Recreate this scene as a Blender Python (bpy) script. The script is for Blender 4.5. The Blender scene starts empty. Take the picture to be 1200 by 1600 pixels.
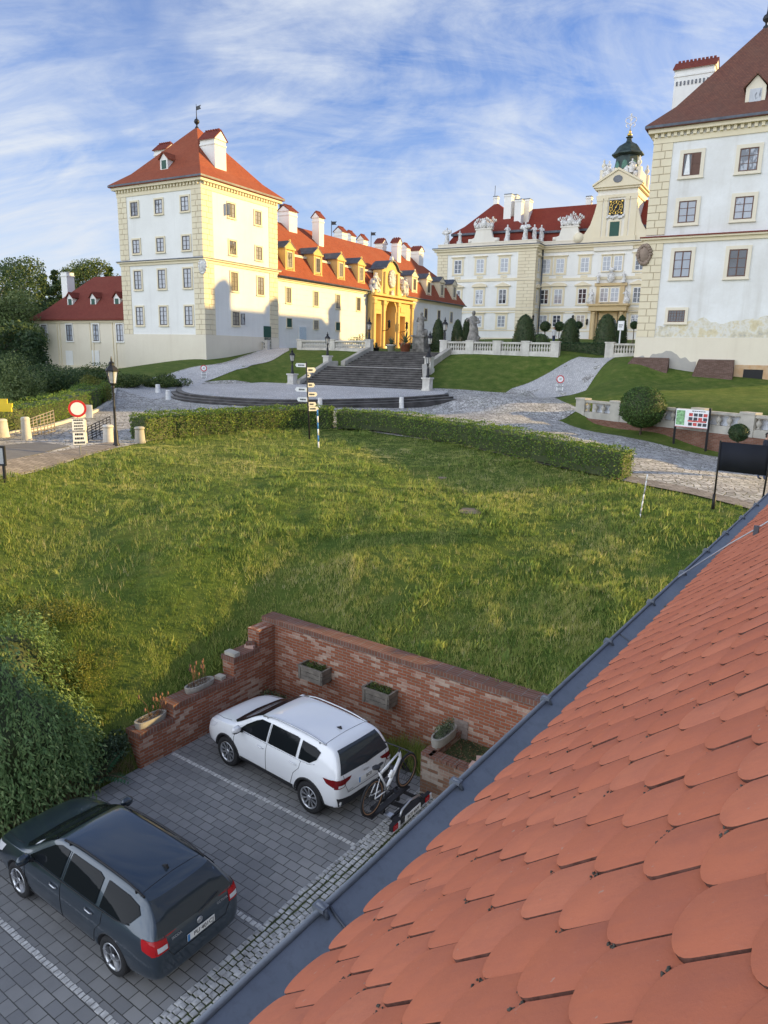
import bpy, bmesh, math, random
import numpy as np
from mathutils import Vector, Matrix
from mathutils.bvhtree import BVHTree
random.seed(7); RNG = np.random.default_rng(7)
R = math.radians; PI = math.pi
SC = bpy.context.scene; COL = SC.collection

# ---------------------------------------------------------------- camera model (eye at the origin, z up)
F_PX, HZ, ROLL = 1125.0, 551.0, R(1.16)
PITCH = math.atan((800 - HZ) / F_PX)
def ray(x, y):
    u, v = (x - 600) / F_PX, (y - 800) / F_PX
    c, s = math.cos(ROLL), math.sin(ROLL)
    u2, v2 = u * c + v * s, -u * s + v * c
    return np.array([u2, math.cos(PITCH) - v2 * math.sin(PITCH), -(math.sin(PITCH) + v2 * math.cos(PITCH))])
def G(x, y, z):
    d = ray(x, y); return d * (z / d[2])

# ---------------------------------------------------------------- frames: the palace axis and the car park axis
class Frame:
    def __init__(s, ang):
        s.ang = ang; c, n = math.cos(ang), math.sin(ang)
        s.ex = np.array([c, n, 0.]); s.ey = np.array([-n, c, 0.])
    def w(s, x, y, z=0.): return s.ex * x + s.ey * y + np.array([0, 0, z])
    def loc(s, P): return np.array([P @ s.ex, P @ s.ey, P[2]])
WF = Frame(0.0)
CF = Frame(-R(29.3))            # x = to the right along the facades, y = up the palace axis
YF = Frame(math.atan2(.817, .577))   # x = along the eaves of the inn, y = away from the inn

def ontoY(fr, x, y, v):
    d = ray(x, y); return fr.loc(d * (v / (d @ fr.ey)))
def ontoX(fr, x, y, v):
    d = ray(x, y); return fr.loc(d * (v / (d @ fr.ex)))

# ---------------------------------------------------------------- mesh builder
class MB:
    def __init__(s): s.v = []; s.f = []; s.m = []; s.sm = []
    def add(s, vs, fs, mi=0, smooth=False):
        o = len(s.v); s.v.extend([tuple(map(float, p)) for p in vs])
        for f in fs:
            s.f.append(tuple(i + o for i in f)); s.m.append(mi); s.sm.append(smooth)
        return s
    def box(s, x0, x1, y0, y1, z0, z1, mi=0):
        v = [(x0,y0,z0),(x1,y0,z0),(x1,y1,z0),(x0,y1,z0),(x0,y0,z1),(x1,y0,z1),(x1,y1,z1),(x0,y1,z1)]
        return s.add(v, [(0,3,2,1),(4,5,6,7),(0,1,5,4),(1,2,6,5),(2,3,7,6),(3,0,4,7)], mi)
    def cbox(s, c, d, rz=0, mi=0, M=None):
        v = []
        for k in range(8):
            p = Vector(((k & 1) - .5, ((k >> 1) & 1) - .5, ((k >> 2) & 1) - .5))
            p = Vector((p.x * d[0], p.y * d[1], p.z * d[2]))
            if rz: p = Matrix.Rotation(rz, 3, 'Z') @ p
            if M is not None: p = M @ p
            v.append(tuple(p + Vector(c)))
        return s.add(v, [(0,2,3,1),(4,5,7,6),(0,1,5,4),(1,3,7,5),(3,2,6,7),(2,0,4,6)], mi)
    def bar(s, p, q, w, h=None, mi=0):
        h = h or w; p, q = Vector(p), Vector(q); d = (q - p).normalized()
        up = Vector((0, 0, 1)) if abs(d.z) < .95 else Vector((0, 1, 0))
        a = d.cross(up).normalized() * w / 2; b = a.cross(d).normalized() * h / 2
        v = [p-a-b, p+a-b, p+a+b, p-a+b, q-a-b, q+a-b, q+a+b, q-a+b]
        return s.add(v, [(3,2,1,0),(4,5,6,7),(0,1,5,4),(1,2,6,5),(2,3,7,6),(3,0,4,7)], mi)
    def tube(s, pts, r, n=8, mi=0, cap=True, closed=False):
        pts = [Vector(p) for p in pts]; rs = r if hasattr(r, '__len__') else [r] * len(pts)
        vs, fs = [], []; N = len(pts); prev = None
        for i, p in enumerate(pts):
            if closed: d = pts[(i+1) % N] - pts[i-1]
            else: d = pts[min(i+1, N-1)] - pts[max(i-1, 0)]
            d.normalize()
            if prev is None:
                up = Vector((0,0,1)) if abs(d.z) < .9 else Vector((1,0,0)); a = d.cross(up).normalized()
            else: a = (prev - d * prev.dot(d)).normalized()
            prev = a; b = d.cross(a)
            for k in range(n):
                t = 2*PI*k/n; vs.append(p + (a*math.cos(t) + b*math.sin(t)) * rs[i])
        for i in range(N if closed else N-1):
            j = (i+1) % N
            for k in range(n):
                l = (k+1) % n; fs.append((i*n+k, j*n+k, j*n+l, i*n+l)) 
        if cap and not closed:
            fs.append(tuple(range(n))); fs.append(tuple((N-1)*n + k for k in reversed(range(n))))
        fs = [tuple(reversed(f)) for f in fs]
        return s.add(vs, fs, mi, True)
    def lathe(s, prof, c=(0,0,0), n=12, mi=0, smooth=True, sx=1, sy=1, rot=0, cap=True):
        vs, fs = [], []
        for r, z in prof:
            for k in range(n):
                t = 2*PI*k/n + rot; vs.append((c[0] + r*sx*math.cos(t), c[1] + r*sy*math.sin(t), c[2] + z))
        for i in range(len(prof)-1):
            for k in range(n):
                l = (k+1) % n; fs.append((i*n+k, i*n+l, (i+1)*n+l, (i+1)*n+k))
        if cap: fs.append(tuple(reversed(range(n)))); fs.append(tuple((len(prof)-1)*n + k for k in range(n)))
        return s.add(vs, fs, mi, smooth)
    def prism(s, poly, ext, mi=0):
        """poly: planar list of 3-D points, extruded along the vector ext"""
        n = len(poly); P = [Vector(p) for p in poly]; E_ = Vector(ext)
        nm = Vector((0,0,0))
        for i in range(n):
            a, b = P[i], P[(i+1) % n]; nm += a.cross(b)
        if nm.dot(E_) > 0: P = P[::-1]
        v = P + [p + E_ for p in P]
        fs = [tuple(range(n)), tuple(n + i for i in reversed(range(n)))] + [(i, n+i, n+(i+1) % n, (i+1) % n)[::-1] for i in range(n)]
        fs = [fs[0], fs[1]] + [tuple(reversed(f)) for f in fs[2:]]
        return s.add(v, fs[:2] + [tuple(reversed(f)) for f in fs[2:]], mi)
    def blob(s, c, r, seed=0, mi=0, n=10, m=7, amp=.18):
        rr = random.Random(seed); vs, fs = [], []
        ph = [rr.uniform(0, 6.28) for _ in range(6)]
        for i in range(m+1):
            th = PI*i/m
            for k in range(n):
                f = 2*PI*k/n
                d = 1 + amp*(math.sin(3*f+ph[0]+2*th) * math.sin(2*th+ph[1]) + .6*math.sin(5*f+ph[2])*math.sin(4*th+ph[3]))
                vs.append((c[0]+r[0]*d*math.sin(th)*math.cos(f), c[1]+r[1]*d*math.sin(th)*math.sin(f), c[2]+r[2]*d*math.cos(th)))
        for i in range(m):
            for k in range(n):
                l = (k+1) % n; fs.append((i*n+k, (i+1)*n+k, (i+1)*n+l, i*n+l))
        return s.add(vs, fs, mi, True)

ROOT = {}     # root name -> (frame, base)
def setuv(me):
    uv = me.uv_layers.new(name='UVMap')
    nV = len(me.vertices); nL = len(me.loops)
    co = np.empty(nV*3); me.vertices.foreach_get('co', co); co = co.reshape(-1, 3)
    vi = np.empty(nL, dtype=np.int32); me.loops.foreach_get('vertex_index', vi)
    nP = len(me.polygons)
    nr = np.empty(nP*3); me.polygons.foreach_get('normal', nr); nr = nr.reshape(-1, 3)
    lt = np.empty(nP, dtype=np.int32); me.polygons.foreach_get('loop_total', lt)
    nl = np.repeat(nr, lt, axis=0); p = co[vi]
    flat = np.abs(nl[:, 2]) > .93
    h = np.hypot(nl[:, 0], nl[:, 1]) + 1e-9
    tx, ty = -nl[:, 1]/h, nl[:, 0]/h
    U = np.where(flat, p[:, 0], p[:, 0]*tx + p[:, 1]*ty)
    slope = np.maximum(h, .05)
    V = np.where(flat, p[:, 1], p[:, 2] / slope)
    out = np.stack([U, V], 1).astype(np.float32).ravel()
    uv.data.foreach_set('uv', out)

def mesh_from(mb, name, mats, off=(0,0,0)):
    me = bpy.data.meshes.new(name)
    v = np.array(mb.v, dtype=float) - np.array(off, dtype=float) if len(mb.v) else []
    me.from_pydata([tuple(p) for p in v], [], mb.f)
    mats = mats if isinstance(mats, (list, tuple)) else [mats]
    for m in mats: me.materials.append(m)
    me.polygons.foreach_set('material_index', mb.m); me.polygons.foreach_set('use_smooth', mb.sm)
    me.update(); setuv(me); return me

def tag(o, label=None, cat=None, group=None, kind=None):
    if label: o['label'] = label
    if cat: o['category'] = cat
    if group: o['group'] = group
    if kind: o['kind'] = kind
    return o
def thing(name, label, cat, fr=WF, base=(0,0,0), group=None, rz=0):
    """an Empty at the thing's base; parts are given in coordinates of the frame"""
    o = bpy.data.objects.new(name, None); COL.objects.link(o); o.empty_display_size = .2
    o.location = fr.w(*base); o.rotation_euler = (0, 0, fr.ang + rz)
    ROOT[o.name] = (fr, tuple(base)); tag(o, label, cat, group); return o
def rootof(o):
    while o.parent: o = o.parent
    return o
def part(mb, name, mats, parent):
    fr, base = ROOT[rootof(parent).name]
    o = bpy.data.objects.new(name, mesh_from(mb, name, mats, base)); COL.objects.link(o); o.parent = parent
    return o
def inst(me, name, parent, loc=(0,0,0), rz=0, scale=None):
    """a shared mesh as a part; loc in coordinates of the root's frame (parent may itself be an inst: then local)"""
    o = bpy.data.objects.new(name, me); COL.objects.link(o); o.parent = parent
    fr, base = ROOT.get(parent.name, (None, (0,0,0)))
    o.location = [loc[i] - base[i] for i in range(3)]; o.rotation_euler = (0, 0, rz)
    if scale: o.scale = scale
    return o
def solo(mb, name, mats, label, cat, fr=WF, base=(0,0,0), group=None, kind=None):
    """a thing that is one mesh"""
    o = bpy.data.objects.new(name, mesh_from(mb, name, mats, base)); COL.objects.link(o)
    o.location = fr.w(*base); o.rotation_euler = (0, 0, fr.ang); ROOT[o.name] = (fr, tuple(base))
    return tag(o, label, cat, group, kind)
def kids(o): return [c for c in bpy.data.objects if c.parent == o]
def copy_tree(o, parent=None):
    c = o.copy(); COL.objects.link(c); c.parent = parent
    for ch in kids(o): copy_tree(ch, c)
    return c

def np_mesh(name, V, Fq, mat, var=None, smooth=False):
    """big meshes from numpy arrays; Fq (m,k) faces; var: a random number per vertex, read by the leaf shaders"""
    me = bpy.data.meshes.new(name); m, k = Fq.shape
    me.vertices.add(len(V)); me.vertices.foreach_set('co', V.astype(np.float32).ravel())
    me.loops.add(m*k); me.loops.foreach_set('vertex_index', Fq.astype(np.int32).ravel())
    me.polygons.add(m); me.polygons.foreach_set('loop_start', np.arange(0, m*k, k, dtype=np.int32))
    try: me.polygons.foreach_set('loop_total', np.full(m, k, dtype=np.int32))
    except Exception: pass
    if smooth: me.polygons.foreach_set('use_smooth', np.ones(m, dtype=bool))
    if var is not None:
        a = me.attributes.new('var', 'FLOAT', 'POINT'); a.data.foreach_set('value', var.astype(np.float32))
    me.materials.append(mat); me.update(); me.validate(); return me
def unit(v): return v / (np.linalg.norm(v, axis=1, keepdims=True) + 1e-9)
def leaves(name, P, N, L, W, mat, droop=0., spread=.9, var=None):
    """one diamond leaf per point, facing roughly along N"""
    n = len(P); L = np.broadcast_to(L, n); 
    N = unit(N + RNG.normal(0, spread, (n, 3)))
    d = unit(np.cross(N, RNG.normal(0, 1, (n, 3)))); d[:, 2] -= droop; d = unit(d)
    w = unit(np.cross(N, d))
    l = (L * RNG.uniform(.7, 1.3, n))[:, None]; ww = l * W
    V = np.stack([P - d*l*.5, P + w*ww*.5 + N*l*.06, P + d*l*.5, P - w*ww*.5 + N*l*.06], 1).reshape(-1, 3)
    Fq = np.arange(4*n).reshape(n, 4)
    vv = RNG.uniform(0, 1, n) if var is None else var
    return np_mesh(name, V, Fq, mat, np.repeat(vv, 4))
def obj(me, name, parent=None, loc=(0,0,0)):
    o = bpy.data.objects.new(name, me); COL.objects.link(o); o.location = loc
    if parent: o.parent = parent
    return o
def join_np(me_list): pass

def vnoise(x, y, seed=0):
    """smooth value noise on a lattice, numpy"""
    rs = np.random.default_rng(seed); T = rs.uniform(0, 1, (64, 64))
    xi, yi = np.floor(x).astype(int), np.floor(y).astype(int); fx, fy = x - xi, y - yi
    fx = fx*fx*(3-2*fx); fy = fy*fy*(3-2*fy)
    g = lambda i, j: T[i % 64, j % 64]
    return (g(xi,yi)*(1-fx)+g(xi+1,yi)*fx)*(1-fy) + (g(xi,yi+1)*(1-fx)+g(xi+1,yi+1)*fx)*fy

# ---------------------------------------------------------------- materials
class NT:
    def __init__(s, name):
        s.mat = bpy.data.materials.new(name); s.mat.use_nodes = True; s.t = s.mat.node_tree
        s.b = s.t.nodes['Principled BSDF']
    def n(s, typ, **kw):
        nd = s.t.nodes.new(typ)
        for k, v in kw.items():
            if k.startswith('i_'):
                key = k[2:]; key = int(key) if key.isdigit() else key.replace('_', ' ')
                nd.inputs[key].default_value = v
            else: setattr(nd, k, v)
        return nd
    def l(s, a, b): s.t.links.new(a, b)
    def coord(s, kind='Object', scale=None):
        tc = s.n('ShaderNodeTexCoord'); o = tc.outputs[kind]
        if scale is not None:
            mp = s.n('ShaderNodeMapping'); mp.inputs['Scale'].default_value = scale if hasattr(scale, '__len__') else (scale,)*3
            s.l(o, mp.inputs['Vector']); o = mp.outputs[0]
        return o
    def noise(s, scale, detail=4, rough=.55, co=None, dist=0):
        nd = s.n('ShaderNodeTexNoise'); nd.inputs['Scale'].default_value = scale; nd.inputs['Detail'].default_value = detail
        nd.inputs['Roughness'].default_value = rough; nd.inputs['Distortion'].default_value = dist
        if co is not None: s.l(co, nd.inputs['Vector'])
        return nd.outputs['Fac']
    def ramp(s, fac, stops, interp='LINEAR'):
        nd = s.n('ShaderNodeValToRGB'); cr = nd.color_ramp; cr.interpolation = interp
        while len(cr.elements) < len(stops): cr.elements.new(.5)
        for e, (p, c) in zip(cr.elements, stops):
            e.position = p; e.color = (c, c, c, 1) if not hasattr(c, '__len__') else (*c, 1)
        s.l(fac, nd.inputs[0]); return nd.outputs[0]
    def mix(s, fac, a, b, mode='MIX'):
        nd = s.n('ShaderNodeMix', data_type='RGBA', blend_type=mode)
        for v, i in ((fac, 0), (a, 6), (b, 7)):
            if hasattr(v, 'node'): s.l(v, nd.inputs[i])
            elif i == 0: nd.inputs[0].default_value = v
            else: nd.inputs[i].default_value = (*v, 1)
        return nd.outputs[2]
    def bump(s, h, strength=.3, dist=.02, normal=None):
        nd = s.n('ShaderNodeBump'); nd.inputs['Strength'].default_value = strength; nd.inputs['Distance'].default_value = dist
        s.l(h, nd.inputs['Height'])
        if normal is not None: s.l(normal, nd.inputs['Normal'])
        s.l(nd.outputs[0], s.b.inputs['Normal']); return nd.outputs[0]
    def col(s, c):
        if hasattr(c, 'node'): s.l(c, s.b.inputs['Base Color'])
        else: s.b.inputs['Base Color'].default_value = (*c, 1)
    def set(s, rough=.6, metal=0, spec=.5, coat=0):
        s.b.inputs['Roughness'].default_value = rough; s.b.inputs['Metallic'].default_value = metal
        s.b.inputs['Specular IOR Level'].default_value = spec; s.b.inputs['Coat Weight'].default_value = coat
        return s.mat
M = {}
def plain(name, c, rough=.6, metal=0, spec=.4, coat=0, var=.12, sc=6, bump=0):
    t = NT(name); nz = t.noise(sc, 5, .6, t.coord())
    a = tuple(max(0, x*(1-var)) for x in c); b = tuple(min(1, x*(1+var)) for x in c)
    t.col(t.ramp(nz, [(.3, a), (.7, b)]))
    if bump: t.bump(t.noise(sc*8, 4, .6, t.coord()), bump, .01)
    M[name] = t.set(rough, metal, spec, coat); return M[name]
def stucco(name, c, c2, dirt=.25, sc=.35):
    t = NT(name); co = t.coord()
    n1 = t.noise(sc, 6, .62, co); n2 = t.noise(6, 5, .6, co)
    base = t.mix(t.ramp(n1, [(.35, 0.), (.75, dirt)]), c, c2)
    base = t.mix(t.ramp(n2, [(.4, 0.), (.8, .12)]), base, c2)
    # rain streaks: noise stretched up and down
    st = t.noise(1.0, 5, .6, t.coord('Object', (1.6, 1.6, .12)))
    base = t.mix(t.ramp(st, [(.52, 0.), (.78, dirt*.8)]), base, c2)
    t.col(base); t.bump(t.noise(30, 4, .6, co), .15, .01); M[name] = t.set(.9, 0, .2); return M[name]
def rooftile(name, c1, c2, c3, row=.16, w=.18):
    t = NT(name); uv = t.coord('UV')
    br = t.n('ShaderNodeTexBrick'); t.l(uv, br.inputs['Vector'])
    br.inputs['Scale'].default_value = 1.0; br.inputs['Brick Width'].default_value = w; br.inputs['Row Height'].default_value = row
    br.inputs['Mortar Size'].default_value = .012; br.inputs['Mortar Smooth'].default_value = .2; br.inputs['Bias'].default_value = -.1
    br.inputs['Color1'].default_value = (*c1, 1); br.inputs['Color2'].default_value = (*c2, 1)
    br.inputs['Mortar'].default_value = (*[x*.55 for x in c3], 1)
    n1 = t.noise(.35, 6, .65, t.coord()); n2 = t.noise(2.2, 5, .7, t.coord())
    c = t.mix(t.ramp(n1, [(.35, 0.), (.7, .6)]), br.outputs['Color'], c3)
    c = t.mix(t.ramp(n2, [(.45, 0.), (.75, .35)]), c, tuple(x*.6 for x in c2))
    t.col(c); t.bump(br.outputs['Fac'], .5, -.02); M[name] = t.set(.9, 0, .08); return M[name]
def brickmat(name, c1, c2, mortar, pale=None, bw=.25, rh=.075, ms=.010):
    t = NT(name); uv = t.coord('UV')
    wob = t.n('ShaderNodeVectorMath', operation='ADD')
    nz = t.n('ShaderNodeTexNoise'); nz.inputs['Scale'].default_value = 2.2
    t.l(uv, nz.inputs['Vector']); sc_ = t.n('ShaderNodeVectorMath', operation='SCALE'); sc_.inputs['Scale'].default_value = .035
    t.l(nz.outputs['Color'], sc_.inputs[0]); t.l(uv, wob.inputs[0]); t.l(sc_.outputs[0], wob.inputs[1])
    br = t.n('ShaderNodeTexBrick'); t.l(wob.outputs[0], br.inputs['Vector'])
    for k, v in (('Scale', 1.), ('Brick Width', bw), ('Row Height', rh), ('Mortar Size', ms), ('Mortar Smooth', .3), ('Bias', 0.)): br.inputs[k].default_value = v
    br.inputs['Color1'].default_value = (*c1, 1); br.inputs['Color2'].default_value = (*c2, 1); br.inputs['Mortar'].default_value = (*mortar, 1)
    # a second, coarser brick pattern at the same pitch varies single bricks
    b2 = t.n('ShaderNodeTexBrick'); t.l(wob.outputs[0], b2.inputs['Vector'])
    for k, v in (('Scale', 1.), ('Brick Width', bw), ('Row Height', rh), ('Mortar Size', 0.), ('Bias', -.3)): b2.inputs[k].default_value = v
    b2.offset_frequency = 2; b2.inputs['Color1'].default_value = (.25, .25, .25, 1); b2.inputs['Color2'].default_value = (1.25, 1.25, 1.25, 1)
    c = t.mix(.55, br.outputs['Color'], b2.outputs['Color'], 'MULTIPLY')
    n1 = t.noise(1.1, 6, .65, uv); n2 = t.noise(9, 5, .7, uv)
    if pale:
        k = t.n('ShaderNodeMath', operation='MULTIPLY'); t.l(t.ramp(n1, [(.40, .12), (.60, 1.)]), k.inputs[0]); t.l(t.ramp(b2.outputs['Color'], [(.60, .04), (.78, .8)]), k.inputs[1])
        c = t.mix(k.outputs[0], c, pale)
    c = t.mix(t.ramp(n2, [(.5, 0.), (.8, .4)]), c, tuple(x*.35 for x in c1))
    t.col(c)
    b = t.bump(br.outputs['Fac'], .7, -.012); M[name] = t.set(.92, 0, .15); return M[name]
def leafmat(name, stops, trans=.35, rough=.55):
    t = NT(name); at = t.n('ShaderNodeAttribute', attribute_name='var')
    c = t.ramp(at.outputs['Fac'], stops); t.col(c); t.set(rough, 0, .3)
    tr = t.n('ShaderNodeBsdfTranslucent'); t.l(c, tr.inputs['Color'])
    mx = t.n('ShaderNodeMixShader'); mx.inputs[0].default_value = trans
    t.l(t.b.outputs[0], mx.inputs[1]); t.l(tr.outputs[0], mx.inputs[2])
    t.l(mx.outputs[0], t.t.nodes['Material Output'].inputs['Surface']); M[name] = t.mat; return t.mat

stucco('wall_white', (.86, .85, .80), (.62, .60, .55), .35)
stucco('wall_white_old', (.84, .84, .82), (.55, .52, .46), .6)
stucco('wall_cream', (.80, .715, .52), (.64, .53, .36), .4)
stucco('wall_cream_pale', (.80, .73, .585), (.64, .56, .43), .4)
stucco('wall_ochre', (.74, .52, .20), (.58, .38, .15), .6)
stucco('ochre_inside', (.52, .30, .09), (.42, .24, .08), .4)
stucco('stone', (.50, .47, .40), (.26, .25, .22), .8, 1.2)
stucco('stone_pale', (.66, .63, .56), (.36, .34, .30), .7, 1.5)
stucco('stone_dark', (.27, .255, .225), (.13, .125, .115), .8, 1.5)
rooftile('roof_red', (.37, .10, .052), (.29, .08, .046), (.33, .115, .068))
rooftile('roof_dark', (.23, .06, .045), (.19, .05, .04), (.22, .07, .05))
rooftile('roof_brown', (.24, .10, .07), (.17, .075, .06), (.16, .10, .075))
rooftile('roof_main', (.25, .05, .035), (.21, .045, .035), (.24, .06, .04))
brickmat('brick', (.50, .165, .082), (.30, .09, .05), (.38, .33, .27), (.52, .42, .335))
brickmat('brick_cap', (.33, .15, .10), (.21, .10, .075), (.27, .24, .21), None, .085, .30, .010)
brickmat('brick_pale', (.34, .17, .10), (.26, .13, .09), (.30, .26, .21), (.42, .37, .31))
brickmat('brick_low', (.34, .15, .095), (.24, .115, .08), (.27, .23, .19), None)
brickmat('brick_dark', (.22, .12, .085), (.16, .09, .07), (.22, .19, .16), None)
plain('copper', (.035, .055, .05), .5, .3, var=.5, sc=1.5)
plain('copper_green', (.09, .20, .15), .7, 0, var=.6, sc=1.5)
plain('gold', (.75, .50, .12), .3, .9)
plain('dark_metal', (.03, .03, .032), .5, .3)
plain('lead', (.10, .11, .13), .55, .4, var=.3, sc=2)
plain('white_frame', (.78, .78, .76), .5)
plain('dark_frame', (.06, .045, .04), .5)
plain('brown_frame', (.12, .055, .035), .5)
plain('shutter_green', (.025, .085, .06), .6)
plain('black', (.012, .012, .013), .6)
plain('rust', (.25, .12, .06), .8, .2, var=.5, sc=20)
plain('statue_white', (.68, .66, .62), .8, var=.3, sc=3)
plain('statue_grey', (.24, .225, .20), .9, var=.6, sc=2.2)
def glassmat(name, c, rough=.08, var=.6):
    t = NT(name); nz = t.noise(1.2, 2, .5, t.coord('Object'))
    t.col(t.ramp(nz, [(.35, tuple(x*(1-var) for x in c)), (.7, tuple(min(1, x*(1+var)) for x in c))])); M[name] = t.set(rough, 0, .8); return M[name]
def windowpane(name, dark, pale, share):
    """glass over a dark room; a share of the windows show pale curtains, each to its own extent"""
    t = NT(name); oi = t.n('ShaderNodeObjectInfo'); nz = t.noise(1.6, 3, .6, t.coord('Object', (1.6, 1.6, .7)))
    ad = t.n('ShaderNodeMath', operation='ADD'); t.l(oi.outputs['Random'], ad.inputs[0]); sc = t.n('ShaderNodeMath', operation='MULTIPLY'); t.l(nz, sc.inputs[0]); sc.inputs[1].default_value = .9; t.l(sc.outputs[0], ad.inputs[1])
    t.col(t.ramp(ad.outputs[0], [(.45, dark), (max(.5, 1.15-share), dark), (min(.99, 1.22-share), pale), (1., tuple(x*.8 for x in pale))])); M[name] = t.set(.05, 0, .9)
windowpane('pane', (.045, .055, .075), (.40, .42, .45), .45); windowpane('pane_warm', (.09, .08, .06), (.34, .31, .25), .5); windowpane('pane_pale', (.05, .065, .09), (.34, .37, .42), .5)
glassmat('pane_dark', (.03, .035, .045))
CLX, CLOUD, CLOUD_FILL, EXPO, NGRASS = 4.4, (3.0, 3.25, 3.65, 1), (10.5, 11.2, 12.4, 1), .74, 150000
# ================================================================ camera, daylight
cam = bpy.data.cameras.new('camera'); co_ = bpy.data.objects.new('camera', cam); COL.objects.link(co_); SC.camera = co_
cam.sensor_fit = 'VERTICAL'; cam.sensor_height = 32.0; cam.lens = 32.0 * F_PX / 1600; cam.clip_start = .05; cam.clip_end = 6000
cR, sR = math.cos(ROLL), math.sin(ROLL)
right0 = Vector((1, 0, 0)); fwd = Vector((0, math.cos(PITCH), -math.sin(PITCH))); down0 = Vector((0, -math.sin(PITCH), -math.cos(PITCH)))
# image axes: u2 = u c + v s, v2 = -u s + v c  ->  u axis = c*right - s*down, v axis = s*right + c*down
ux = right0 * cR - down0 * sR; vx = right0 * sR + down0 * cR
co_.matrix_world = Matrix((( ux.x, -vx.x, -fwd.x, 0), (ux.y, -vx.y, -fwd.y, 0), (ux.z, -vx.z, -fwd.z, 0), (0, 0, 0, 1)))

SUN_EL = R(13.0); SUN_H = CF.w(.80, .60)[:2]; SUN_H = SUN_H / np.hypot(*SUN_H)
sunv = Vector((SUN_H[0]*math.cos(SUN_EL), SUN_H[1]*math.cos(SUN_EL), math.sin(SUN_EL)))
sl = bpy.data.lights.new('sun', 'SUN'); so = bpy.data.objects.new('sun', sl); COL.objects.link(so)
sl.energy = 5.0; sl.angle = R(.6); sl.color = (1.0, .70, .26)
so.rotation_euler = sunv.to_track_quat('Z', 'Y').to_euler(); so.location = (40, 0, 60)
wd = bpy.data.worlds.new('World'); SC.world = wd; wd.use_nodes = True; wt = wd.node_tree
bg = wt.nodes['Background']; bg.inputs['Strength'].default_value = .15
sky = wt.nodes.new('ShaderNodeTexSky'); sky.sky_type = 'NISHITA'; sky.sun_disc = False
sky.sun_elevation = SUN_EL; sky.sun_rotation = math.atan2(SUN_H[0], SUN_H[1])
sky.altitude = 200; sky.air_density = 1.0; sky.dust_density = .3; sky.ozone_density = 2.2
def wn(t, **k):
    nd = wt.nodes.new(t)
    for a, b in k.items(): setattr(nd, a, b)
    return nd
tc = wn('ShaderNodeTexCoord'); sep = wn('ShaderNodeSeparateXYZ'); wt.links.new(tc.outputs['Generated'], sep.inputs[0])
mz = wn('ShaderNodeMath', operation='MAXIMUM'); mz.inputs[1].default_value = .0; wt.links.new(sep.outputs[2], mz.inputs[0])
az = wn('ShaderNodeMath', operation='ADD'); az.inputs[1].default_value = .75; wt.links.new(mz.outputs[0], az.inputs[0])
dx = wn('ShaderNodeMath', operation='DIVIDE'); wt.links.new(sep.outputs[0], dx.inputs[0]); wt.links.new(az.outputs[0], dx.inputs[1])
dy = wn('ShaderNodeMath', operation='DIVIDE'); wt.links.new(sep.outputs[1], dy.inputs[0]); wt.links.new(az.outputs[0], dy.inputs[1])
cb = wn('ShaderNodeCombineXYZ'); wt.links.new(dx.outputs[0], cb.inputs[0]); wt.links.new(dy.outputs[0], cb.inputs[1])
def wnoise(scale, rot, stretch, detail, rough, dist, w=0):
    mp = wn('ShaderNodeMapping'); mp.inputs['Rotation'].default_value = (0, 0, R(rot)); mp.inputs['Scale'].default_value = (stretch[0], stretch[1], 1); mp.inputs['Location'].default_value = (w, w*.7, 0)
    wt.links.new(cb.outputs[0], mp.inputs[0]); nz = wn('ShaderNodeTexNoise'); nz.inputs['Scale'].default_value = scale
    nz.inputs['Detail'].default_value = detail; nz.inputs['Roughness'].default_value = rough; nz.inputs['Distortion'].default_value = dist
    wt.links.new(mp.outputs[0], nz.inputs['Vector']); return nz.outputs['Fac']
def wramp(f, stops):
    nd = wn('ShaderNodeValToRGB'); cr = nd.color_ramp
    while len(cr.elements) < len(stops): cr.elements.new(.5)
    for e, (p, c) in zip(cr.elements, stops): e.position = p; e.color = (c, c, c, 1)
    wt.links.new(f, nd.inputs[0]); return nd.outputs[0]
def wmath(op, a, b):
    nd = wn('ShaderNodeMath', operation=op)
    for i, v in enumerate((a, b)):
        if hasattr(v, 'node'): wt.links.new(v, nd.inputs[i])
        else: nd.inputs[i].default_value = v
    return nd.outputs[0]
big = wramp(wnoise(1.7, 25, (1, 1), 4, .55, .6, CLX), [(.24, 0.), (.50, 1.)])
wis = wramp(wnoise(3.6, -40, (.6, 1.25), 10, .62, 1.5, 3.1), [(.36, 0.), (.64, 1.)])
fin = wramp(wnoise(9., -48, (.5, 1.9), 9, .66, 1.3, 9.4), [(.42, 0.), (.78, 1.)])
cl = wmath('MULTIPLY', big, wmath('ADD', wmath('MULTIPLY', wis, .62), wmath('MULTIPLY', fin, .42)))
cl = wmath('ADD', cl, wmath('MULTIPLY', fin, .10))
veil = wramp(mz.outputs[0], [(.0, .60), (.34, 0.)])            # thin haze towards the horizon
# unseen bright cloud added low down opposite the sun to light walls and tiles
back = wmath('ADD', wmath('MULTIPLY', sep.outputs[0], -.80), wmath('ADD', wmath('MULTIPLY', sep.outputs[1], -.52), wmath('MULTIPLY', mz.outputs[0], -.35)))
back = wramp(wmath('ADD', back, .10), [(.12, 0.), (.70, 1.)])
cl = wmath('MINIMUM', wmath('ADD', wmath('ADD', cl, wmath('MULTIPLY', veil, .6)), wmath('MULTIPLY', back, .45)), .95)
cmix = wn('ShaderNodeMix', data_type='RGBA'); wt.links.new(back, cmix.inputs[0]); cmix.inputs[6].default_value = CLOUD; cmix.inputs[7].default_value = CLOUD_FILL
tint = wn('ShaderNodeMix', data_type='RGBA', blend_type='MULTIPLY'); tint.inputs[0].default_value = 1.; tint.inputs[7].default_value = (.62, .68, .95, 1)
wt.links.new(sky.outputs[0], tint.inputs[6])
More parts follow.
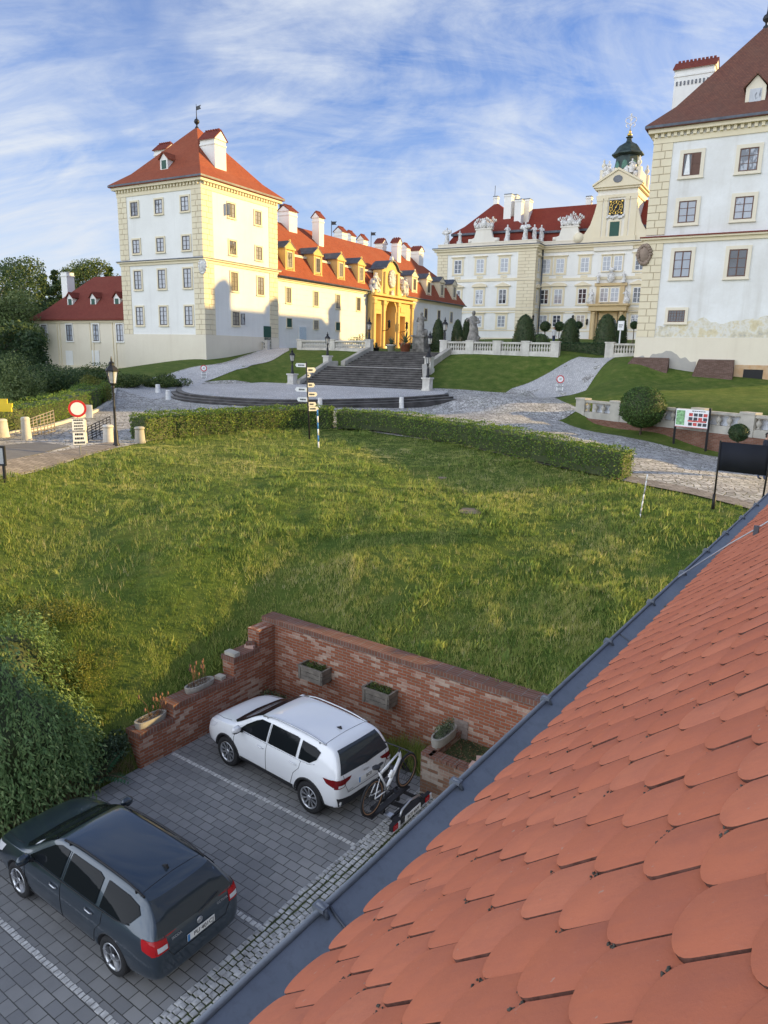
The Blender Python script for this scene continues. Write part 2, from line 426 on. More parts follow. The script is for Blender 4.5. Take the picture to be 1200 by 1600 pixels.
mx = wn('ShaderNodeMix', data_type='RGBA'); wt.links.new(cl, mx.inputs[0]); wt.links.new(tint.outputs[2], mx.inputs[6]); wt.links.new(cmix.outputs[2], mx.inputs[7])
wt.links.new(mx.outputs[2], bg.inputs['Color'])
vs = SC.view_settings; vs.view_transform = 'Standard'; vs.look = 'None'; vs.gamma = 1; vs.exposure = EXPO
SC.cycles.max_bounces = 6; SC.cycles.transparent_max_bounces = 6; SC.cycles.use_denoising = True
SC.cycles.sample_clamp_indirect = 6

# ================================================================ terrain: a smooth sheet through measured points
TP = []
def tp(*p): TP.append(tuple(float(c) for c in p))
for x, y, z in [(600,780,-4.9),(100,765,-4.75),(350,770,-4.8),(850,790,-4.95),(1000,812,-4.9),(50,900,-6.1),(300,900,-6.0),(600,900,-5.9),(800,900,-5.85),
    (235,688,-4.2),(400,673,-4.13),(500,668,-4.1),(700,690,-4.2),(840,722,-4.3),(965,748,-4.4),(1160,792,-4.55),(126,713,-4.2),(182,698,-4.2),(0,748,-4.25),(-300,800,-4.4),
    (45,687,-4.15),(0,690,-4.1),(300,650,-3.85),(265,627,-3.58),(430,639,-3.62),(600,640,-3.62),(730,640,-3.6),(850,660,-3.7),(950,690,-4.15),(1100,720,-4.7),(1200,740,-4.78),
    (910,652,-3.62),(1000,684,-4.2),(1110,708,-4.65),(240,592,-2.5),(178,607,-3.0),(330,570,-1.45),(318,597,-2.72),(380,575,-1.55),(110,650,-3.9),(0,640,-3.7)]:
    tp(*G(x, y, z))
for s, t, z in [(8.6,13,-8.35),(10,13,-8.1),(11,13,-7.9),(12,13,-7.45),(13.1,12.5,-7.05),(13.1,9,-6.98),(13.1,5,-6.88),(13.1,0,-6.7),(13.1,-5,-6.3),
    (8,12.5,-8.95),(6,12.5,-9.02),(4,12.5,-9.02),(6,15,-7.9),(8.5,15,-7.55),(8,17.5,-6.75),(5,18,-6.9),(0,13,-9.02),(0,18,-7.5),(-4,13,-9.02),(-12,12.5,-9.02),(-12,20,-7.),(14.5,3,-6.4),(14.5,9,-6.55),(20,-6,-5.2)]:
    tp(*YF.w(s, t, z))
for b, a, z in [(-51,54,-1.05),(-62.3,54,-2.2),(-51,66,.2),(-51,60,-.45),(-47,55,-1.4),(-70,54,-3.0),(-80,60,-3.6),(-70,40,-4.5),
    (-48,61,.0),(-42,61,.12),(-36.5,61,.1),(-45,66,.3),(-30,66,.25),(-26,60.5,.12),(-20,60.5,.1),(-14,62,.12),
    (-40,49.5,-2.75),(-36,49.5,-2.8),(-30,50,-2.8),(-25,49.5,-2.8),(-30,58.5,-.6),(-20,52,-2.95),(-17,54,-2.95),(-14,55,-2.7),(-17,44,-3.3),
    (-19.3,47.5,-2.84),(-17.8,45.5,-3.0),(-23,60.4,.1),(-17,60.6,.1),(-42,62.2,.1),(-40,44,-3.25),(-30,42,-3.35),(-24,45,-3.25),
    (-50,86,.5),(-50,97,.8),(-30,90,.6),(-50,120,2),(-50,137,3.2),(-30,141,3.2),(-10,120,2),(-15,80,.4),(-5,75,.5),
    (-11,57.4,-.25),(-9,55.3,-1.4),(-5,55.3,-1.55),(0,55.3,-1.75),(-12,55.5,-1.15),(8,56,-1.9),(-12,52.5,-1.9),(-6,52,-2.05),(0,51,-2.2),(10,48,-2.6),
    (-11,47.3,-2.85),(-5,44.3,-2.85),(3,39.5,-2.95),(-13,48,-2.95),(6,32,-4.4),(12,36,-3.3),(20,30,-4.5),
    (-80,100,0),(-60,140,3),(10,140,3),(20,80,0),(30,20,-5)]:
    tp(*CF.w(b, a, z))
for p in [(-60,0,-9),(-80,60,-8),(-100,140,-6),(60,-40,-8),(80,60,-4),(90,150,0),(-40,190,2),(0,260,4),(-40,-40,-10)]: tp(*p)
for p in [(12.0,44.2,-3.78),(13.6,41,-4.15),(15.5,37.6,-4.5),(17.4,34.2,-4.75),(19.6,30.4,-4.85)]: tp(*p)
TP = np.array(TP)
def _U(r2): return np.where(r2 > 1e-9, r2*np.log(r2 + 1e-12), 0.)
_n = len(TP); _d2 = ((TP[:, None, :2] - TP[None, :, :2])**2).sum(2)
_K = _U(_d2) + np.eye(_n) * .06; _Pm = np.hstack([np.ones((_n, 1)), TP[:, :2]])
_A = np.zeros((_n+3, _n+3)); _A[:_n, :_n] = _K; _A[:_n, _n:] = _Pm; _A[_n:, :_n] = _Pm.T
_sol = np.linalg.solve(_A, np.concatenate([TP[:, 2], np.zeros(3)]))
def H(x, y):
    x = np.atleast_1d(np.asarray(x, float)); y = np.atleast_1d(np.asarray(y, float)); out = np.empty(len(x))
    for i in range(0, len(x), 4000):
        X, Y = x[i:i+4000], y[i:i+4000]
        d2 = (X[:, None]-TP[None, :, 0])**2 + (Y[:, None]-TP[None, :, 1])**2
        out[i:i+4000] = _U(d2) @ _sol[:_n] + _sol[_n] + _sol[_n+1]*X + _sol[_n+2]*Y
    far = np.clip((np.hypot(x-0, y-60) - 120) / 120, 0, 1); far = far*far*(3-2*far)
    return out*(1-far) + (-3.)*far
def h1(x, y): return float(H([x], [y])[0])
def gp(px, py, lim=200.):
    """the point of the ground seen at a pixel"""
    d = ray(px, py); d = d / d[1]; ys = np.linspace(9, lim, 900)
    zz = d[2]*ys - H(d[0]*ys, ys); k = np.where(zz <= 0)[0]
    if len(k) == 0 or k[0] == 0: return d*lim
    lo, hi = ys[k[0]-1], ys[k[0]]
    for _ in range(30):
        m = (lo+hi)/2
        if d[2]*m > h1(d[0]*m, m): lo = m
        else: hi = m
    return d*hi
def inpoly(x, y, poly):
    x = np.asarray(x); y = np.asarray(y); c = np.zeros(len(x), bool); n = len(poly)
    for i in range(n):
        x1, y1 = poly[i][:2]; x2, y2 = poly[(i+1) % n][:2]
        hit = ((y1 > y) != (y2 > y)) & (x < (x2-x1)*(y-y1)/((y2-y1) or 1e-9) + x1); c ^= hit
    return c
def drape(name, poly, mat, off, step=1.0, zf=None, label=None):
    bm = bmesh.new(); vs = [bm.verts.new((p[0], p[1], 0)) for p in poly]; f = bm.faces.new(vs); bm.normal_update()
    if f.normal.z < 0: f.normal_flip()
    bmesh.ops.triangulate(bm, faces=[f])
    xs = [p[0] for p in poly]; ys = [p[1] for p in poly]
    for ax, lo, hi in ((0, min(xs), max(xs)), (1, min(ys), max(ys))):
        k = math.ceil(lo/step)*step
        while k < hi:
            pt = [0, 0, 0]; pt[ax] = k; no = [0, 0, 0]; no[ax] = 1
            bmesh.ops.bisect_plane(bm, geom=bm.verts[:]+bm.edges[:]+bm.faces[:], plane_co=pt, plane_no=no); k += step
    X = np.array([v.co.x for v in bm.verts]); Y = np.array([v.co.y for v in bm.verts]); Z = (zf or H)(X, Y) + off
    for v, z in zip(bm.verts, Z): v.co.z = z
    for f in bm.faces: f.smooth = True
    me = bpy.data.meshes.new(name); bm.to_mesh(me); bm.free(); me.materials.append(mat); me.update(); setuv(me)
    o = obj(me, name); tag(o, kind='structure'); ROOT[o.name] = (WF, (0,0,0)); return o
def spline(P, n=8):
    P = [np.array(p, float) for p in P]; out = []
    for i in range(len(P)-1):
        a, b, c, d = P[max(i-1, 0)], P[i], P[i+1], P[min(i+2, len(P)-1)]
        for k in range(n):
            t = k/n; out.append(.5*((2*b)+(-a+c)*t+(2*a-5*b+4*c-d)*t*t+(-a+3*b-3*c+d)*t**3))
    out.append(P[-1]); return out

# --- ground materials
t = NT('lawn'); co = t.coord()
n1 = t.noise(.22, 6, .6, co); n2 = t.noise(1.6, 6, .65, co); n3 = t.noise(14, 5, .7, co)
c = t.ramp(n2, [(.3, (.060, .105, .020)), (.5, (.105, .155, .030)), (.72, (.20, .21, .06))])
c = t.mix(t.ramp(n1, [(.42, 0.), (.7, .55)]), c, (.11, .135, .034)); c = t.mix(t.ramp(n3, [(.35, .55), (.6, 0.)]), c, (.045, .07, .014))
t.col(c); t.bump(n3, .9, .06, ); M['lawn'] = t.set(.95, 0, .1)
def cobble(name, scale, stops, gap, gapc, rand=1., bumpd=.03, moss=None, kind='EUCLIDEAN'):
    t = NT(name); co = t.coord()
    nz = t.n('ShaderNodeTexNoise'); nz.inputs['Scale'].default_value = scale*.7; t.l(co, nz.inputs['Vector'])
    sc = t.n('ShaderNodeVectorMath', operation='SCALE'); sc.inputs['Scale'].default_value = .25/scale; t.l(nz.outputs['Color'], sc.inputs[0])
    ad = t.n('ShaderNodeVectorMath', operation='ADD'); t.l(co, ad.inputs[0]); t.l(sc.outputs[0], ad.inputs[1])
    v = t.n('ShaderNodeTexVoronoi', feature='DISTANCE_TO_EDGE', voronoi_dimensions='2D'); v.inputs['Scale'].default_value = scale; v.inputs['Randomness'].default_value = rand; t.l(ad.outputs[0], v.inputs['Vector'])
    v2 = t.n('ShaderNodeTexVoronoi', feature='F1', voronoi_dimensions='2D'); v2.inputs['Scale'].default_value = scale; v2.inputs['Randomness'].default_value = rand; t.l(ad.outputs[0], v2.inputs['Vector'])
    sp = t.n('ShaderNodeSeparateColor'); t.l(v2.outputs['Color'], sp.inputs[0])
    c = t.ramp(sp.outputs[0], stops); big = t.noise(.3, 5, .6, co)
    c = t.mix(t.ramp(big, [(.4, 0.), (.75, .4)]), c, tuple(x*.55 for x in stops[0][1]))
    g = gapc if moss is None else t.mix(t.ramp(t.noise(.7, 4, .6, co), [(.45, 0.), (.6, 1.)]), gapc, moss)
    e = t.ramp(v.outputs['Distance'], [(gap*.4, 0.), (gap, 1.)]); c = t.mix(e, g, c)
    t.col(c); t.bump(e, .8, bumpd); M[name] = t.set(.75, 0, .35)
cobble('cobbles', 4.2, [(0., (.30, .285, .265)), (.5, (.48, .465, .44)), (1., (.66, .64, .60))], .09, (.10, .09, .07), 1., .04, (.07, .085, .03))
cobble('setts', 8.0, [(0., (.50, .495, .49)), (.5, (.60, .59, .58)), (1., (.69, .68, .66))], .08, (.14, .13, .11), .8, .02)
cobble('gravelly', 14., [(0., (.25, .23, .20)), (1., (.38, .35, .31))], .05, (.2, .18, .15), 1., .01)
t = NT('pavers'); uv = t.coord('Object'); br = t.n('ShaderNodeTexBrick'); mp = t.n('ShaderNodeMapping'); mp.inputs['Rotation'].default_value = (0, 0, R(90))
t.l(uv, mp.inputs[0]); t.l(mp.outputs[0], br.inputs['Vector'])
for k, v in (('Scale', 1.), ('Brick Width', .275), ('Row Height', .195), ('Mortar Size', .008), ('Mortar Smooth', .25), ('Bias', 0.)): br.inputs[k].default_value = v
br.inputs['Color1'].default_value = (.205, .208, .212, 1); br.inputs['Color2'].default_value = (.30, .298, .292, 1); br.inputs['Mortar'].default_value = (.04, .04, .035, 1)
nb = t.noise(.5, 6, .6, uv); nf = t.noise(35, 4, .6, uv)
c = t.mix(t.ramp(nb, [(.42, 0.), (.66, .6)]), br.outputs['Color'], (.14, .142, .145)); c = t.mix(t.ramp(nf, [(.4, 0.), (.8, .3)]), c, (.26, .25, .24))
t.col(c); t.bump(br.outputs['Fac'], .7, -.008); M['pavers'] = t.set(.8, 0, .35)
t = NT('asphalt'); co = t.coord(); t.col(t.ramp(t.noise(1.2, 6, .7, co), [(.3, (.14, .14, .145)), (.7, (.20, .20, .20))])); t.bump(t.noise(60, 3, .6, co), .3, .01); M['asphalt'] = t.set(.9, 0, .2)
plain('sett_white', (.52, .515, .50), .8, var=.35, sc=9, bump=.4)
plain('sett_grey', (.41, .41, .405), .8, var=.45, sc=7, bump=.4)
plain('joint_soil', (.05, .065, .022), .95, var=.5, sc=3)
plain('step_stone', (.16, .152, .138), .85, var=.5, sc=1.5, bump=.2)
plain('step_dark', (.065, .06, .057), .9, var=.5, sc=1.5, bump=.2)
brickmat('pink_slabs', (.42, .37, .32), (.35, .31, .27), (.20, .18, .15), None, .3, .2, .012)

# --- regions seen in the photograph, measured on the ground
ROADPX = [(-260,700),(0,668),(60,664),(120,640),(165,622),(178,607),(240,590),(330,570),(400,550),(446,542),(452,548),(385,575),(318,597),(455,598),
          (560,600),(668,607),(790,614),(800,607),(893,555)]
road = [tuple(gp(*p)[:2]) for p in ROADPX[:-1]]
rampL = tuple(CF.w(-15.9, 60.5)[:2]); rampR = tuple(CF.w(-13.0, 60.5)[:2])
road += [rampL, rampR]
road += [tuple(gp(*p)[:2]) for p in [(866,622),(890,632),(905,640),(872,657),(900,668),(980,684),(1060,702),(1125,715),(1200,726),(1330,765),(1330,845),(1160,793),(1080,773),(975,752),(840,724),(700,692),(560,672),(500,668),(400,673),(300,680),(235,689),(180,701),(126,716),(0,750),(-260,812)]]
drape('road', road, M['cobbles'], .02)
# plaza of finer setts in front of the stairs: its front edge is a curved flight of low steps
front = spline([CF.w(*p) for p in [(-45.5,44.5),(-41.5,39.8),(-37.5,37.2),(-33,36.6),(-29,37.2),(-25.5,39.6),(-22.6,42.8),(-20.6,47.0)]], 8)
def plat(x, y):
    a = np.asarray(x)*CF.ey[0] + np.asarray(y)*CF.ey[1]; return -3.12 + (a - 38.5) * (.42/11)
ctr = CF.w(-31, 49)
def inset(P, d): return [p + (ctr-p)/np.linalg.norm(ctr-p)*d for p in P]
top_edge = inset(front, 1.2)
back = [CF.w(-22.5, 49.5), CF.w(-31, 49.9), CF.w(-40, 49.6), CF.w(-45, 48.6)]
drape('plaza', [p[:2] for p in top_edge] + [p[:2] for p in back], M['setts'], 0., 1.0, plat)
cs = thing('curved_steps', 'low curved flight of worn stone steps in front of the plaza, behind the clipped hedge', 'steps', WF, tuple(front[28][:2]) + (-3.6,))
for k in range(3):
    mb = MB(); o_ = inset(front, .4*k); i_ = inset(front, .4*(k+1) + (.1 if k < 2 else .0))
    ztop = lambda p: float(plat(p[0], p[1])) - .004 - .13*(2-k)
    vs = []; fs = []; n = len(o_)
    for p, q in zip(o_, i_): vs += [(p[0], p[1], ztop(p)), (q[0], q[1], ztop(p)), (p[0], p[1], ztop(p)-.9)]
    for i in range(n-1):
        a, b = 3*i, 3*i+3; fs += [(a, b, b+1, a+1)]
    mb.add(vs, fs, 0)
    fs = []
    for i in range(n-1):
        a, b = 3*i, 3*i+3; fs += [(a+2, b+2, b, a)]
    mb.add(vs, fs, 1); part(mb, 'step', [M['step_stone'], M['step_dark']], cs)
# left: paved footway and a strip of asphalt by the bridge
foot = [gp(-260,775), gp(0,722), gp(100,705), gp(178,690), gp(180,700), gp(126,715), gp(0,748), gp(-260,810)]
drape('footway', [p[:2] for p in foot], M['pink_slabs'], .05)
drape('asphalt_road', [p[:2] for p in [gp(-260,735), gp(0,697), gp(60,692), gp(110,698), gp(60,711), gp(0,722), gp(-260,774)]], M['asphalt'], .04)
drape('paving_strip', [p[:2] for p in [gp(985,746), gp(1080,764), gp(1160,784), gp(1330,834), gp(1330,846), gp(1160,794), gp(1080,774), gp(975,753)]], M['pink_slabs'], .05)
# right hand ramp path and left path of finer setts
drape('path', [p[:2] for p in [gp(830,612), gp(866,622)]] + [rampR, rampL] + [gp(800,608)[:2]], M['setts'], .035)
drape('path', [p[:2] for p in [gp(182,608), gp(240,591), gp(330,571), gp(400,551), gp(446,543), gp(452,548), gp(385,575), gp(318,597), gp(300,612), gp(240,625)]], M['setts'], .035)

# --- one ground sheet out to the horizon; the car park is cut into it
def axis(lo, f0, f1, hi, fine, extra=()):
    a = list(np.arange(f0, f1, fine)); st = fine; x = f1
    while x < hi: a.append(x); st *= 1.22; x += st
    a.append(hi); st = fine; x = f0 - fine
    while x > lo: a.append(x); st *= 1.22; x -= st
    a.append(lo); a = [v for v in a if all(abs(v-e) > .12 for e in extra)] + list(extra); return np.array(sorted(a))
S_ = axis(-900, -10, 75, 2500, .6, (12.90, 13.05)); T_ = axis(-1200, -30, 74, 1500, .6, (12.50, 12.72))
SS, TT = np.meshgrid(S_, T_, indexing='ij'); XW = SS.ravel()[:, None]*YF.ex[None] + TT.ravel()[:, None]*YF.ey[None]
Z = H(XW[:, 0], XW[:, 1]); s_, t_ = SS.ravel(), TT.ravel()
rin = inpoly(XW[:, 0], XW[:, 1], road).reshape(SS.shape)
for _ in range(2):
    e_ = rin.copy(); e_[1:] &= rin[:-1]; e_[:-1] &= rin[1:]; e_[:, 1:] &= rin[:, :-1]; e_[:, :-1] &= rin[:, 1:]; rin = e_
Z[rin.ravel()] -= .08
k_in = inpoly(XW[:, 0], XW[:, 1], [p[:2] for p in inset(front, .8)] + [p[:2] for p in back]); pk = plat(XW[k_in, 0], XW[k_in, 1]); Z[k_in] = np.where(Z[k_in] < pk + .12, np.minimum(Z[k_in], pk - .07), Z[k_in])
inn = (s_ < 12.93) & (t_ < 12.55) & (s_ > -14); Z[inn] = -9.06
V = np.stack([XW[:, 0], XW[:, 1], Z], 1); nS, nT = len(S_), len(T_)
ii, jj = np.meshgrid(np.arange(nS-1), np.arange(nT-1), indexing='ij'); k = (ii*nT + jj).ravel()
Fq = np.stack([k, k+nT, k+nT+1, k+1], 1)
me = np_mesh('ground', V, Fq, M['lawn'], smooth=True); g = obj(me, 'ground'); tag(g, kind='structure')

mb = MB(); mb.box(-13.5, 12.85, -4, 12.48, -9.3, -9.0); o = solo(mb, 'car_park', M['pavers'], None, None, YF, (0, 0, -9.0), kind='structure')
# bay markings: single rows of pale setts, and the strip of small setts along the inn
rr = random.Random(3)
for s0 in (9.38, 6.93, 4.54, 2.1):
    mb = MB(); t0 = 7.15
    while t0 < (12.3 if s0 > 8 else 11.9):
        l = rr.uniform(.085, .120); mb.cbox((s0 + rr.uniform(-.008, .008), t0 + l/2, -8.999), (.085, l-.022, .014), rr.uniform(-.06, .06)); t0 += l
    solo(mb, 'bay_marking', M['sett_white'], None, None, YF, (s0, 7.1, -9.0), kind='structure')
mb = MB(); mb.box(-13.5, 12.84, .9, 7.12, -9.1, -8.994); solo(mb, 'sett_bed', M['joint_soil'], None, None, YF, (0, 0, -9), kind='structure')
mb = MB(); tt = 1.0; row = 0
while tt < 7.08:
    w = .112; s0 = -2 + rr.uniform(0, .1)
    while s0 < 12.3:
        l = rr.uniform(.095, .135); a = w/2 - .012; b_ = l/2 - .012; cx, cy = s0 + l/2, tt + w/2 + .02*math.sin(s0*1.3+row) + rr.uniform(-.008, .008); r_ = rr.uniform(-.12, .12)
        z0, z1 = -9.0, -8.975 + rr.uniform(-.006, .006); q = []
        for (sx, sy, z, k) in [(-1,-1,z0,1),(1,-1,z0,1),(1,1,z0,1),(-1,1,z0,1),(-1,-1,z1-.006,1),(1,-1,z1-.006,1),(1,1,z1-.006,1),(-1,1,z1-.006,1),(-1,-1,z1,.8),(1,-1,z1,.8),(1,1,z1,.8),(-1,1,z1,.8)]:
            x, y = sx*b_*k + rr.uniform(-.005, .005), sy*a*k + rr.uniform(-.005, .005); q.append((cx + x*math.cos(r_) - y*math.sin(r_), cy + x*math.sin(r_) + y*math.cos(r_), z))
        mb.add(q, [(0,1,5,4),(1,2,6,5),(2,3,7,6),(3,0,4,7),(4,5,9,8),(5,6,10,9),(6,7,11,10),(7,4,8,11),(8,9,10,11)]); s0 += l
    tt += w; row += 1
solo(mb, 'sett_paving', M['sett_grey'], None, None, YF, (0, 0, -9), kind='structure')

# --- grass of the meadow in front of the inn
leafmat('grass', [(0., (.095, .175, .038)), (.35, (.22, .31, .068)), (.7, (.46, .48, .14)), (.9, (.66, .58, .27)), (1., (.72, .65, .40))], .5)
lawnpoly = [gp(*p)[:2] for p in [(-200,800),(0,749),(126,716),(180,702),(235,691),(400,675),(500,670),(560,674),(700,694),(840,726),(975,755),(1080,776),(1160,796),(1330,848)]] + \
           [YF.w(*p)[:2] for p in [(22,-2),(13.12,-2),(13.12,12.9),(8.6,12.95),(8.5,13.2),(7.5,14.5),(6,16),(2,17)]]
lawnpoly = np.array(lawnpoly)
lo, hi = lawnpoly.min(0), lawnpoly.max(0)
BARE = [(gp(*p)[:2], r) for p, r in (((735,799),.34),((690,747),.16))]
stucco('bare_earth_mat', (.26, .21, .15), (.16, .13, .09), .8, 3)
for c_, r_ in BARE: drape('bare_earth', [(c_[0]+r_*1.1*math.cos(a)*(1+.2*math.sin(3*a+r_*9)), c_[1]+r_*1.1*math.sin(a)*(1+.2*math.cos(2*a))) for a in np.linspace(0, 2*PI, 17)[:-1]], M['bare_earth_mat'], .02, .5)
def scatter(n, pred=None):
    P = RNG.uniform(lo, hi, (n, 2))
    for c_, r_ in BARE: P = P[(np.hypot(P[:, 0]-c_[0], P[:, 1]-c_[1]) > r_*RNG.uniform(.5, 1.2, len(P)))]
    P = P[inpoly(P[:, 0], P[:, 1], lawnpoly)]
    D = np.hypot(P[:, 0], P[:, 1]); keep = RNG.uniform(0, 1, len(P)) < np.clip((17./D)**1.2, .15, 1); return P[keep]
def blades(P, hgt, wid, nb, var, lean=.45, jit=.05):
    n = len(P)*nb; P = np.repeat(P, nb, 0) + RNG.normal(0, jit, (n, 2)); hgt = np.repeat(hgt, nb)*RNG.uniform(.6, 1.25, n); var = np.repeat(var, nb) + RNG.normal(0, .09, n)
    z = H(P[:, 0], P[:, 1]) + .30*np.maximum(vnoise(P[:, 0]*1.05+5, P[:, 1]*1.15, 21)-.45, 0) + .10*np.maximum(vnoise(P[:, 0]*2.9, P[:, 1]*2.9+7, 22)-.5, 0); B = np.stack([P[:, 0], P[:, 1], z], 1)
    a = RNG.uniform(0, 2*PI, n); d = np.stack([np.cos(a), np.sin(a), np.zeros(n)], 1); b = RNG.uniform(0, 2*PI, n); ld = np.stack([np.cos(b), np.sin(b), np.zeros(n)], 1)
    le = (lean*RNG.uniform(.1, 1., n)*hgt)[:, None]; up = np.array([0, 0, 1.])
    w = (wid*RNG.uniform(.7, 1.3, n))[:, None]
    V = np.stack([B - d*w/2 - up*.02, B + d*w/2 - up*.02, B + up*hgt[:, None] + ld*le], 1).reshape(-1, 3)
    return V, np.repeat(np.clip(var, 0, 1), 3)
P = scatter(NGRASS)
n_a = vnoise(P[:, 0]*.32, P[:, 1]*.32, 1); n_b = vnoise(P[:, 0]*1.1+9, P[:, 1]*1.1, 2); n_c = vnoise(P[:, 0]*.12+3, P[:, 1]*.12, 5); n_d = vnoise(P[:, 0]*3.1, P[:, 1]*3.1+4, 12)
thin = (n_d < .30) & (RNG.uniform(0, 1, len(P)) < .75); P, n_a, n_b, n_c, n_d = P[~thin], n_a[~thin], n_b[~thin], n_c[~thin], n_d[~thin]   # worn gaps between tufts
var = np.clip(-.05 + .42*n_a + .34*n_b + .16*n_c + RNG.normal(0, .13, len(P)), 0, .97)
near = np.clip((P[:, 1] - 23)/7, 0, 1)             # mown shorter and drier at the top by the hedge
hg = (.032 + .065*n_b*n_a + .04*np.maximum(n_d-.5, 0) + .018*n_c)*(1-.55*near)*RNG.uniform(.6, 1.5, len(P)); var = np.clip(var + .14*near, 0, .97)
V1, v1 = blades(P, hg, .015, 6, var, .75, .045)
P2 = scatter(NGRASS//9); P2 = P2[vnoise(P2[:, 0]*.5, P2[:, 1]*.5, 31) > .42]; V2, v2 = blades(P2, .10 + .16*vnoise(P2[:, 0]*.6, P2[:, 1]*.6, 8), .010, 3, np.full(len(P2), .72) + RNG.normal(0, .14, len(P2)), .5, .04)
Pw = scatter(NGRASS//9); kw = vnoise(Pw[:, 0]*.7, Pw[:, 1]*.7, 11) > .55; Pw = Pw[kw]; V3, v3 = blades(Pw, RNG.uniform(.07, .20, len(Pw)), .045, 7, RNG.uniform(.1, .6, len(Pw)), 1.0, .07)
V = np.vstack([V1, V2, V3]); va = np.concatenate([v1, v2, v3])
o = obj(np_mesh('grass', V, np.arange(len(V)).reshape(-1, 3), M['grass'], va), 'grass'); tag(o, kind='stuff')
# ================================================================ building kit (all in palace coordinates b, a, z)
def win_proto(w, h, sur=.16, fr=.07, nx=2, ny=3, smat='wall_cream', fmat='dark_frame', pmat='pane', sill=True, hood=None, apron=False):
    """a window facing -y, centred: stone surround, wooden frame with glazing bars, and its panes as a second mesh"""
    mb = MB(); W, Hh = w/2, h/2
    d0, d1 = -.07, .02
    if sur:
        mb.box(-W-sur, -W, d0, d1, -Hh-sur*.6, Hh+sur, 0); mb.box(W, W+sur, d0, d1, -Hh-sur*.6, Hh+sur, 0)
        mb.box(-W, W, d0, d1, Hh, Hh+sur, 0); mb.box(-W, W, d0, d1, -Hh-sur*.6, -Hh, 0)
    if sill: mb.box(-W-sur*1.15, W+sur*1.15, d0-.07, d1, -Hh-sur*.6-.07, -Hh-sur*.6-.002, 0)
    if hood == 'flat': mb.box(-W-sur*1.6, W+sur*1.6, -.28, d1, Hh+sur+.02, Hh+sur+.16, 0); mb.box(-W-sur*1.2, W+sur*1.2, -.16, d1, Hh+sur+.002, Hh+sur+.02, 0)
    if hood == 'tri':
        z = Hh+sur+.25; q = W+sur*1.9
        mb.prism([(-q, -.3, z), (q, -.3, z), (0, -.3, z+.62)], (0, .32, 0), 0); mb.box(-q, q, -.38, d1, z-.15, z-.003, 0)
    if hood == 'arc':
        z = Hh+sur+.25; q = W+sur*1.9; P = [(-q, -.3, z)] + [(q*math.cos(a), -.3, z+.55*math.sin(a)) for a in np.linspace(0, PI, 9)]
        mb.prism(P[1:], (0, .32, 0), 0); mb.box(-q, q, -.38, d1, z-.15, z-.003, 0)
    if apron: mb.box(-W*.8, W*.8, d0, d1, -Hh-sur-.55, -Hh-sur-.1, 0); mb.lathe([(.18, 0), (.02, .25)], (0, d0+.05, -Hh-sur-.8), 6, 0)
    e = -.055
    for x in (-W+fr/2, W-fr/2): mb.box(x-fr/2, x+fr/2, e, -.0, -Hh, Hh, 1)
    for z in (-Hh+fr/2, Hh-fr/2): mb.box(-W+fr, W-fr, e, -.0, z-fr/2, z+fr/2, 1)
    for i in range(1, nx): x = -W + 2*W*i/nx; b_ = fr*.5 if nx % 2 == 0 and i == nx//2 else fr*.22; mb.box(x-b_, x+b_, e+.006, -.0, -Hh+fr, Hh-fr, 1)
    for j in range(1, ny): z = -Hh + 2*Hh*j/ny; mb.box(-W+fr, W-fr, e+.012, -.0, z-fr*.25, z+fr*.25, 1)
    mp = MB(); mp.box(-W+.01, W-.01, -.022, .03, -Hh+.01, Hh-.01)
    return mesh_from(mb, 'window', [M[smat], M[fmat]]), mesh_from(mp, 'pane', M[pmat])
def put_win(root, proto, loc, rz=0, scale=None):
    w = inst(proto[0], 'window', root, loc, rz, scale); inst(proto[1], 'pane', w); return w
RZX = R(90)      # a wall that faces +x (to the right)
def hip_roof(mb, x0, x1, y0, y1, ze, zr, ridge=None, ov=.6, flare=.9, th=.22, mi=0):
    """hipped roof with a slight bell-cast at the eaves; ridge: (x0,x1,y0,y1) of the ridge rectangle"""
    cx, cy = (x0+x1)/2, (y0+y1)/2
    r = ridge or (cx-.05, cx+.05, cy-.05, cy+.05)
    X0, X1, Y0, Y1 = x0-ov, x1+ov, y0-ov, y1+ov
    f = .26; lerp = lambda a, b, t: a+(b-a)*t
    rings = [((X0, X1, Y0, Y1), ze-th), ((X0, X1, Y0, Y1), ze),
             ((lerp(X0, r[0], f), lerp(X1, r[1], f), lerp(Y0, r[2], f), lerp(Y1, r[3], f)), lerp(ze, zr, f*flare*.86)), (r, zr)]
    vs, fs = [], []
    for (a, b, c, d), z in rings: vs += [(a, c, z), (b, c, z), (b, d, z), (a, d, z)]
    for i in range(3):
        for k in range(4): l = (k+1) % 4; fs.append((4*i+k, 4*i+l, 4*i+4+l, 4*i+4+k))
    fs += [(12, 13, 14, 15), (3, 2, 1, 0)]
    return mb.add(vs, fs, mi)
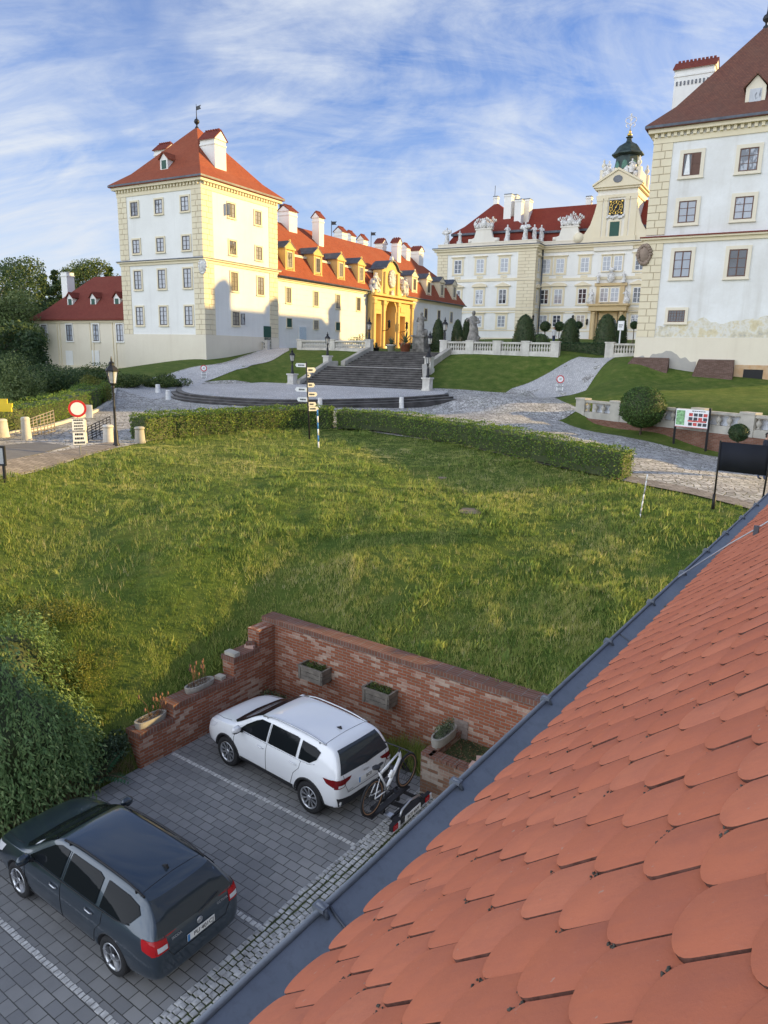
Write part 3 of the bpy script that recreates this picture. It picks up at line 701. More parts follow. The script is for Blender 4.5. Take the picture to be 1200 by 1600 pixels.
def chimney(parent, x0, x1, y0, y1, z0, z1, cap='x', name='chimney', tall=.7):
    """white plastered stack with a bricked band and a small tiled saddle roof"""
    mb = MB(); mb.box(x0, x1, y0, y1, z0, z1)
    mb.box(x0-.06, x1+.06, y0-.06, y1+.06, z1-.5, z1-.36)
    if cap == 'x': mb.prism([(x0-.1, y0-.1, z1), (x0-.1, y1+.1, z1), (x0-.1, (y0+y1)/2, z1+tall)], (x1-x0+.2, 0, 0), 0); 
    elif cap == 'y': mb.prism([(x0-.1, y0-.1, z1), (x1+.1, y0-.1, z1), ((x0+x1)/2, y0-.1, z1+tall)], (0, y1-y0+.2, 0), 0)
    c = part(mb, name, M['wall_white'], parent)
    if cap:
        mb = MB(); t_ = .07
        if cap == 'x':
            for s, ya in ((-1, y0-.16), (1, y1+.16)):
                ym = (y0+y1)/2; mb.add([(x0-.16, ya, z1-.02), (x1+.16, ya, z1-.02), (x1+.16, ym, z1+tall+.08), (x0-.16, ym, z1+tall+.08), (x0-.16, ya, z1+t_), (x1+.16, ya, z1+t_), (x1+.16, ym, z1+tall+.17), (x0-.16, ym, z1+tall+.17)], [(0,1,5,4),(4,5,6,7),(3,2,1,0),(0,4,7,3),(1,2,6,5),(2,3,7,6)])
            n = max(3, int((x1-x0)/.28))
            for i in range(n): x = x0 + (x1-x0)*(i+.5)/n; mb.box(x-.09, x+.09, (y0+y1)/2-.1, (y0+y1)/2+.1, z1+tall+.1, z1+tall+.28)
        else:
            for xa in (x0-.16, x1+.16):
                xm = (x0+x1)/2; mb.add([(xa, y0-.16, z1-.02), (xa, y1+.16, z1-.02), (xm, y1+.16, z1+tall+.08), (xm, y0-.16, z1+tall+.08), (xa, y0-.16, z1+t_), (xa, y1+.16, z1+t_), (xm, y1+.16, z1+tall+.17), (xm, y0-.16, z1+tall+.17)], [(0,1,5,4),(4,5,6,7),(3,2,1,0),(0,4,7,3),(1,2,6,5),(2,3,7,6)])
            n = max(3, int((y1-y0)/.28))
            for i in range(n): y = y0 + (y1-y0)*(i+.5)/n; mb.box((x0+x1)/2-.1, (x0+x1)/2+.1, y-.09, y+.09, z1+tall+.1, z1+tall+.28)
        part(mb, 'chimney_cap', M['roof_dark'], c)
    return c
def quoin(mb, x0, x1, y, z0, z1, face, bh=.46, prj=.05, seam=.03):
    """rusticated corner strip: blocks with sunk joints; face 'f' looks to -y, 'r' to +x, 'l' to -x (then x is y)"""
    n = max(1, round((z1-z0)/bh)); hh = (z1-z0)/n
    for i in range(n):
        a, b = z0 + i*hh + seam/2, z0 + (i+1)*hh - seam/2; m = x0 + (x1-x0)*(.42 if i % 2 else .62)
        for u0, u1 in ((x0, m-seam/2), (m+seam/2, x1)):
            if face == 'f': mb.box(u0, u1, y-prj, y+.02, a, b)
            elif face == 'r': mb.box(y-.02, y+prj, u0, u1, a, b)
            else: mb.box(y-prj, y+.02, u0, u1, a, b)
    if face == 'f': mb.box(x0+.005, x1-.005, y-prj*.35, y+.02, z0, z1, 1)
    elif face == 'r': mb.box(y-.02, y+prj*.35, x0+.005, x1-.005, z0, z1, 1)
    else: mb.box(y-prj*.35, y+.02, x0+.005, x1-.005, z0, z1, 1)
def ringbox(mb, x0, x1, y0, y1, z0, z1, o, mi=0):
    """a string course right round a building"""
    mb.box(x0-o, x1+o, y0-o, y0+.01, z0, z1, mi); mb.box(x0-o, x1+o, y1-.01, y1+o, z0, z1, mi)
    mb.box(x0-o, x0+.01, y0+.01, y1-.01, z0, z1, mi); mb.box(x1-.01, x1+o, y0+.01, y1-.01, z0, z1, mi)
def dentils(mb, x0, x1, y0, y1, z0, z1, o, step=.42):
    x = x0
    while x < x1: mb.box(x, x+step*.5, y0-o, y0+.01, z0, z1); x += step
    y = y0+.2
    while y < y1: mb.box(x1-.01, x1+o, y, y+step*.5, z0, z1); mb.box(x0-o, x0+.01, y, y+step*.5, z0, z1); y += step
def finial(parent, x, y, z, s=1.0, flag=True):
    mb = MB(); mb.lathe([(.30*s, -.5*s), (.26*s, 0), (.10*s, .15*s), (.12*s, .35*s), (.34*s, .55*s), (.40*s, .75*s), (.30*s, .98*s), (.10*s, 1.12*s), (.06*s, 1.4*s), (.03*s, 3.0*s)], (x, y, z), 10)
    o = part(mb, 'finial', M['dark_metal'], parent)
    if flag:
        f = MB(); f.prism([(x+.03, y, z+2.2*s), (x+1.0*s, y-.1, z+2.25*s), (x+.75*s, y-.08, z+2.5*s), (x+1.0*s, y-.1, z+2.75*s), (x+.03, y, z+2.7*s)], (0, .03, 0)); part(f, 'weather_flag', M['dark_metal'], o)
def small_dormer(parent, x, y, z, w=.95, h=1.1, d=2.2, green=True, roof='roof_red', face='f', wall='wall_white', pitch=.75):
    """little gabled roof dormer, front towards -y ('f') or +x ('r')"""
    def T(p): return (x+p[0], y+p[1], z+p[2]) if face == 'f' else (x-p[1], y+p[0], z+p[2])
    g = w*pitch; mb = MB()
    mb.prism([T(q) for q in [(-w/2, 0, 0), (w/2, 0, 0), (w/2, 0, h), (0, 0, h+g*.8), (-w/2, 0, h)]], Vector(T((0, d, 0))) - Vector(T((0, 0, 0))))
    o = part(mb, 'dormer', M[wall], parent); mb = MB(); e = .16
    for s in (-1, 1):
        P = [(0, -.18, h+g*.8+.02), (s*(w/2+e), -.18, h-.05), (s*(w/2+e), d, h-.05), (0, d, h+g*.8+.02)]
        mb.prism([T(q) for q in P], (0, 0, .10))
    part(mb, 'dormer_roof', M[roof], o); mb = MB()
    a, b = w*.30, h*.85
    P = [(-a, -.03, .12), (a, -.03, .12), (a, -.03, b+.05), (-a, -.03, b+.05)]
    mb.prism([T(q) for q in P], Vector(T((0, .05, 0))) - Vector(T((0, 0, 0)))); part(mb, 'shutter' if green else 'pane', M['shutter_green' if green else 'pane'], o)
    return o
def relief(mb, c, s, seed, face='f', n=14):
    """a carved cartouche: an oval shield with scrolls"""
    rr_ = random.Random(seed); T = (lambda u, d, v: (c[0]+u, c[1]-d, c[2]+v)) if face == 'f' else (lambda u, d, v: (c[0]+d, c[1]+u, c[2]+v))
    q = (lambda a, b, h: (a, b, h)) if face == 'f' else (lambda a, b, h: (b, a, h))
    mb.blob(T(0, .05, 0), q(.5*s, .22*s, .72*s), seed)
    for i in range(n):
        t_ = 2*PI*i/n; mb.blob(T(.55*s*math.cos(t_), .06, .8*s*math.sin(t_)), q(.19*s*rr_.uniform(.7, 1.2), .16*s, .19*s*rr_.uniform(.7, 1.2)), seed+i, n=6, m=5)

stucco('quoin_joint', (.50, .42, .29), (.42, .35, .25), .4)
def tower(name, label, b0, b1, a0, a1, zg, zband, ze, zr, wall, roofm, wins_f, wins_r, plinth, right):
    root = thing(name, label, 'tower', CF, ((b0+b1)/2, a0, zg))
    mb = MB(); mb.box(b0, b1, a0, a1, zg-3, ze+.1); part(mb, 'wall', M[wall], root)
    mb = MB(); o = .07
    mb.box(b0-o, b1+o, a0-o, a0+.02, zg-3, plinth); mb.box(b1-.02, b1+o, a0+.02, a1+o, zg-3, plinth); mb.box(b0-o, b0+.02, a0+.02, a1+o, zg-3, plinth); part(mb, 'plinth', M['wall_cream_pale'], root)
    mb = MB(); qw = 1.25
    for z0, z1 in ((plinth, zband-.35), (zband+.2, ze-1.0)):
        for u0, u1, v, fc in ((b0, b0+qw, a0, 'f'), (b1-qw, b1+.05, a0, 'f'), (a0+.02, a0+qw*1.15, b1, 'r'), (a1-qw*1.15, a1, b1, 'r'), (a0+.02, a0+qw*1.15, b0, 'l')): mb = MB(); quoin(mb, u0, u1, v, z0, z1, fc, .5, .06, .05); part(mb, 'corner_quoin', [M['wall_cream'], M['quoin_joint']], root)
    mb = MB(); ringbox(mb, b0, b1, a0, a1, zband-.38, zband-.12, .12); ringbox(mb, b0, b1, a0, a1, zband-.12, zband, .30)
    s = part(mb, 'string_course', M['wall_cream'], root)
    mb = MB(); ringbox(mb, b0, b1, a0, a1, zband+.002, zband+.09, .36); part(mb, 'tile_ledge', M['roof_dark' if right else 'lead'], s)
    mb = MB(); ringbox(mb, b0, b1, a0, a1, ze-1.0, ze-.62, .08); dentils(mb, b0, b1, a0, a1, ze-.62, ze-.36, .24); ringbox(mb, b0, b1, a0, a1, ze-.36, ze-.02, .42); part(mb, 'cornice', M['wall_cream'], root)
    mb = MB(); hip_roof(mb, b0, b1, a0, a1, ze+.12, zr, None, .62); r_ = part(mb, 'roof', M[roofm], root)
    mb = MB(); ringbox(mb, b0-.52, b1+.52, a0-.52, a1+.52, ze-.06, ze+.10, .12); part(mb, 'gutter', M['lead'], r_)
    for (pr, b, z) in wins_f: put_win(root, pr, (b, a0-.01, z))
    for (pr, a, z) in wins_r: put_win(root, pr, (b1+.01, a, z), RZX)
    finial(root, (b0+b1)/2, (a0+a1)/2, zr, .72, not right)
    return root

# ---------------------------------------------------------------- left corner tower
wS = win_proto(1.0, 1.3, .15, .075, 2, 3); wT = win_proto(1.02, 1.8, .15, .075, 2, 4); wTw = win_proto(1.02, 1.8, .15, .075, 2, 4, pmat='pane_warm')
wSw = win_proto(1.0, 1.3, .15, .075, 2, 3, pmat='pane_warm')
B0, B1, A0, A1 = -62.3, -51.0, 54.5, 66.0
cols = (-59.92, -56.54, -53.08)
wf = [(wS, b, 13.52) for b in cols] + [(wS, b, 9.97) for b in cols] + [(wT, b, 6.72) for b in cols] + [(wT, b, 3.18) for b in cols]
wr = [(wSw, 58.68, 13.45), (wSw, 62.75, 13.4), (wSw, 58.72, 9.97), (wSw, 62.8, 9.92), (wTw, 58.85, 6.72), (wTw, 63.0, 6.65), (wSw, 58.95, 3.09)]
lt = tower('castle_tower', 'square white corner tower with a bright red pyramid roof, sunlit on its right side', B0, B1, A0, A1, -1.2, 8.5, 15.75, 22.1, 'wall_white', 'roof_red', wf, wr, 1.37, False)
chimney(lt, -54.1, -52.2, 57.9, 59.5, 15.5, 20.0, 'x', tall=.8)
p = ontoY(CF, 258, 225, 62.5); chimney(lt, p[0]-.9, p[0]+.9, 61.7, 63.3, 15.5, 21.0, 'x')
def on_slope(px, py, y0, z0, k):
    for y in np.arange(y0-1, y0+5, .02):
        q = ontoY(CF, px, py, y)
        if z0 + k*(y-y0) > q[2]: return q
    return q
q = on_slope(257, 264, 55.5, 17.1, 1.05); small_dormer(lt, q[0], q[1]-.05, q[2]-.12, 1.0, 1.0, 2.0)
mb = MB(); relief(mb, (-51.0, 54.45, 7.75), .8, 5); part(mb, 'coat_of_arms', M['statue_white'], lt)
mb = MB(); mb.box(-51.05, -50.93, 63.45, 64.65, -.3, 2.55); part(mb, 'door', M['shutter_green'], lt)
# open casement leaves beside two of the sunny windows
for a, z in ((57.95, 13.45), (59.75, 3.09)):
    mb = MB(); mb.box(-50.95, -50.45, a-.02, a+.02, z-.55, z-.5, 0); mb.box(-50.95, -50.45, a-.02, a+.02, z+.5, z+.55, 0); mb.box(-50.5, -50.45, a-.02, a+.02, z-.5, z+.5, 0); mb.box(-50.95, -50.9, a-.02, a+.02, z-.5, z+.5, 0); mb.box(-50.9, -50.5, a-.008, a+.008, z-.5, z+.5, 1)
    part(mb, 'casement', [M['dark_frame'], M['pane_pale']], lt)

# ---------------------------------------------------------------- long left wing with the gate
WB = -51.25; AE = 117.0
lw = thing('palace_wing', 'long sunlit white wing with red mansard roof, dormers and a yellow baroque gate', 'palace wing', CF, (WB, 90, .3))
mb = MB(); mb.box(-64.5, WB, 66.02, 86.2, -3, 7.9); mb.box(-64.5, WB, 97.0, AE, -3, 7.9); mb.box(-64.5, WB-5.5, 86.2, 97.0, -3, 7.9); mb.box(WB-5.5, WB-.92, 86.2, 97.0, 7.3, 7.9); part(mb, 'wall', M['wall_white'], lw)
mb = MB()                                   # shallow rustication: raised courses between sunk joints
a_edges = (66.1, 85.4, 97.6, AE)
for a0, a1 in ((66.15, 85.7), (97.5, AE-.1)):
    n = 11; mb = MB()
    for i in range(n):
        z0 = .9 + i*(6.6/n); mb.box(WB-.02, WB+.03, a0, a1, z0+.02, z0+6.6/n-.025)
    part(mb, 'rustication', M['wall_white'], lw)
mb = MB(); mb.box(WB-.02, WB+.10, 66.15, AE, -3, .88); part(mb, 'plinth', M['wall_white'], lw)
mb = MB(); mb.box(WB-.02, WB+.14, 66.1, AE, 7.52, 7.72); mb.box(WB-.02, WB+.30, 66.1, AE, 7.72, 7.95); part(mb, 'cornice', M['wall_cream'], lw)
zE, zB, zR = 7.96, 10.75, 15.3
xe, xb, xr = WB+.55, WB-1.15, -57.6
def mansard(mb, x_e, x_b, x_r, a0, a1, ze, zb, zr, hip1):
    """two-pitched roof along y, mirrored behind, hipped at the far end"""
    xm = 2*x_r; E_ = [x_e, x_b, x_r]; zz = [ze, zb, zr]
    vs = [(x_e, a0, ze), (x_b, a0, zb), (x_r, a0, zr), (xm-x_b, a0, zb), (xm-x_e, a0, ze),
          (x_e, a1, ze), (x_b, a1-hip1*.28, zb), (x_r, a1-hip1, zr), (xm-x_b, a1-hip1*.28, zb), (xm-x_e, a1, ze)]
    mb.add(vs, [(0,5,6,1), (1,6,7,2), (2,7,8,3), (3,8,9,4), (4,3,2,1,0), (5,9,8,6), (6,8,7), (0,4,9,5)])
mb = MB(); mansard(mb, xe, xb, xr, 66.02, AE+.55, zE, zB, zR, 7.2); rf = part(mb, 'roof', M['roof_red'], lw)
mb = MB(); mb.box(xb-.05, xb+.18, 66.1, AE-1.4, zB-.16, zB+.10); part(mb, 'roof_moulding', M['wall_cream_pale'], rf)
mb = MB(); mb.tube([(xe+.02, 66.1, zE), (xe+.02, AE+.5, zE)], .10, 8); mb.tube([(xe-.05, 85.3, zE), (WB+.16, 85.3, 7.3), (WB+.16, 85.3, .2)], .07, 8); part(mb, 'gutter', M['lead'], rf)
wW = win_proto(.9, 1.6, .13, .07, 2, 3, pmat='pane_warm'); wG = win_proto(.9, .95, .10, .06, 2, 1, fmat='shutter_green', pmat='shutter_green')
wW2 = win_proto(.9, 1.6, .13, .07, 2, 3, pmat='pane')
for a in (68.2, 73.6, 78.4, 83.3): put_win(lw, wW, (WB+.03, a, 6.1), RZX)
for a in (98.2, 103.1, 107.8, 112.6): put_win(lw, wW2, (WB+.03, a, 5.9), RZX)
for a, p in ((68.3, wG), (73.6, wW), (78.4, wG)): put_win(lw, p, (WB+.03, a, 3.1), RZX, None if p is wG else (1, 1, .6))
def wing_dormer(a):
    x = WB-.05; mb = MB(); w = .86
    mb.box(x-2.6, x, a-w, a+w, 8.75, 11.15); mb.box(x-.02, x+.10, a-w-.08, a+w+.08, 8.62, 8.85); mb.box(x-.02, x+.07, a-w, a-w+.26, 8.85, 11.0); mb.box(x-.02, x+.07, a+w-.26, a+w, 8.85, 11.0)
    mb.box(x-.02, x+.18, a-w-.12, a+w+.12, 11.0, 11.17)
    mb.prism([(x-.05, a-w-.1, 11.17), (x-.05, a+w+.1, 11.17), (x-.05, a+.3, 11.75), (x-.05, a, 11.9), (x-.05, a-.3, 11.75)], (.12, 0, 0)); mb.blob((x+.03, a, 11.95), (.14, .16, .2), 3, n=6, m=5)
    d = part(mb, 'dormer', M['wall_ochre' if a < 97 else 'wall_cream'], lw)
    mb = MB()
    for s in (-1, 1): mb.prism([(x+.12, a, 11.92), (x+.12, a+s*(w+.22), 11.12), (x-3.4, a+s*(w+.22), 11.12), (x-3.4, a, 11.92)], (0, 0, .09))
    part(mb, 'dormer_roof', M['lead'], d)
    f = inst(wD[0], 'window', d); f.location = (x+.015-WB, a-90, 9.95-.3); f.rotation_euler = (0, 0, RZX); f2 = inst(wD[1], 'pane', d); f2.location = f.location; f2.rotation_euler = (0, 0, RZX)
wD = win_proto(.82, 1.55, .07, .07, 2, 3, smat='wall_cream', pmat='pane_warm', sill=False)
for a in (68.6, 74.1, 79.15, 84.0, 99.2, 104.0, 108.8, 113.6): wing_dormer(a)
# chimneys of the wing, read off along the ridge
def chim_at(px0, px1, ptop, x, dy, parent, zb, cap):
    p = ontoX(CF, (px0+px1)/2, ptop, x); dy *= .86; return chimney(parent, x-dy, x+dy, p[1]-dy, p[1]+dy, zb, p[2]-.5, cap, tall=.6)
for (u0, u1, v, x, d, zb) in [(437,462,325,-57.2,.95,13.5),(491,503,335,-55.6,.62,12.5),(525,540,358,-60.5,.8,13),(541,553,364,-61.5,.7,13),(561,572,370,-58.6,.65,13),(588,602,376,-58.2,.75,13.5),(614,625,375,-56.2,.65,12.5),(627,640,383,-57.2,.7,13),(642,661,388,-57.0,.95,12.5)]:
    chim_at(u0, u1, v, x, d, lw, zb, 'y' if u0 % 2 else 'x')
for (px, pt) in ((518, 345), (580, 362), (437, 318)):
    p = ontoX(CF, px, pt, -59.5); mb = MB(); mb.tube([(-59.5, p[1], 13.2), (-59.5, p[1], p[2])], .045, 6); mb.prism([(-59.5, p[1], p[2]-.1), (-58.7, p[1]+.1, p[2]-.12), (-58.9, p[1]+.08, p[2]-.35), (-58.7, p[1]+.1, p[2]-.55), (-59.5, p[1], p[2]-.55)], (0, .03, 0)); part(mb, 'weather_vane', M['dark_metal'], lw)
mb = MB(); p = ontoX(CF, 472, 523, WB); mb.box(WB+.04, WB+.12, p[1]-.75, p[1]+.75, p[2]-.95, p[2]+.95); nb_ = part(mb, 'notice_board', M['white_frame'], lw)
mb = MB(); mb.box(WB+.122, WB+.13, p[1]-.66, p[1]+.66, p[2]-.86, p[2]+.86); plain('board_blue', (.52, .60, .66), .5); part(mb, 'notice_sheet', M['board_blue'], nb_)

# the gate: ochre front with a tall arch, two side doorways and a curved gable carrying sculpture
gt = None
GX0, GX1 = WB-.9, WB+.75; ga0, ga1 = 85.75, 97.4
def gy(px, py): return ontoX(CF, px, py, GX1)[1:]
aL0, aL1 = gy(585, 520)[0], gy(595, 520)[0]; aC0, aC1 = gy(601.5, 520)[0], gy(617.5, 520)[0]; aR0, aR1 = gy(624, 520)[0], gy(632.5, 520)[0]
zL = gy(590, 490)[1]; zS = gy(609, 487)[1]; zTop = 7.7; g0 = -.5
mb = MB()
for u0, u1 in ((ga0, aL0), (aL1, aC0), (aC1, aR0), (aR1, ga1)): mb.box(GX0, GX1, u0, u1, g0, zTop)
mb.box(GX0, GX1, aL0, aL1, zL, zTop); mb.box(GX0, GX1, aR0, aR1, zL, zTop)
ac, ar = (aC0+aC1)/2, (aC1-aC0)/2
arc = [(GX0, ac+ar*math.cos(t_), zS+ar*math.sin(t_)) for t_ in np.linspace(0, PI, 13)]
for i in range(12):
    (x, y0, z0), (_, y1, z1) = arc[i], arc[i+1]; mb.prism([(GX0, y0, z0), (GX0, y0, zTop), (GX0, y1, zTop), (GX0, y1, z1)], (GX1-GX0, 0, 0))
gate = part(mb, 'gate', M['wall_ochre'], lw)
mb = MB()
for u in (ga0+.35, (aL1+aC0)/2, (aC1+aR0)/2, ga1-.35):
    mb.box(GX1-.02, GX1+.32, u-.3, u+.3, g0, .9); mb.box(GX1-.02, GX1+.24, u-.24, u+.24, .9, 6.4); mb.box(GX1-.02, GX1+.34, u-.36, u+.36, 6.4, 6.9)
mb.box(GX1-.02, GX1+.28, ga0-.1, ga1+.1, zL+.45, zL+.7) if False else None
mb.box(GX1-.02, GX1+.36, ga0-.15, ga1+.15, 6.92, 7.2); mb.box(GX1-.02, GX1+.55, ga0-.25, ga1+.25, 7.45, 7.72)
for i in range(12):
    (x, y0, z0), (_, y1, z1) = arc[i], arc[i+1]; k = 1.16; y0b, y1b = ac+(y0-ac)*k, ac+(y1-ac)*k; z0b, z1b = zS+(z0-zS)*k, zS+(z1-zS)*k
    mb.prism([(GX1-.01, y0, z0), (GX1-.01, y0b, z0b), (GX1-.01, y1b, z1b), (GX1-.01, y1, z1)], (.13, 0, 0))
for u0, u1 in ((aL0, aL1), (aR0, aR1)): mb.box(GX1-.01, GX1+.08, u0+.15, u1-.15, zL+.5, 6.3)
part(mb, 'pilasters', M['wall_ochre'], gate)
def gpoly(P): return [(GX0+.2, ac+u, v) for u, v in P]
hgt = gy(609, 420)[1]
cur = [(-3.3, 7.72), (3.3, 7.72), (3.0, 8.3), (2.55, 8.9), (2.45, 10.4), (2.5, 10.9), (1.9, 11.05), (1.3, 11.7), (.6, 12.1), (0, 12.2), (-.6, 12.1), (-1.3, 11.7), (-1.9, 11.05), (-2.5, 10.9), (-2.45, 10.4), (-2.55, 8.9), (-3.0, 8.3)]
mb = MB(); mb.prism(gpoly(cur), (1.45, 0, 0)); top = [(-2.6, 10.95), (-1.9, 11.1), (-1.3, 11.75), (-.6, 12.15), (0, 12.25), (.6, 12.15), (1.3, 11.75), (1.9, 11.1), (2.6, 10.95)]
for s in (-1, 1):
    mb.box(GX1-.1, GX1+.25, ac+s*1.75-.3, ac+s*1.75+.3, 7.9, 10.7)
    mb.lathe([(.55, 0), (.55, .6)], (GX1-.4, ac+s*4.1, 7.72), 10) 
part(mb, 'gable', M['wall_ochre'], gate)
mb = MB()
for i in range(8):
    (u0, v0), (u1, v1) = top[i], top[i+1]; mb.prism([(GX0-.6, ac+u0, v0), (GX0-.6, ac+u1, v1), (GX0-.6, ac+u1, v1+.14), (GX0-.6, ac+u0, v0+.14)], (GX1-GX0+.9, 0, 0))
part(mb, 'gable_roof', M['lead'], gate)
mb = MB(); relief(mb, (GX1+.1, ac, 9.9), 1.25, 9, 'r', 18); relief(mb, (GX1+.2, ac, 7.9), .6, 12, 'r', 8); mb.blob((GX1, ac, 12.5), (.3, .35, .4), 4); part(mb, 'coat_of_arms', M['statue_white'], gate)
mb = MB(); mb.box(WB-5.48, WB-5.3, 86.22, 96.98, g0, 7.29); mb.box(WB-5.3, GX0, 86.21, 86.4, g0, 7.29); mb.box(WB-5.3, GX0, 96.8, 96.99, g0, 7.29); mb.box(WB-5.3, GX0, 86.4, 96.8, 7.1, 7.29); mb.box(GX0+.2, GX0+.5, aL0, aL1, g0, zL); mb.box(GX0+.2, GX0+.5, aR0, aR1, g0, zL); part(mb, 'gate_passage', M['ochre_inside'], gate)
def figure(mb, c, h, seed=0, arm=1, yaw=0., robe=1.0):
    """a draped stone figure: robe, torso, arms, head, built as one lathe-like body with limbs"""
    rr_ = random.Random(seed); x, y, z = c; k = h/1.8; cs_, sn_ = math.cos(yaw), math.sin(yaw)
    T = lambda u, v, w: (x + (u*cs_ - v*sn_)*k, y + (u*sn_ + v*cs_)*k, z + w*k)
    vs, fs = [], []; prof = [(.34,.29,0,0,0),(.31,.27,.25,.02,0),(.27,.23,.6,.05,.0),(.26,.22,.85,.03,.02),(.22,.17,1.0,.0,.02),(.25,.18,1.2,-.02,.0),(.27,.17,1.38,-.02,0),(.19,.14,1.47,-.01,0),(.08,.08,1.52,0,0),(.075,.08,1.56,.0,-.01),(.105,.12,1.64,.01,-.02),(.11,.125,1.72,.01,-.02),(.08,.09,1.8,.01,-.02),(.01,.01,1.83,.01,-.02)]
    n = 14
    for i, (rx, ry, zz, ox, oy) in enumerate(prof):
        for q in range(n):
            t_ = 2*PI*q/n; fold = 1 + (.13*robe*math.sin(7*t_+seed+zz*3) if zz < 1.0 else .05*math.sin(5*t_+seed)); fold *= 1 if zz < 1.5 else 1/ (1+.0)
            vs.append(T(ox + rx*math.cos(t_)*fold, oy + ry*math.sin(t_)*fold, zz))
    for i in range(len(prof)-1):
        for q in range(n): l = (q+1) % n; fs.append((i*n+q, i*n+l, (i+1)*n+l, (i+1)*n+q))
    mb.add(vs, fs, 0, True)
    mb.tube([T(.24, 0, 1.36), T(.38, -.06, 1.12), T(.24, -.26, 1.0+.15*arm)], [.085*k, .07*k, .05*k], 8)
    mb.tube([T(-.24, 0, 1.36), T(-.40, -.02, 1.15+.1*arm), T(-.44+.2*arm, -.22, 1.02+.42*arm)], [.085*k, .07*k, .05*k], 8)
    mb.blob(T(.22, -.26, 1.02+.15*arm), (.06*k, .06*k, .07*k), 1, n=6, m=5); mb.blob(T(-.44+.2*arm, -.22, 1.05+.42*arm), (.06*k, .06*k, .07*k), 2, n=6, m=5)
    mb.tube([T(-.2, -.12, 1.4), T(.0, -.24, .95), T(.26, -.18, .6), T(.33, -.05, .2)], [.07*k, .1*k, .1*k, .06*k], 8)
for s, sd in ((-1, 1), (1, 2)):
    mb = MB(); c = (GX1-.2, ac+s*3.9, 7.72)
    figure(mb, (c[0]+.2, c[1]+s*.5, 8.2), 2.1, sd, 1, PI/2); figure(mb, (c[0]-.2, c[1]-s*.5, 7.9), 2.5, sd+5, .3, PI/2+s*.5)
    for i in range(9): mb.blob((c[0]+random.uniform(-.4, .5), c[1]+random.uniform(-1.1, 1.1), 7.9+random.uniform(0, 1.9)), (.35, .36, .42), i, n=7, m=5, amp=.3)
    part(mb, 'statue_group', M['statue_white'], gate)
for s in (-1, 1):
    mb = MB(); y = ac + s*2.55; mb.tube([(GX1+.2, y, 2.9), (GX1+1.0, y, 3.0), (GX1+1.25, y, 3.3)], .05, 6); mb.lathe([(.1, 0), (.22, .1), (.16, .75), (.3, .8), (.05, 1.05)], (GX1+1.25, y, 3.3), 6); part(mb, 'wall_lantern', M['dark_metal'], gate)

# ---------------------------------------------------------------- low cream house left of the tower
AX = 57.5
q0 = ontoY(CF, 53, 500, AX); q1 = ontoY(CF, 190, 497, AX); zr_ = ontoY(CF, 150, 433, AX+5)[2]
xl, xr2 = q0[0], -62.35; ze_ = q0[2]
an = thing('annex_house', 'low cream house with dark red roof and three white dormers, left of the corner tower', 'house', CF, ((xl+xr2)/2, AX, -4))
mb = MB(); mb.box(xl, xr2, AX, AX+10, -7, ze_); part(mb, 'wall', M['wall_cream_pale'], an)
mb = MB(); hip_roof(mb, xl, xr2+6, AX, AX+10, ze_+.1, zr_, (xl+5.2, xr2+6, AX+4.9, AX+5.1), .45, .98, .18); part(mb, 'roof', M['roof_dark'], an)
mb = MB(); mb.box(xl-.05, xr2, AX-.16, AX+.01, ze_-.35, ze_-.1); mb.box(xl-.05, xr2, AX-.10, AX+.01, ze_-5.75, ze_-5.2); part(mb, 'cornice', M['wall_cream'], an)
mb = MB()
for px in (92, 143, 178): mb = MB(); b = ontoY(CF, px, 540, AX)[0]; mb.box(b-.12, b+.0, AX-.07, AX+.01, -7, ze_-.36); mb.box(b+.35, b+.47, AX-.07, AX+.01, -7, ze_-.36); part(mb, 'pilaster_strip', M['wall_cream'], an)
mb = MB(); mb.tube([(xl-.1, AX-.12, ze_), (xl+.05, AX-.12, ze_-.6), (xl+.05, AX-.12, -6.5)], .1, 8); part(mb, 'downpipe', M['white_frame'], an)
wA = win_proto(1.05, 1.85, .14, .08, 2, 3, smat='wall_white', fmat='dark_frame', pmat='pane_pale')
for px in (70, 109, 150, 188): put_win(an, wA, (ontoY(CF, px, 520, AX)[0], AX-.01, ontoY(CF, px, 520, AX)[2]))
mb = MB()
for px in (70, 109, 150): mb = MB(); p = ontoY(CF, px, 560, AX); mb.box(p[0]-.62, p[0]+.62, AX-.05, AX+.01, p[2]-1.0, p[2]+.9); part(mb, 'wall_panel', M['wall_white'], an)
for px in (111, 147, 184): p = ontoY(CF, px, 478, AX+1.6); small_dormer(an, p[0], AX+1.5, p[2]-.15, .95, 1.05, 2.6, roof='roof_dark')
p = ontoY(CF, 105, 434, AX+5); chimney(an, p[0]-.55, p[0]+.55, AX+4.5, AX+5.6, zr_-2.4, ontoY(CF, 105, 426, AX+5)[2], None)
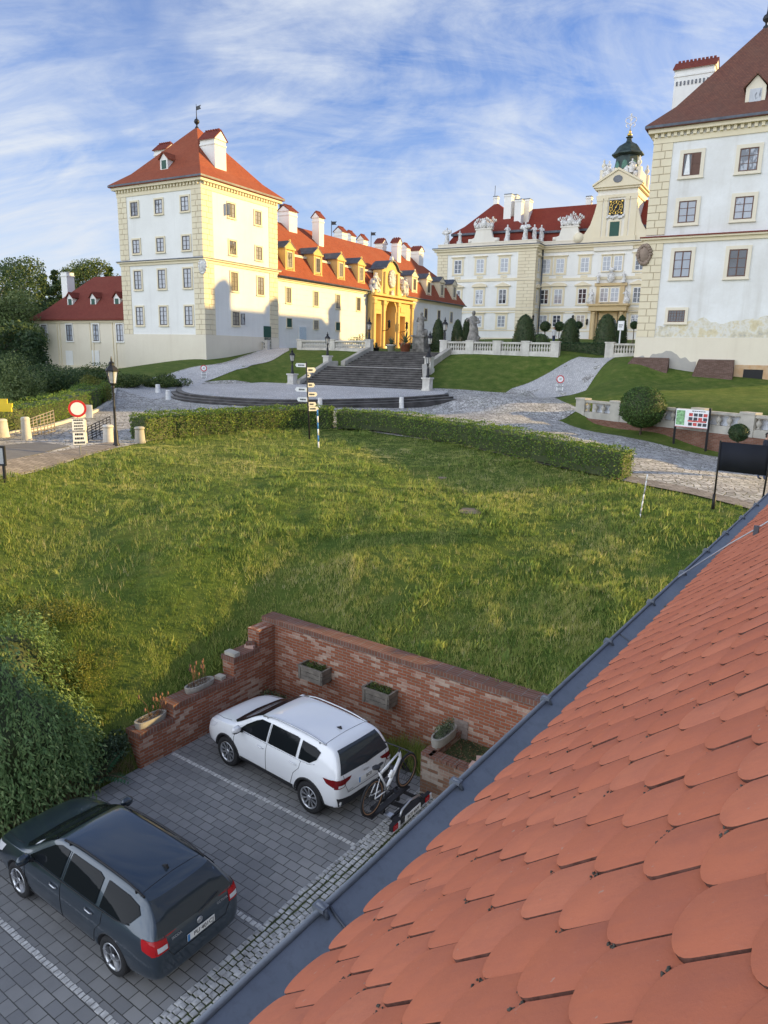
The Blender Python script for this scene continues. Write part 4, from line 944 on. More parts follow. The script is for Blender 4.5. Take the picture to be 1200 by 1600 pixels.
# ================================================================ the main palace at the back
stucco('wall_cream_light', (.82, .78, .68), (.66, .6, .5), .4)
MA, MW = 141.0, 137.6; wx0, wx1 = -66.0, -45.7; zc = 20.3; zgr = 2.6
mp_ = thing('palace', 'baroque palace front with a clock tower and statues along its parapet, farthest behind the terrace', 'palace', CF, (-40, MA, zgr))
mb = MB(); mb.box(wx0, wx1, MW, 158, 0, zc); mb.box(wx1+.002, -12, MA, 158, 0, zc-.01); mb.box(-16, 4, MW, 158.2, 0, zc-.02); part(mb, 'wall', M['wall_white'], mp_)
mb = MB()
for z0, z1 in ((3.4, 8.4), (9.0, 13.9), (14.5, 19.2)):
    for u0, u1, v, fc in ((wx0, wx0+2.2, MW, 'f'), (wx1-3.4, wx1+.08, MW, 'f'), (MW+.03, MW+1.0, wx1, 'r')): mb = MB(); quoin(mb, u0, u1, v, z0, z1, fc, .62, .09, .07); part(mb, 'corner_quoin', [M['wall_cream'], M['quoin_joint']], mp_)
mb = MB()
for z0, z1, o in ((8.45, 8.95, .14), (13.95, 14.45, .14), (2.4, 3.3, .12), (8.0, 8.2, .08), (4.6, 4.8, .08), (19.2, 19.75, .2), (19.75, 20.15, .55), (20.15, 20.32, .85)):
    mb.box(wx0-o, wx1+o, MW-o, MW+.02, z0, z1); mb.box(wx1-.02, wx1+o, MW+.02, MA, z0, z1); mb.box(wx1+o, -16, MA-o, MA+.02, z0+.001, z1); mb.box(wx0-o, wx0+.02, MW, 150, z0, z1)
part(mb, 'cornice', M['wall_cream'], mp_)
mb = MB()
for x0, x1, y0, y1 in ((wx0-.9, wx1+.9, MW-.9, MW+.4), (wx1-.2, wx1+.9, MW+.4, MA-.9), (wx1+.5, -16, MA-.9, MA+.4)): mb.box(x0, x1, y0, y1, 20.325, 20.5)
part(mb, 'cornice_flashing', M['lead'], mp_)
mb = MB(); pz = 21.25
for x0, x1, y0, y1 in ((wx0, wx1, MW, MW+.5), (wx1-.5, wx1, MW+.5, MA), (wx1, -16, MA+.01, MA+.5)): mb.box(x0, x1, y0, y1, 20.4, pz); mb.box(x0-.06, x1+.06, y0-.06, y1+.06, pz-.18, pz+.02)
part(mb, 'parapet', M['wall_cream_pale'], mp_)
# roofs: steep lower slope, dark break under a jutting upper slope
def two_stage(x0, x1, y0, y1, ridge, zr, hipR=True):
    mb = MB(); i1 = 1.9; z0, zb = 20.45, 23.6
    def ring(a, b, c, d, z): return [(a, c, z), (b, c, z), (b, d, z), (a, d, z)]
    v = ring(x0+.7, x1-.7, y0+.7, y1-.7, z0) + ring(x0+.7+i1, x1-.7-i1, y0+.7+i1, y1-.7-i1, zb); fs = []
    for k in range(4): l = (k+1) % 4; fs.append((k, l, 4+l, 4+k))
    mb.add(v, fs)
    o = .75; r0 = ring(x0+.7+i1-o, x1-.7-i1+o, y0+.7+i1-o, y1-.7-i1+o, zb-.55); r1 = ring(x0+.7+i1-o, x1-.7-i1+o, y0+.7+i1-o, y1-.7-i1+o, zb-.15)
    R_ = ring(*ridge, zr); f = .3; mid = [tuple(a[i]+(b[i]-a[i])*f if i < 2 else a[2]+(b[2]-a[2])*f*.8 for i in range(3)) for a, b in zip(r1, R_)]
    mb2 = MB(); vs = r0 + r1 + mid + R_; fs = []
    for j in range(3):
        for k in range(4): l = (k+1) % 4; fs.append((4*j+k, 4*j+l, 4*j+4+l, 4*j+4+k))
    fs += [(12,13,14,15)]; m3 = MB(); m3.add(r0+r1, [(0,1,5,4),(1,2,6,5),(2,3,7,6),(3,0,4,7),(3,2,1,0)])
    mb2.add(r1 + mid + R_, [(4*j+k, 4*j+(k+1) % 4, 4*j+4+(k+1) % 4, 4*j+4+k) for j in range(2) for k in range(4)] + [(8,9,10,11)])
    a = part(mb, 'lower_roof', M['roof_main'], mp_); b = part(mb2, 'roof', M['roof_main'], mp_); part(m3, 'roof_fascia', M['lead'], b); return b
apx = ontoY(CF, 776, 317, 148.0)
two_stage(wx0, wx1, MW, 158.4, (apx[0]-.1, apx[0]+.1, 147.9, 148.1), apx[2])
rz_ = ontoY(CF, 880, 323, 147.5)[2]
two_stage(wx1-9, -8, MA, 154, (wx1-5.5, -10, 147.4, 147.6), rz_)
two_stage(-16, 4, MW+.02, 158.6, (-6.1, -5.9, 147.9, 148.1), apx[2])
for (u0, u1, v, y, w) in [(792,800,305,144,.75),(801,807,306,146,.75),(808,816,313,143.2,.7),(817,829,313,146,.95),(917,925,308,148,.5),(772,779,308,148,.45)]:
    p = ontoY(CF, (u0+u1)/2, v, y); mb = MB(); mb.box(p[0]-w, p[0]+w, y-w, y+w, 23.5, p[2]); mb.box(p[0]-w-.1, p[0]+w+.1, y-w-.1, y+w+.1, p[2]-.35, p[2]-.1); c = part(mb, 'chimney', M['wall_white'], mp_)
    mb = MB(); mb.box(p[0]-w-.05, p[0]+w+.05, y-w-.05, y+w+.05, p[2]+.001, p[2]+.15); part(mb, 'chimney_cap', M['lead'], c)
p = ontoY(CF, 774, 290, 148); mb = MB(); mb.tube([(p[0], 148, p[2]), (p[0], 148, apx[2])], .05, 6); part(mb, 'lightning_rod', M['dark_metal'], mp_)
# windows
k = dict(smat='wall_cream', fmat='white_frame')
m3 = win_proto(1.6, 2.6, .42, .13, 2, 3, hood='flat', apron=True, **k); m2t = win_proto(1.6, 2.75, .40, .13, 2, 3, hood='tri', pmat='pane_dark', **k); m2a = win_proto(1.6, 2.75, .40, .13, 2, 3, hood='arc', **k); m1 = win_proto(1.6, 2.2, .42, .13, 2, 3, hood='flat', **k); mside = win_proto(.8, 2.4, .3, .1, 2, 3, hood='arc', **k)
for b in (-61.5, -56.75, -51.8): put_win(mp_, m3, (b, MW-.01, 16.85))
for b, pr in ((-61.5, m2t), (-56.7, m2a), (-51.85, m2t)): put_win(mp_, pr, (b, MW-.01, 11.05))
for b in (-61.5, -56.7, -51.85): put_win(mp_, m1, (b, MW-.01, 6.4))
for b in (-44.6, -41.9, -37.25, -27.4, -22.6): put_win(mp_, m3, (b, MA-.01, 16.7))
for b, pr in ((-44.6, m2t), (-41.9, m2a), (-37.3, m2t), (-27.3, m2t), (-22.6, m2a)): put_win(mp_, pr, (b, MA-.01, 11.1))
for b in (-44.6, -41.9, -37.3, -27.3, -22.6): put_win(mp_, m1, (b, MA-.01, 6.6))
for z in (16.85, 11.05): put_win(mp_, mside, (wx1+.01, MW+1.9, z), RZX)
mdb = win_proto(1.5, 2.6, .2, .12, 2, 3, hood='flat', **k); mdb1 = win_proto(1.5, 2.5, .18, .12, 2, 3, sill=False, **k)
for b in (-33.25, -31.2): put_win(mp_, mdb, (b, MA-.08, 16.75))
for b in (-33.15, -31.25): put_win(mp_, mdb1, (b, MA-.5, 11.2))
mb = MB(); mb.tube([(wx1+.35, MA-.25, 20.2), (wx1+.35, MA-.25, 3)], .13, 8); part(mb, 'downpipe', M['lead'], mp_)
for px, pz_ in ((833, 497), (895, 497), (917, 503)):
    p = ontoY(CF, px, pz_, MA-.6 if px > 840 else MW-.6); mb = MB(); mb.lathe([(.05, -.6), (.2, -.4), (.16, .2), (.28, .3), (.04, .6)], (p[0], p[1], p[2]), 6); part(mb, 'wall_lantern', M['dark_metal'], mp_)
# portal with columns, balcony windows and cartouche
pc = -32.1; mb = MB()
for s in (-1, 1):
    mb.box(pc+s*2.55-.62, pc+s*2.55+.62, MA-.9, MA+.02, 2.4, 8.3)
    mb.lathe([(.42, 0), (.34, .25), (.33, 4.2), (.28, 4.6), (.44, 4.9)], (pc+s*2.5, MA-1.25, 3.2), 12); mb.box(pc+s*2.5-.55, pc+s*2.5+.55, MA-1.8, MA-.9, 2.4, 3.2)
    mb.box(pc+s*2.1-.42, pc+s*2.1+.42, MA-.55, MA+.02, 9.6, 12.8)
mb.box(pc-3.4, pc+3.4, MA-1.9, MA+.02, 8.3, 9.2); mb.box(pc-3.7, pc+3.7, MA-2.2, MA+.02, 9.2, 9.55); mb.box(pc-2.9, pc+2.9, MA-.7, MA+.02, 12.8, 13.3)
A_ = [(pc+1.7*math.cos(t_), MA-.6, 6.0+1.4*math.sin(t_)) for t_ in np.linspace(0, PI, 11)]
for i in range(10): a, b = A_[i], A_[i+1]; mb.prism([a, (a[0], a[1], 8.3), (b[0], b[1], 8.3), b], (0, .6, 0))
po = part(mb, 'portal', stucco('portal_stone', (.66, .50, .27), (.5, .38, .22), .6), mp_)
mb = MB(); mb.box(pc-1.7, pc+1.7, MA-.12, MA-.02, 2.4, 7.4); part(mb, 'portal_gate', M['pane_dark'], po)
mb = MB(); relief(mb, (pc, MA-.75, 14.3), 1.0, 3)
for s in (-1, 1):
    figure(mb, (pc+s*2.3, MA-.7, 13.3), 1.9, 3+s, .2, s*.4); figure(mb, (pc+s*3.1, MA-1.4, 9.55), 2.6, 8+s, .5, s*.3); mb.blob((pc+s*3.3, MA-1.5, 10.1), (.6, .4, .6), 3)
mb.blob((pc, MA-.7, 15.6), (.5, .3, .4), 8); part(mb, 'portal_statues', M['statue_white'], po)
# attic pieces with trophies, single figures along the parapet
def trophy(b, y, z, sd):
    r_ = random.Random(sd); mb = MB(); mb.prism([(b-2.9, y, pz), (b+2.9, y, pz), (b+2.7, y, pz+.6), (b+1.9, y, pz+.9), (b+1.5, y, pz+2.3), (b-1.5, y, pz+2.3), (b-1.9, y, pz+.9), (b-2.7, y, pz+.6)], (0, .7, 0)); mb.box(b-1.75, b+1.75, y-.1, y+.8, pz+2.3, pz+2.55)
    for s in (-1, 1): mb.lathe([(.45, 0), (.45, .7)], (b+s*2.75, y+.3, pz), 10)
    a = part(mb, 'attic_gable', M['wall_cream_light'], mp_); mb = MB()
    for i in range(13): u = -1.7+3.4*i/12; mb.blob((b+u+r_.uniform(-.1, .1), y+.3, pz+3.0+r_.uniform(-.2, .3)), (.34, .4, .5), i+sd, n=7, m=5, amp=.35)
    for i in range(13):
        t_ = (-.9 + 1.8*i/12); l = r_.uniform(1.3, 2.1); mb.bar((b+t_*1.2, y+.3, pz+2.7), (b+t_*1.2+math.sin(t_)*l*.9, y+.25, pz+2.75+math.cos(t_)*l), .14, .1); mb.blob((b+t_*1.2+math.sin(t_)*l*.9, y+.25, pz+2.75+math.cos(t_)*l), (.2, .14, .24), i, n=6, m=5, amp=.4)
    mb.blob((b, y+.1, pz+3.4), (.55, .35, .8), sd); part(mb, 'trophy', M['statue_white'], a)
trophy(ontoY(CF, 755, 370, MW)[0], MW+.02, pz, 1); trophy(ontoY(CF, 889, 370, MA)[0], MA+.03, pz, 2)
for i, (px, y, h_) in enumerate([(697, MW, 2.7), (717, MW, 2.0), (791, MW, 2.5), (819, MW, 2.7), (833, MA-1.6, 2.5), (844, MA, 2.6)]):
    b = ontoY(CF, px, 378, y)[0]; mb = MB(); mb.box(b-.45, b+.45, y-.05, y+.75, pz, pz+.45); figure(mb, (b, y+.35, pz+.45), h_, i*3, .6 if i % 2 else .2, .5*(i % 3-1))
    if i in (0, 3): mb.blob((b-.5, y+.3, pz+2.3), (.55, .15, .4), i, amp=.3); mb.blob((b+.5, y+.3, pz+2.4), (.5, .15, .35), i+1, amp=.3)
    part(mb, 'statue', M['statue_white'], mp_)
# ---- clock tower
c0, c1, cy0, cy1 = -35.75, -28.75, MA-.35, MA+8.5; cm = (c0+c1)/2
mb = MB(); mb.box(c0, c1, cy0, cy1, 19, 29.6)
ct = part(mb, 'clock_tower', M['wall_cream_light'], mp_)
mb = MB()
for u0, u1 in ((c0-.05, c0+1.0), (c0+1.3, c0+1.9), (c1-1.0, c1+.05), (c1-1.9, c1-1.3)): mb.box(u0, u1, cy0-.14, cy0+.02, 21.4, 28.0); mb.box(u0-.06, u1+.06, cy0-.22, cy0+.02, 27.55, 28.0)
for z0, z1, o in ((20.5, 21.4, .25), (28.0, 28.5, .2), (29.4, 29.75, .45), (29.75, 30.0, .75)): ringbox(mb, c0, c1, cy0, cy1, z0, z1, o)
mb.prism([(c0-.8, cy0-.75, 30.0), (c1+.8, cy0-.75, 30.0), (cm, cy0-.75, 32.4)], (0, 1.4, 0)); 
for s in (-1, 1): mb.prism([(cm, cy0-.95, 32.45), (cm+s*4.4, cy0-.95, 29.98), (cm+s*4.4, cy0-.95, 30.3), (cm, cy0-.95, 32.85)], (0, 1.7, 0))
for s, e in ((-1, c0), (1, c1)):      # curved volute buttresses
    P = [(e, cy0, 20.5), (e+s*3.2, cy0, 20.5), (e+s*2.9, cy0, 21.4), (e+s*1.9, cy0, 22.2), (e+s*1.0, cy0, 23.6), (e+s*.4, cy0, 25.6), (e, cy0, 27.4)]
    mb.prism(P, (0, .9, 0)); mb.lathe([(.85, 0), (.85, .9)], (e+s*3.1, cy0+.1, 20.6), 14) if False else mb.tube([(e+s*3.0, cy0-.05, 21.5), (e+s*3.0, cy0+.95, 21.5)], .95, 16)
part(mb, 'tower_mouldings', M['wall_cream'], ct)
mb = MB(); ctr_ = ontoY(CF, 964.5, 325, cy0); cx_, cz_ = cm-.05, 26.3
mb.box(cx_-1.3, cx_+1.3, cy0-.14, cy0+.02, cz_-1.3, cz_+1.3); dial = part(mb, 'clock', M['black'], ct)
mb = MB(); rr2 = lambda r: [(cx_+r*math.cos(a), cy0-.2, cz_+r*math.sin(a)) for a in np.linspace(0, 2*PI, 28)[:-1]]
mb.tube(rr2(1.12), .05, 5, closed=True); mb.tube(rr2(.70), .045, 5, closed=True)
for h_ in range(12):
    a = PI/2 - h_*PI/6; mb.bar((cx_+.76*math.cos(a), cy0-.2, cz_+.76*math.sin(a)), (cx_+1.06*math.cos(a), cy0-.2, cz_+1.06*math.sin(a)), .11, .05)
for sx in (-1, 1):
    for sz in (-1, 1): mb.blob((cx_+sx*1.02, cy0-.18, cz_+sz*1.02), (.2, .05, .2), 2, n=8, m=5)
mb.bar((cx_, cy0-.27, cz_), (cx_+.75*math.sin(R(205)), cy0-.27, cz_+.75*math.cos(R(205))), .12, .04); mb.bar((cx_, cy0-.3, cz_), (cx_+1.0*math.sin(R(30)), cy0-.3, cz_+1.0*math.cos(R(30))), .09, .04); mb.blob((cx_, cy0-.28, cz_), (.14, .06, .14), 1)
part(mb, 'clock_hands', M['gold'], ct)
mb = MB(); mb.box(cx_-1.05, cx_+1.05, cy0-.2, cy0+.02, 24.55, 24.85)
for i in range(9): mb.blob((cx_-1.4+.35*i, cy0-.16, 24.7+.18*math.sin(i*1.7)), (.26, .16, .26), i, n=7, m=5, amp=.3)
part(mb, 'clock_ornament', M['statue_white'], ct)
mb = MB(); mb.box(cx_-.85, cx_+.85, cy0-.06, cy0+.02, 20.9, 23.9); part(mb, 'shutter', M['shutter_green'], ct)
mb = MB()
for u0, u1, z0, z1 in ((-1.15, -.85, 20.7, 24.15), (.85, 1.15, 20.7, 24.15), (-.85, .85, 23.9, 24.15)): mb.box(cx_+u0, cx_+u1, cy0-.1, cy0+.02, z0, z1)
part(mb, 'shutter_frame', M['wall_cream'], ct)
mb = MB(); mb.prism([(cm+.8*math.cos(t_), cy0-.84, 30.95+.62*math.sin(t_)) for t_ in np.linspace(0, 2*PI, 25)[:-1]], (0, .1, 0)); part(mb, 'oval_window', M['pane_dark'], ct)
# attic with pedestals, vases and figures
mb = MB(); mb.box(c0+.3, c1-.3, cy0+1.0, cy1-.3, 29.9, 32.9)
for u in (c0+.4, c1-.4):
    for v in (cy0+1.1, cy1-.5): mb.box(u-.5, u+.5, v-.5, v+.5, 29.95, 33.0); mb.lathe([(.25, 0), (.1, .2), (.42, .7), (.36, 1.0), (.12, 1.25), (.22, 1.5), (.03, 1.9)], (u, v, 33.0), 8)
at = part(mb, 'tower_attic', M['wall_cream_pale'], ct)
mb = MB()
for i in range(18):
    s = -1 if i < 9 else 1; mb.blob((cm+s*random.uniform(1.0, 3.0), cy0+.5, 31.3+random.uniform(0, 1.8)), (.45, .4, .55), i, n=7, m=5, amp=.35)
for s in (-1, 1): figure(mb, (cm+s*2.0, cy0+.3, 32.0), 2.3, 5+s, .6, s*.5)
part(mb, 'tower_statues', M['statue_white'], ct)
ccx, ccy = cm+.25, cy0+4.4
mb = MB(); P8 = [(3.0, 31.5), (2.75, 32.8), (2.45, 34.4), (2.35, 35.6), (2.9, 35.75), (3.35, 35.9), (3.3, 36.15), (2.95, 36.45), (2.6, 37.0), (2.35, 37.7), (1.9, 38.4), (1.2, 38.95), (.65, 39.4), (.5, 40.0), (.52, 40.4), (.75, 40.6), (.72, 40.75), (.2, 40.85)]
k_ = .93
ZC = lambda z: z if z < 36.1 else 36.1+(z-36.1)*.62
mb.lathe([(r*.86, ZC(z)) for r, z in P8], (ccx, ccy, 0), 8, rot=PI/8, smooth=False); cp = part(mb, 'cupola', M['copper'], ct)
mb = MB()
for k8 in range(8):
    a = k8*PI/4; rad = 2.42; n_ = Vector((math.cos(a), math.sin(a), 0)); t_ = Vector((-n_.y, n_.x, 0)); c_ = Vector((ccx, ccy, 33.2)) + n_*rad*.80
    mb.prism([tuple(c_+t_*u+Vector((0, 0, v))) for u, v in ((-.5, -1.0), (.5, -1.0), (.5, .9), (.3, 1.4), (0, 1.6), (-.3, 1.4), (-.5, .9))], tuple(n_*.16))
part(mb, 'louvre', M['copper_green'], cp)
zt = ZC(40.85)
mb = MB(); mb.lathe([(.24, 0), (.44, .25), (.4, .45), (.16, .6), (.25, .78), (.16, .92), (.04, 1.3)], (ccx, ccy, zt), 10); part(mb, 'gilded_ball', M['gold'], ct)
mb = MB(); z0 = zt+1.1; mb.tube([(ccx, ccy, z0), (ccx, ccy, z0+2.5)], .06, 6)
for s in (-1, 1):
    for zz, rr3 in ((z0+1.65, .5), (z0+.8, .4)):
        mb.tube([(ccx+s*(.12+rr3*(1-math.cos(a)))*.85, ccy, zz+rr3*.85*math.sin(a)) for a in np.linspace(-.2, 4.6, 16)], .065, 5)
mb.blob((ccx, ccy, z0+2.55), (.16, .1, .2), 1); mb.tube([(ccx-.4, ccy, z0+2.25), (ccx+.4, ccy, z0+2.25)], .06, 5); part(mb, 'wrought_finial', M['statue_white'], ct)
# ================================================================ right corner tower (nearer, in shade) and the wing behind it
RB0, RB1, RA0, RA1 = -10.9, .7, 57.5, 69.0
bw = dict(smat='wall_cream_pale', fmat='brown_frame')
r1 = win_proto(1.15, 1.45, .24, .07, 2, 3, pmat='pane_pale', **bw); r1o = win_proto(1.15, 1.45, .24, .07, 1, 1, pmat='pane_dark', **bw); r3 = win_proto(1.15, 1.8, .24, .075, 2, 3, pmat='pane_pale', **bw); r3b = win_proto(1.15, 1.8, .24, .075, 2, 3, pmat='pane_dark', **bw); r4 = win_proto(1.15, .82, .2, .05, 6, 4, pmat='pane_dark', **bw)
wf = [(r1o, -8.3, 13.2), (r1, -4.72, 13.15), (r1, -1.1, 13.15), (r1, -8.27, 10.1), (r1, -4.68, 10.1), (r1, -1.1, 10.1), (r3, -8.25, 6.58), (r3b, -4.66, 6.53), (r3, -1.1, 6.55), (r4, -8.27, 3.0)]
rt = tower('castle_tower', 'large weathered white tower with a brown tiled roof, cut by the right photo edge', RB0, RB1, RA0, RA1, -1.2, 8.45, 15.75, 23.2, 'wall_white_old', 'roof_brown', wf, [], 1.5, True)
for k_, o in enumerate([c for c in kids(rt) if c.name.startswith('window')][:1]):
    mb = MB(); mb.prism([(-8.75, RA0-.06, 12.5), (-8.35, RA0-.06, 12.5), (-8.5, RA0-.06, 13.85), (-8.62, RA0-.06, 13.85)], (0, .02, 0)); part(mb, 'curtain', M['white_frame'], rt)
    mb = MB(); mb.box(-8.33, -8.25, RA0-.1, RA0-.02, 12.5, 13.9); mb.box(-8.25, -7.75, RA0-.09, RA0-.03, 13.2, 13.26); mb.box(-8.25, -7.75, RA0-.07, RA0-.035, 12.5, 13.9); part(mb, 'casement', M['brown_frame'], rt)
q = on_slope(1179, 162, 58.54, 17.35, 1.24); small_dormer(rt, q[0], q[1]-.05, q[2]-.12, 1.2, 1.15, 2.4, False, 'roof_brown', wall='wall_cream_pale')
pa, pb = ontoY(CF, 1058, 115, 66.5), ontoY(CF, 1118, 98, 66.5); chimney(rt, pa[0], pb[0]+.1, 65.6, 67.2, 16.5, (pa[2]+pb[2])/2-.25, 'x', tall=.6)
mb = MB(); n = int((pb[0]-pa[0])/.28)
for i in range(n): x = pa[0]+.15+i*.28; mb.box(x, x+.12, 65.55, 65.7, pb[2]-1.55, pb[2]-1.25)
part(mb, 'chimney_vents', M['pane_dark'], rt)
stucco('stone_brown', (.34, .26, .20), (.20, .15, .12), .8, 3)
mb = MB(); relief(mb, (RB0, RA0-.05, 7.35), .78, 15, n=20); part(mb, 'coat_of_arms', M['stone_brown'], rt)
# bare render and old cream paint low on the wall, brick buttresses, cellar door
t = NT('patchy_render'); co = t.coord(); nz = t.noise(.9, 6, .65, co); n2 = t.noise(3, 5, .7, co)
c = t.ramp(nz, [(.36, (.62, .53, .34)), (.44, (.70, .62, .42)), (.5, (.74, .72, .66)), (.58, (.66, .60, .44)), (.68, (.42, .40, .37))], 'LINEAR')
c = t.mix(t.ramp(n2, [(.55, 0.), (.7, .6)]), c, (.46, .42, .35)); t.col(c); t.bump(n2, .4, .02); M['patchy_render'] = t.set(.92, 0, .15)
def ragged(x0, x1, zb_, ht, sd, n=40):
    r_ = random.Random(sd); xs = np.linspace(x0, x1, n); y = vnoise(np.array(xs)*.9+sd, np.zeros(n)+sd, sd)*.7 + vnoise(np.array(xs)*3+sd, np.zeros(n), sd+1)*.3
    return [(x0, zb_)] + [(x0, zb_)]*0 + [(x, zb_ + ht*(.25+.9*v)) for x, v in zip(xs, y)] + [(x1, zb_)]
mb = MB(); mb.prism([(x, RA0-.012, z) for x, z in ragged(RB0+1.3, RB1, 1.52, 1.5, 4)], (0, .03, 0)); part(mb, 'bare_patch', M['patchy_render'], rt)
stucco('bare_grey', (.40, .38, .35), (.5, .46, .4), .6, 2)
mb = MB(); mb.prism([(x, RA0-.085, z) for x, z in ragged(RB0+.2, -6.6, -1.3, 2.0, 9)], (0, .03, 0)); part(mb, 'bare_patch', M['bare_grey'], rt)
q = [ontoY(CF, px, py, RA0-.08) for px, py in ((992, 556), (1046, 558), (1092, 558), (1148, 561))]
mb = MB()
def butt(b0, b1, zt, dl, dr, out, zb_):
    T_ = [(b0, RA0-.07, zt), (b1, RA0-.07, zt)]; v = [(b0, RA0, zt), (b1, RA0, zt), (b1+dr, RA0, zb_), (b0-dl, RA0, zb_), (b0+.1, RA0-.35, zt-.06), (b1, RA0-.35, zt-.06), (b1+dr, RA0-out, zb_), (b0-dl, RA0-out, zb_)]
    mb.add(v, [(0,1,5,4), (4,5,6,7), (1,2,6,5), (0,4,7,3), (3,7,6,2)])
butt(q[0][0]-.1, q[1][0], .05, 1.5, .15, 1.9, -2.2); butt(q[2][0], q[3][0], .0, .5, .1, 1.8, -2.4); part(mb, 'buttress', M['brick_dark'], rt)
q = [ontoY(CF, px, py, RA0-.1) for px, py in ((1162, 577), (1190, 598))]
mb = MB(); mb.box(q[0][0], q[1][0], RA0-.13, RA0, q[1][2]-.4, q[0][2]); cd = part(mb, 'cellar_door', M['black'], rt)
mb = MB(); mb.box(q[0][0]-.6, q[0][0]-.01, RA0-.12, RA0, q[1][2]-.5, q[0][2]+.3); mb.box(q[1][0]+.01, q[1][0]+.7, RA0-.12, RA0, q[1][2]-.5, q[0][2]+.3); mb.box(q[0][0]-.01, q[1][0]+.01, RA0-.12, RA0, q[0][2], q[0][2]+.3); part(mb, 'door_surround', M['rust_wall'] if 'rust_wall' in M else stucco('rust_wall', (.55, .33, .17), (.62, .5, .34), .8, 2.5), cd)
# right wing, mostly hidden behind the tower: wall, mansard roof and stacks
rw = thing('palace_wing', 'white wing with red mansard roof running back behind the nearer right corner tower', 'palace wing', CF, (-3, 90, .3))
mb = MB(); mb.box(-10.6, 2.6, 69.02, 117, -3, 7.9); part(mb, 'wall', M['wall_white'], rw)
mb = MB(); mansard(mb, 3.2, 1.5, -4.0, 69.02, 117.5, zE, zB, 17.6, 7.2); part(mb, 'roof', M['roof_red'], rw)
for b, a, h_ in ((-4, 92.2, 20.0), (-4, 113, 19.3), (-4.5, 100, 18.6)): chimney(rw, b-.8, b+.8, a-.8, a+.8, 13, h_-.7, 'x')
# ================================================================ terrace: stairs, balustrades, statues, lamps, clipped yews
st = thing('staircase', 'broad two-flight stone staircase climbing to the terrace between the grass banks', 'staircase', CF, (-30.5, 49.6, -2.75))
def flight(n, a0, a1, z0, z1, L0, L1, R0, R1):
    tr, rs = MB(), MB(); da = (a1-a0)/n; dz = (z1-z0)/n
    for i in range(n):
        f = i/n; l, r = L0+(L1-L0)*f, R0+(R1-R0)*f; a = a0+i*da; z = z0+(i+1)*dz
        tr.box(l, r, a-.02, a+da+.05, z-.028, z); rs.box(l+.01, r-.01, a, a+da+.06, z-dz-.3, z-.0285)
    f_ = part(rs, 'flight', M['step_dark'], st); part(tr, 'treads', M['step_stone'], f_); return f_
flight(9, 49.6, 54.2, -2.75, -1.25, -35.9, -36.2, -24.6, -27.2)
mb = MB(); mb.box(-36.2, -27.2, 54.23, 55.5, -1.7, -1.245); part(mb, 'landing', M['stone_pale'], st)
flight(9, 55.5, 60.1, -1.25, .12, -35.4, -35.4, -27.75, -27.75)
mb = MB()
def cheek(P, w=.42, up=.28, dn=1.4):
    for (b0, a0, z0), (b1, a1, z1) in zip(P[:-1], P[1:]):
        mb.add([(b0-w/2, a0, z0-dn), (b0+w/2, a0, z0-dn), (b1+w/2, a1, z1-dn), (b1-w/2, a1, z1-dn), (b0-w/2, a0, z0+up), (b0+w/2, a0, z0+up), (b1+w/2, a1, z1+up), (b1-w/2, a1, z1+up)], [(3,2,1,0),(4,5,6,7),(0,1,5,4),(1,2,6,5),(2,3,7,6),(3,0,4,7)])
for P_ in ([(-36.2, 49.4, -2.7), (-36.5, 54.2, -1.15), (-36.45, 55.6, -1.1)], [(-35.75, 55.6, -1.1), (-35.75, 60.2, .25)], [(-24.3, 49.4, -2.7), (-26.9, 54.2, -1.15), (-27.2, 55.6, -1.1)], [(-27.4, 55.6, -1.1), (-27.4, 60.2, .25)]): mb = MB(); cheek(P_); part(mb, 'cheek_wall', M['stone'], st)
PED = [(-36.6, 49.2, -2.8, -1.85), (-37.0, 55.0, -1.3, -.35), (-24.1, 49.2, -2.8, -1.75), (-26.85, 55.0, -1.4, -.25)]
for b, a, z0, z1 in PED:
    mb = MB(); mb.box(b-.29, b+.29, a-.29, a+.29, z0-.4, z1-.12); mb.box(b-.36, b+.36, a-.36, a+.36, z1-.118, z1); mb.box(b-.34, b+.34, a-.34, a+.34, z0-.4, z0+.2); part(mb, 'pedestal', M['stone_pale'], st)

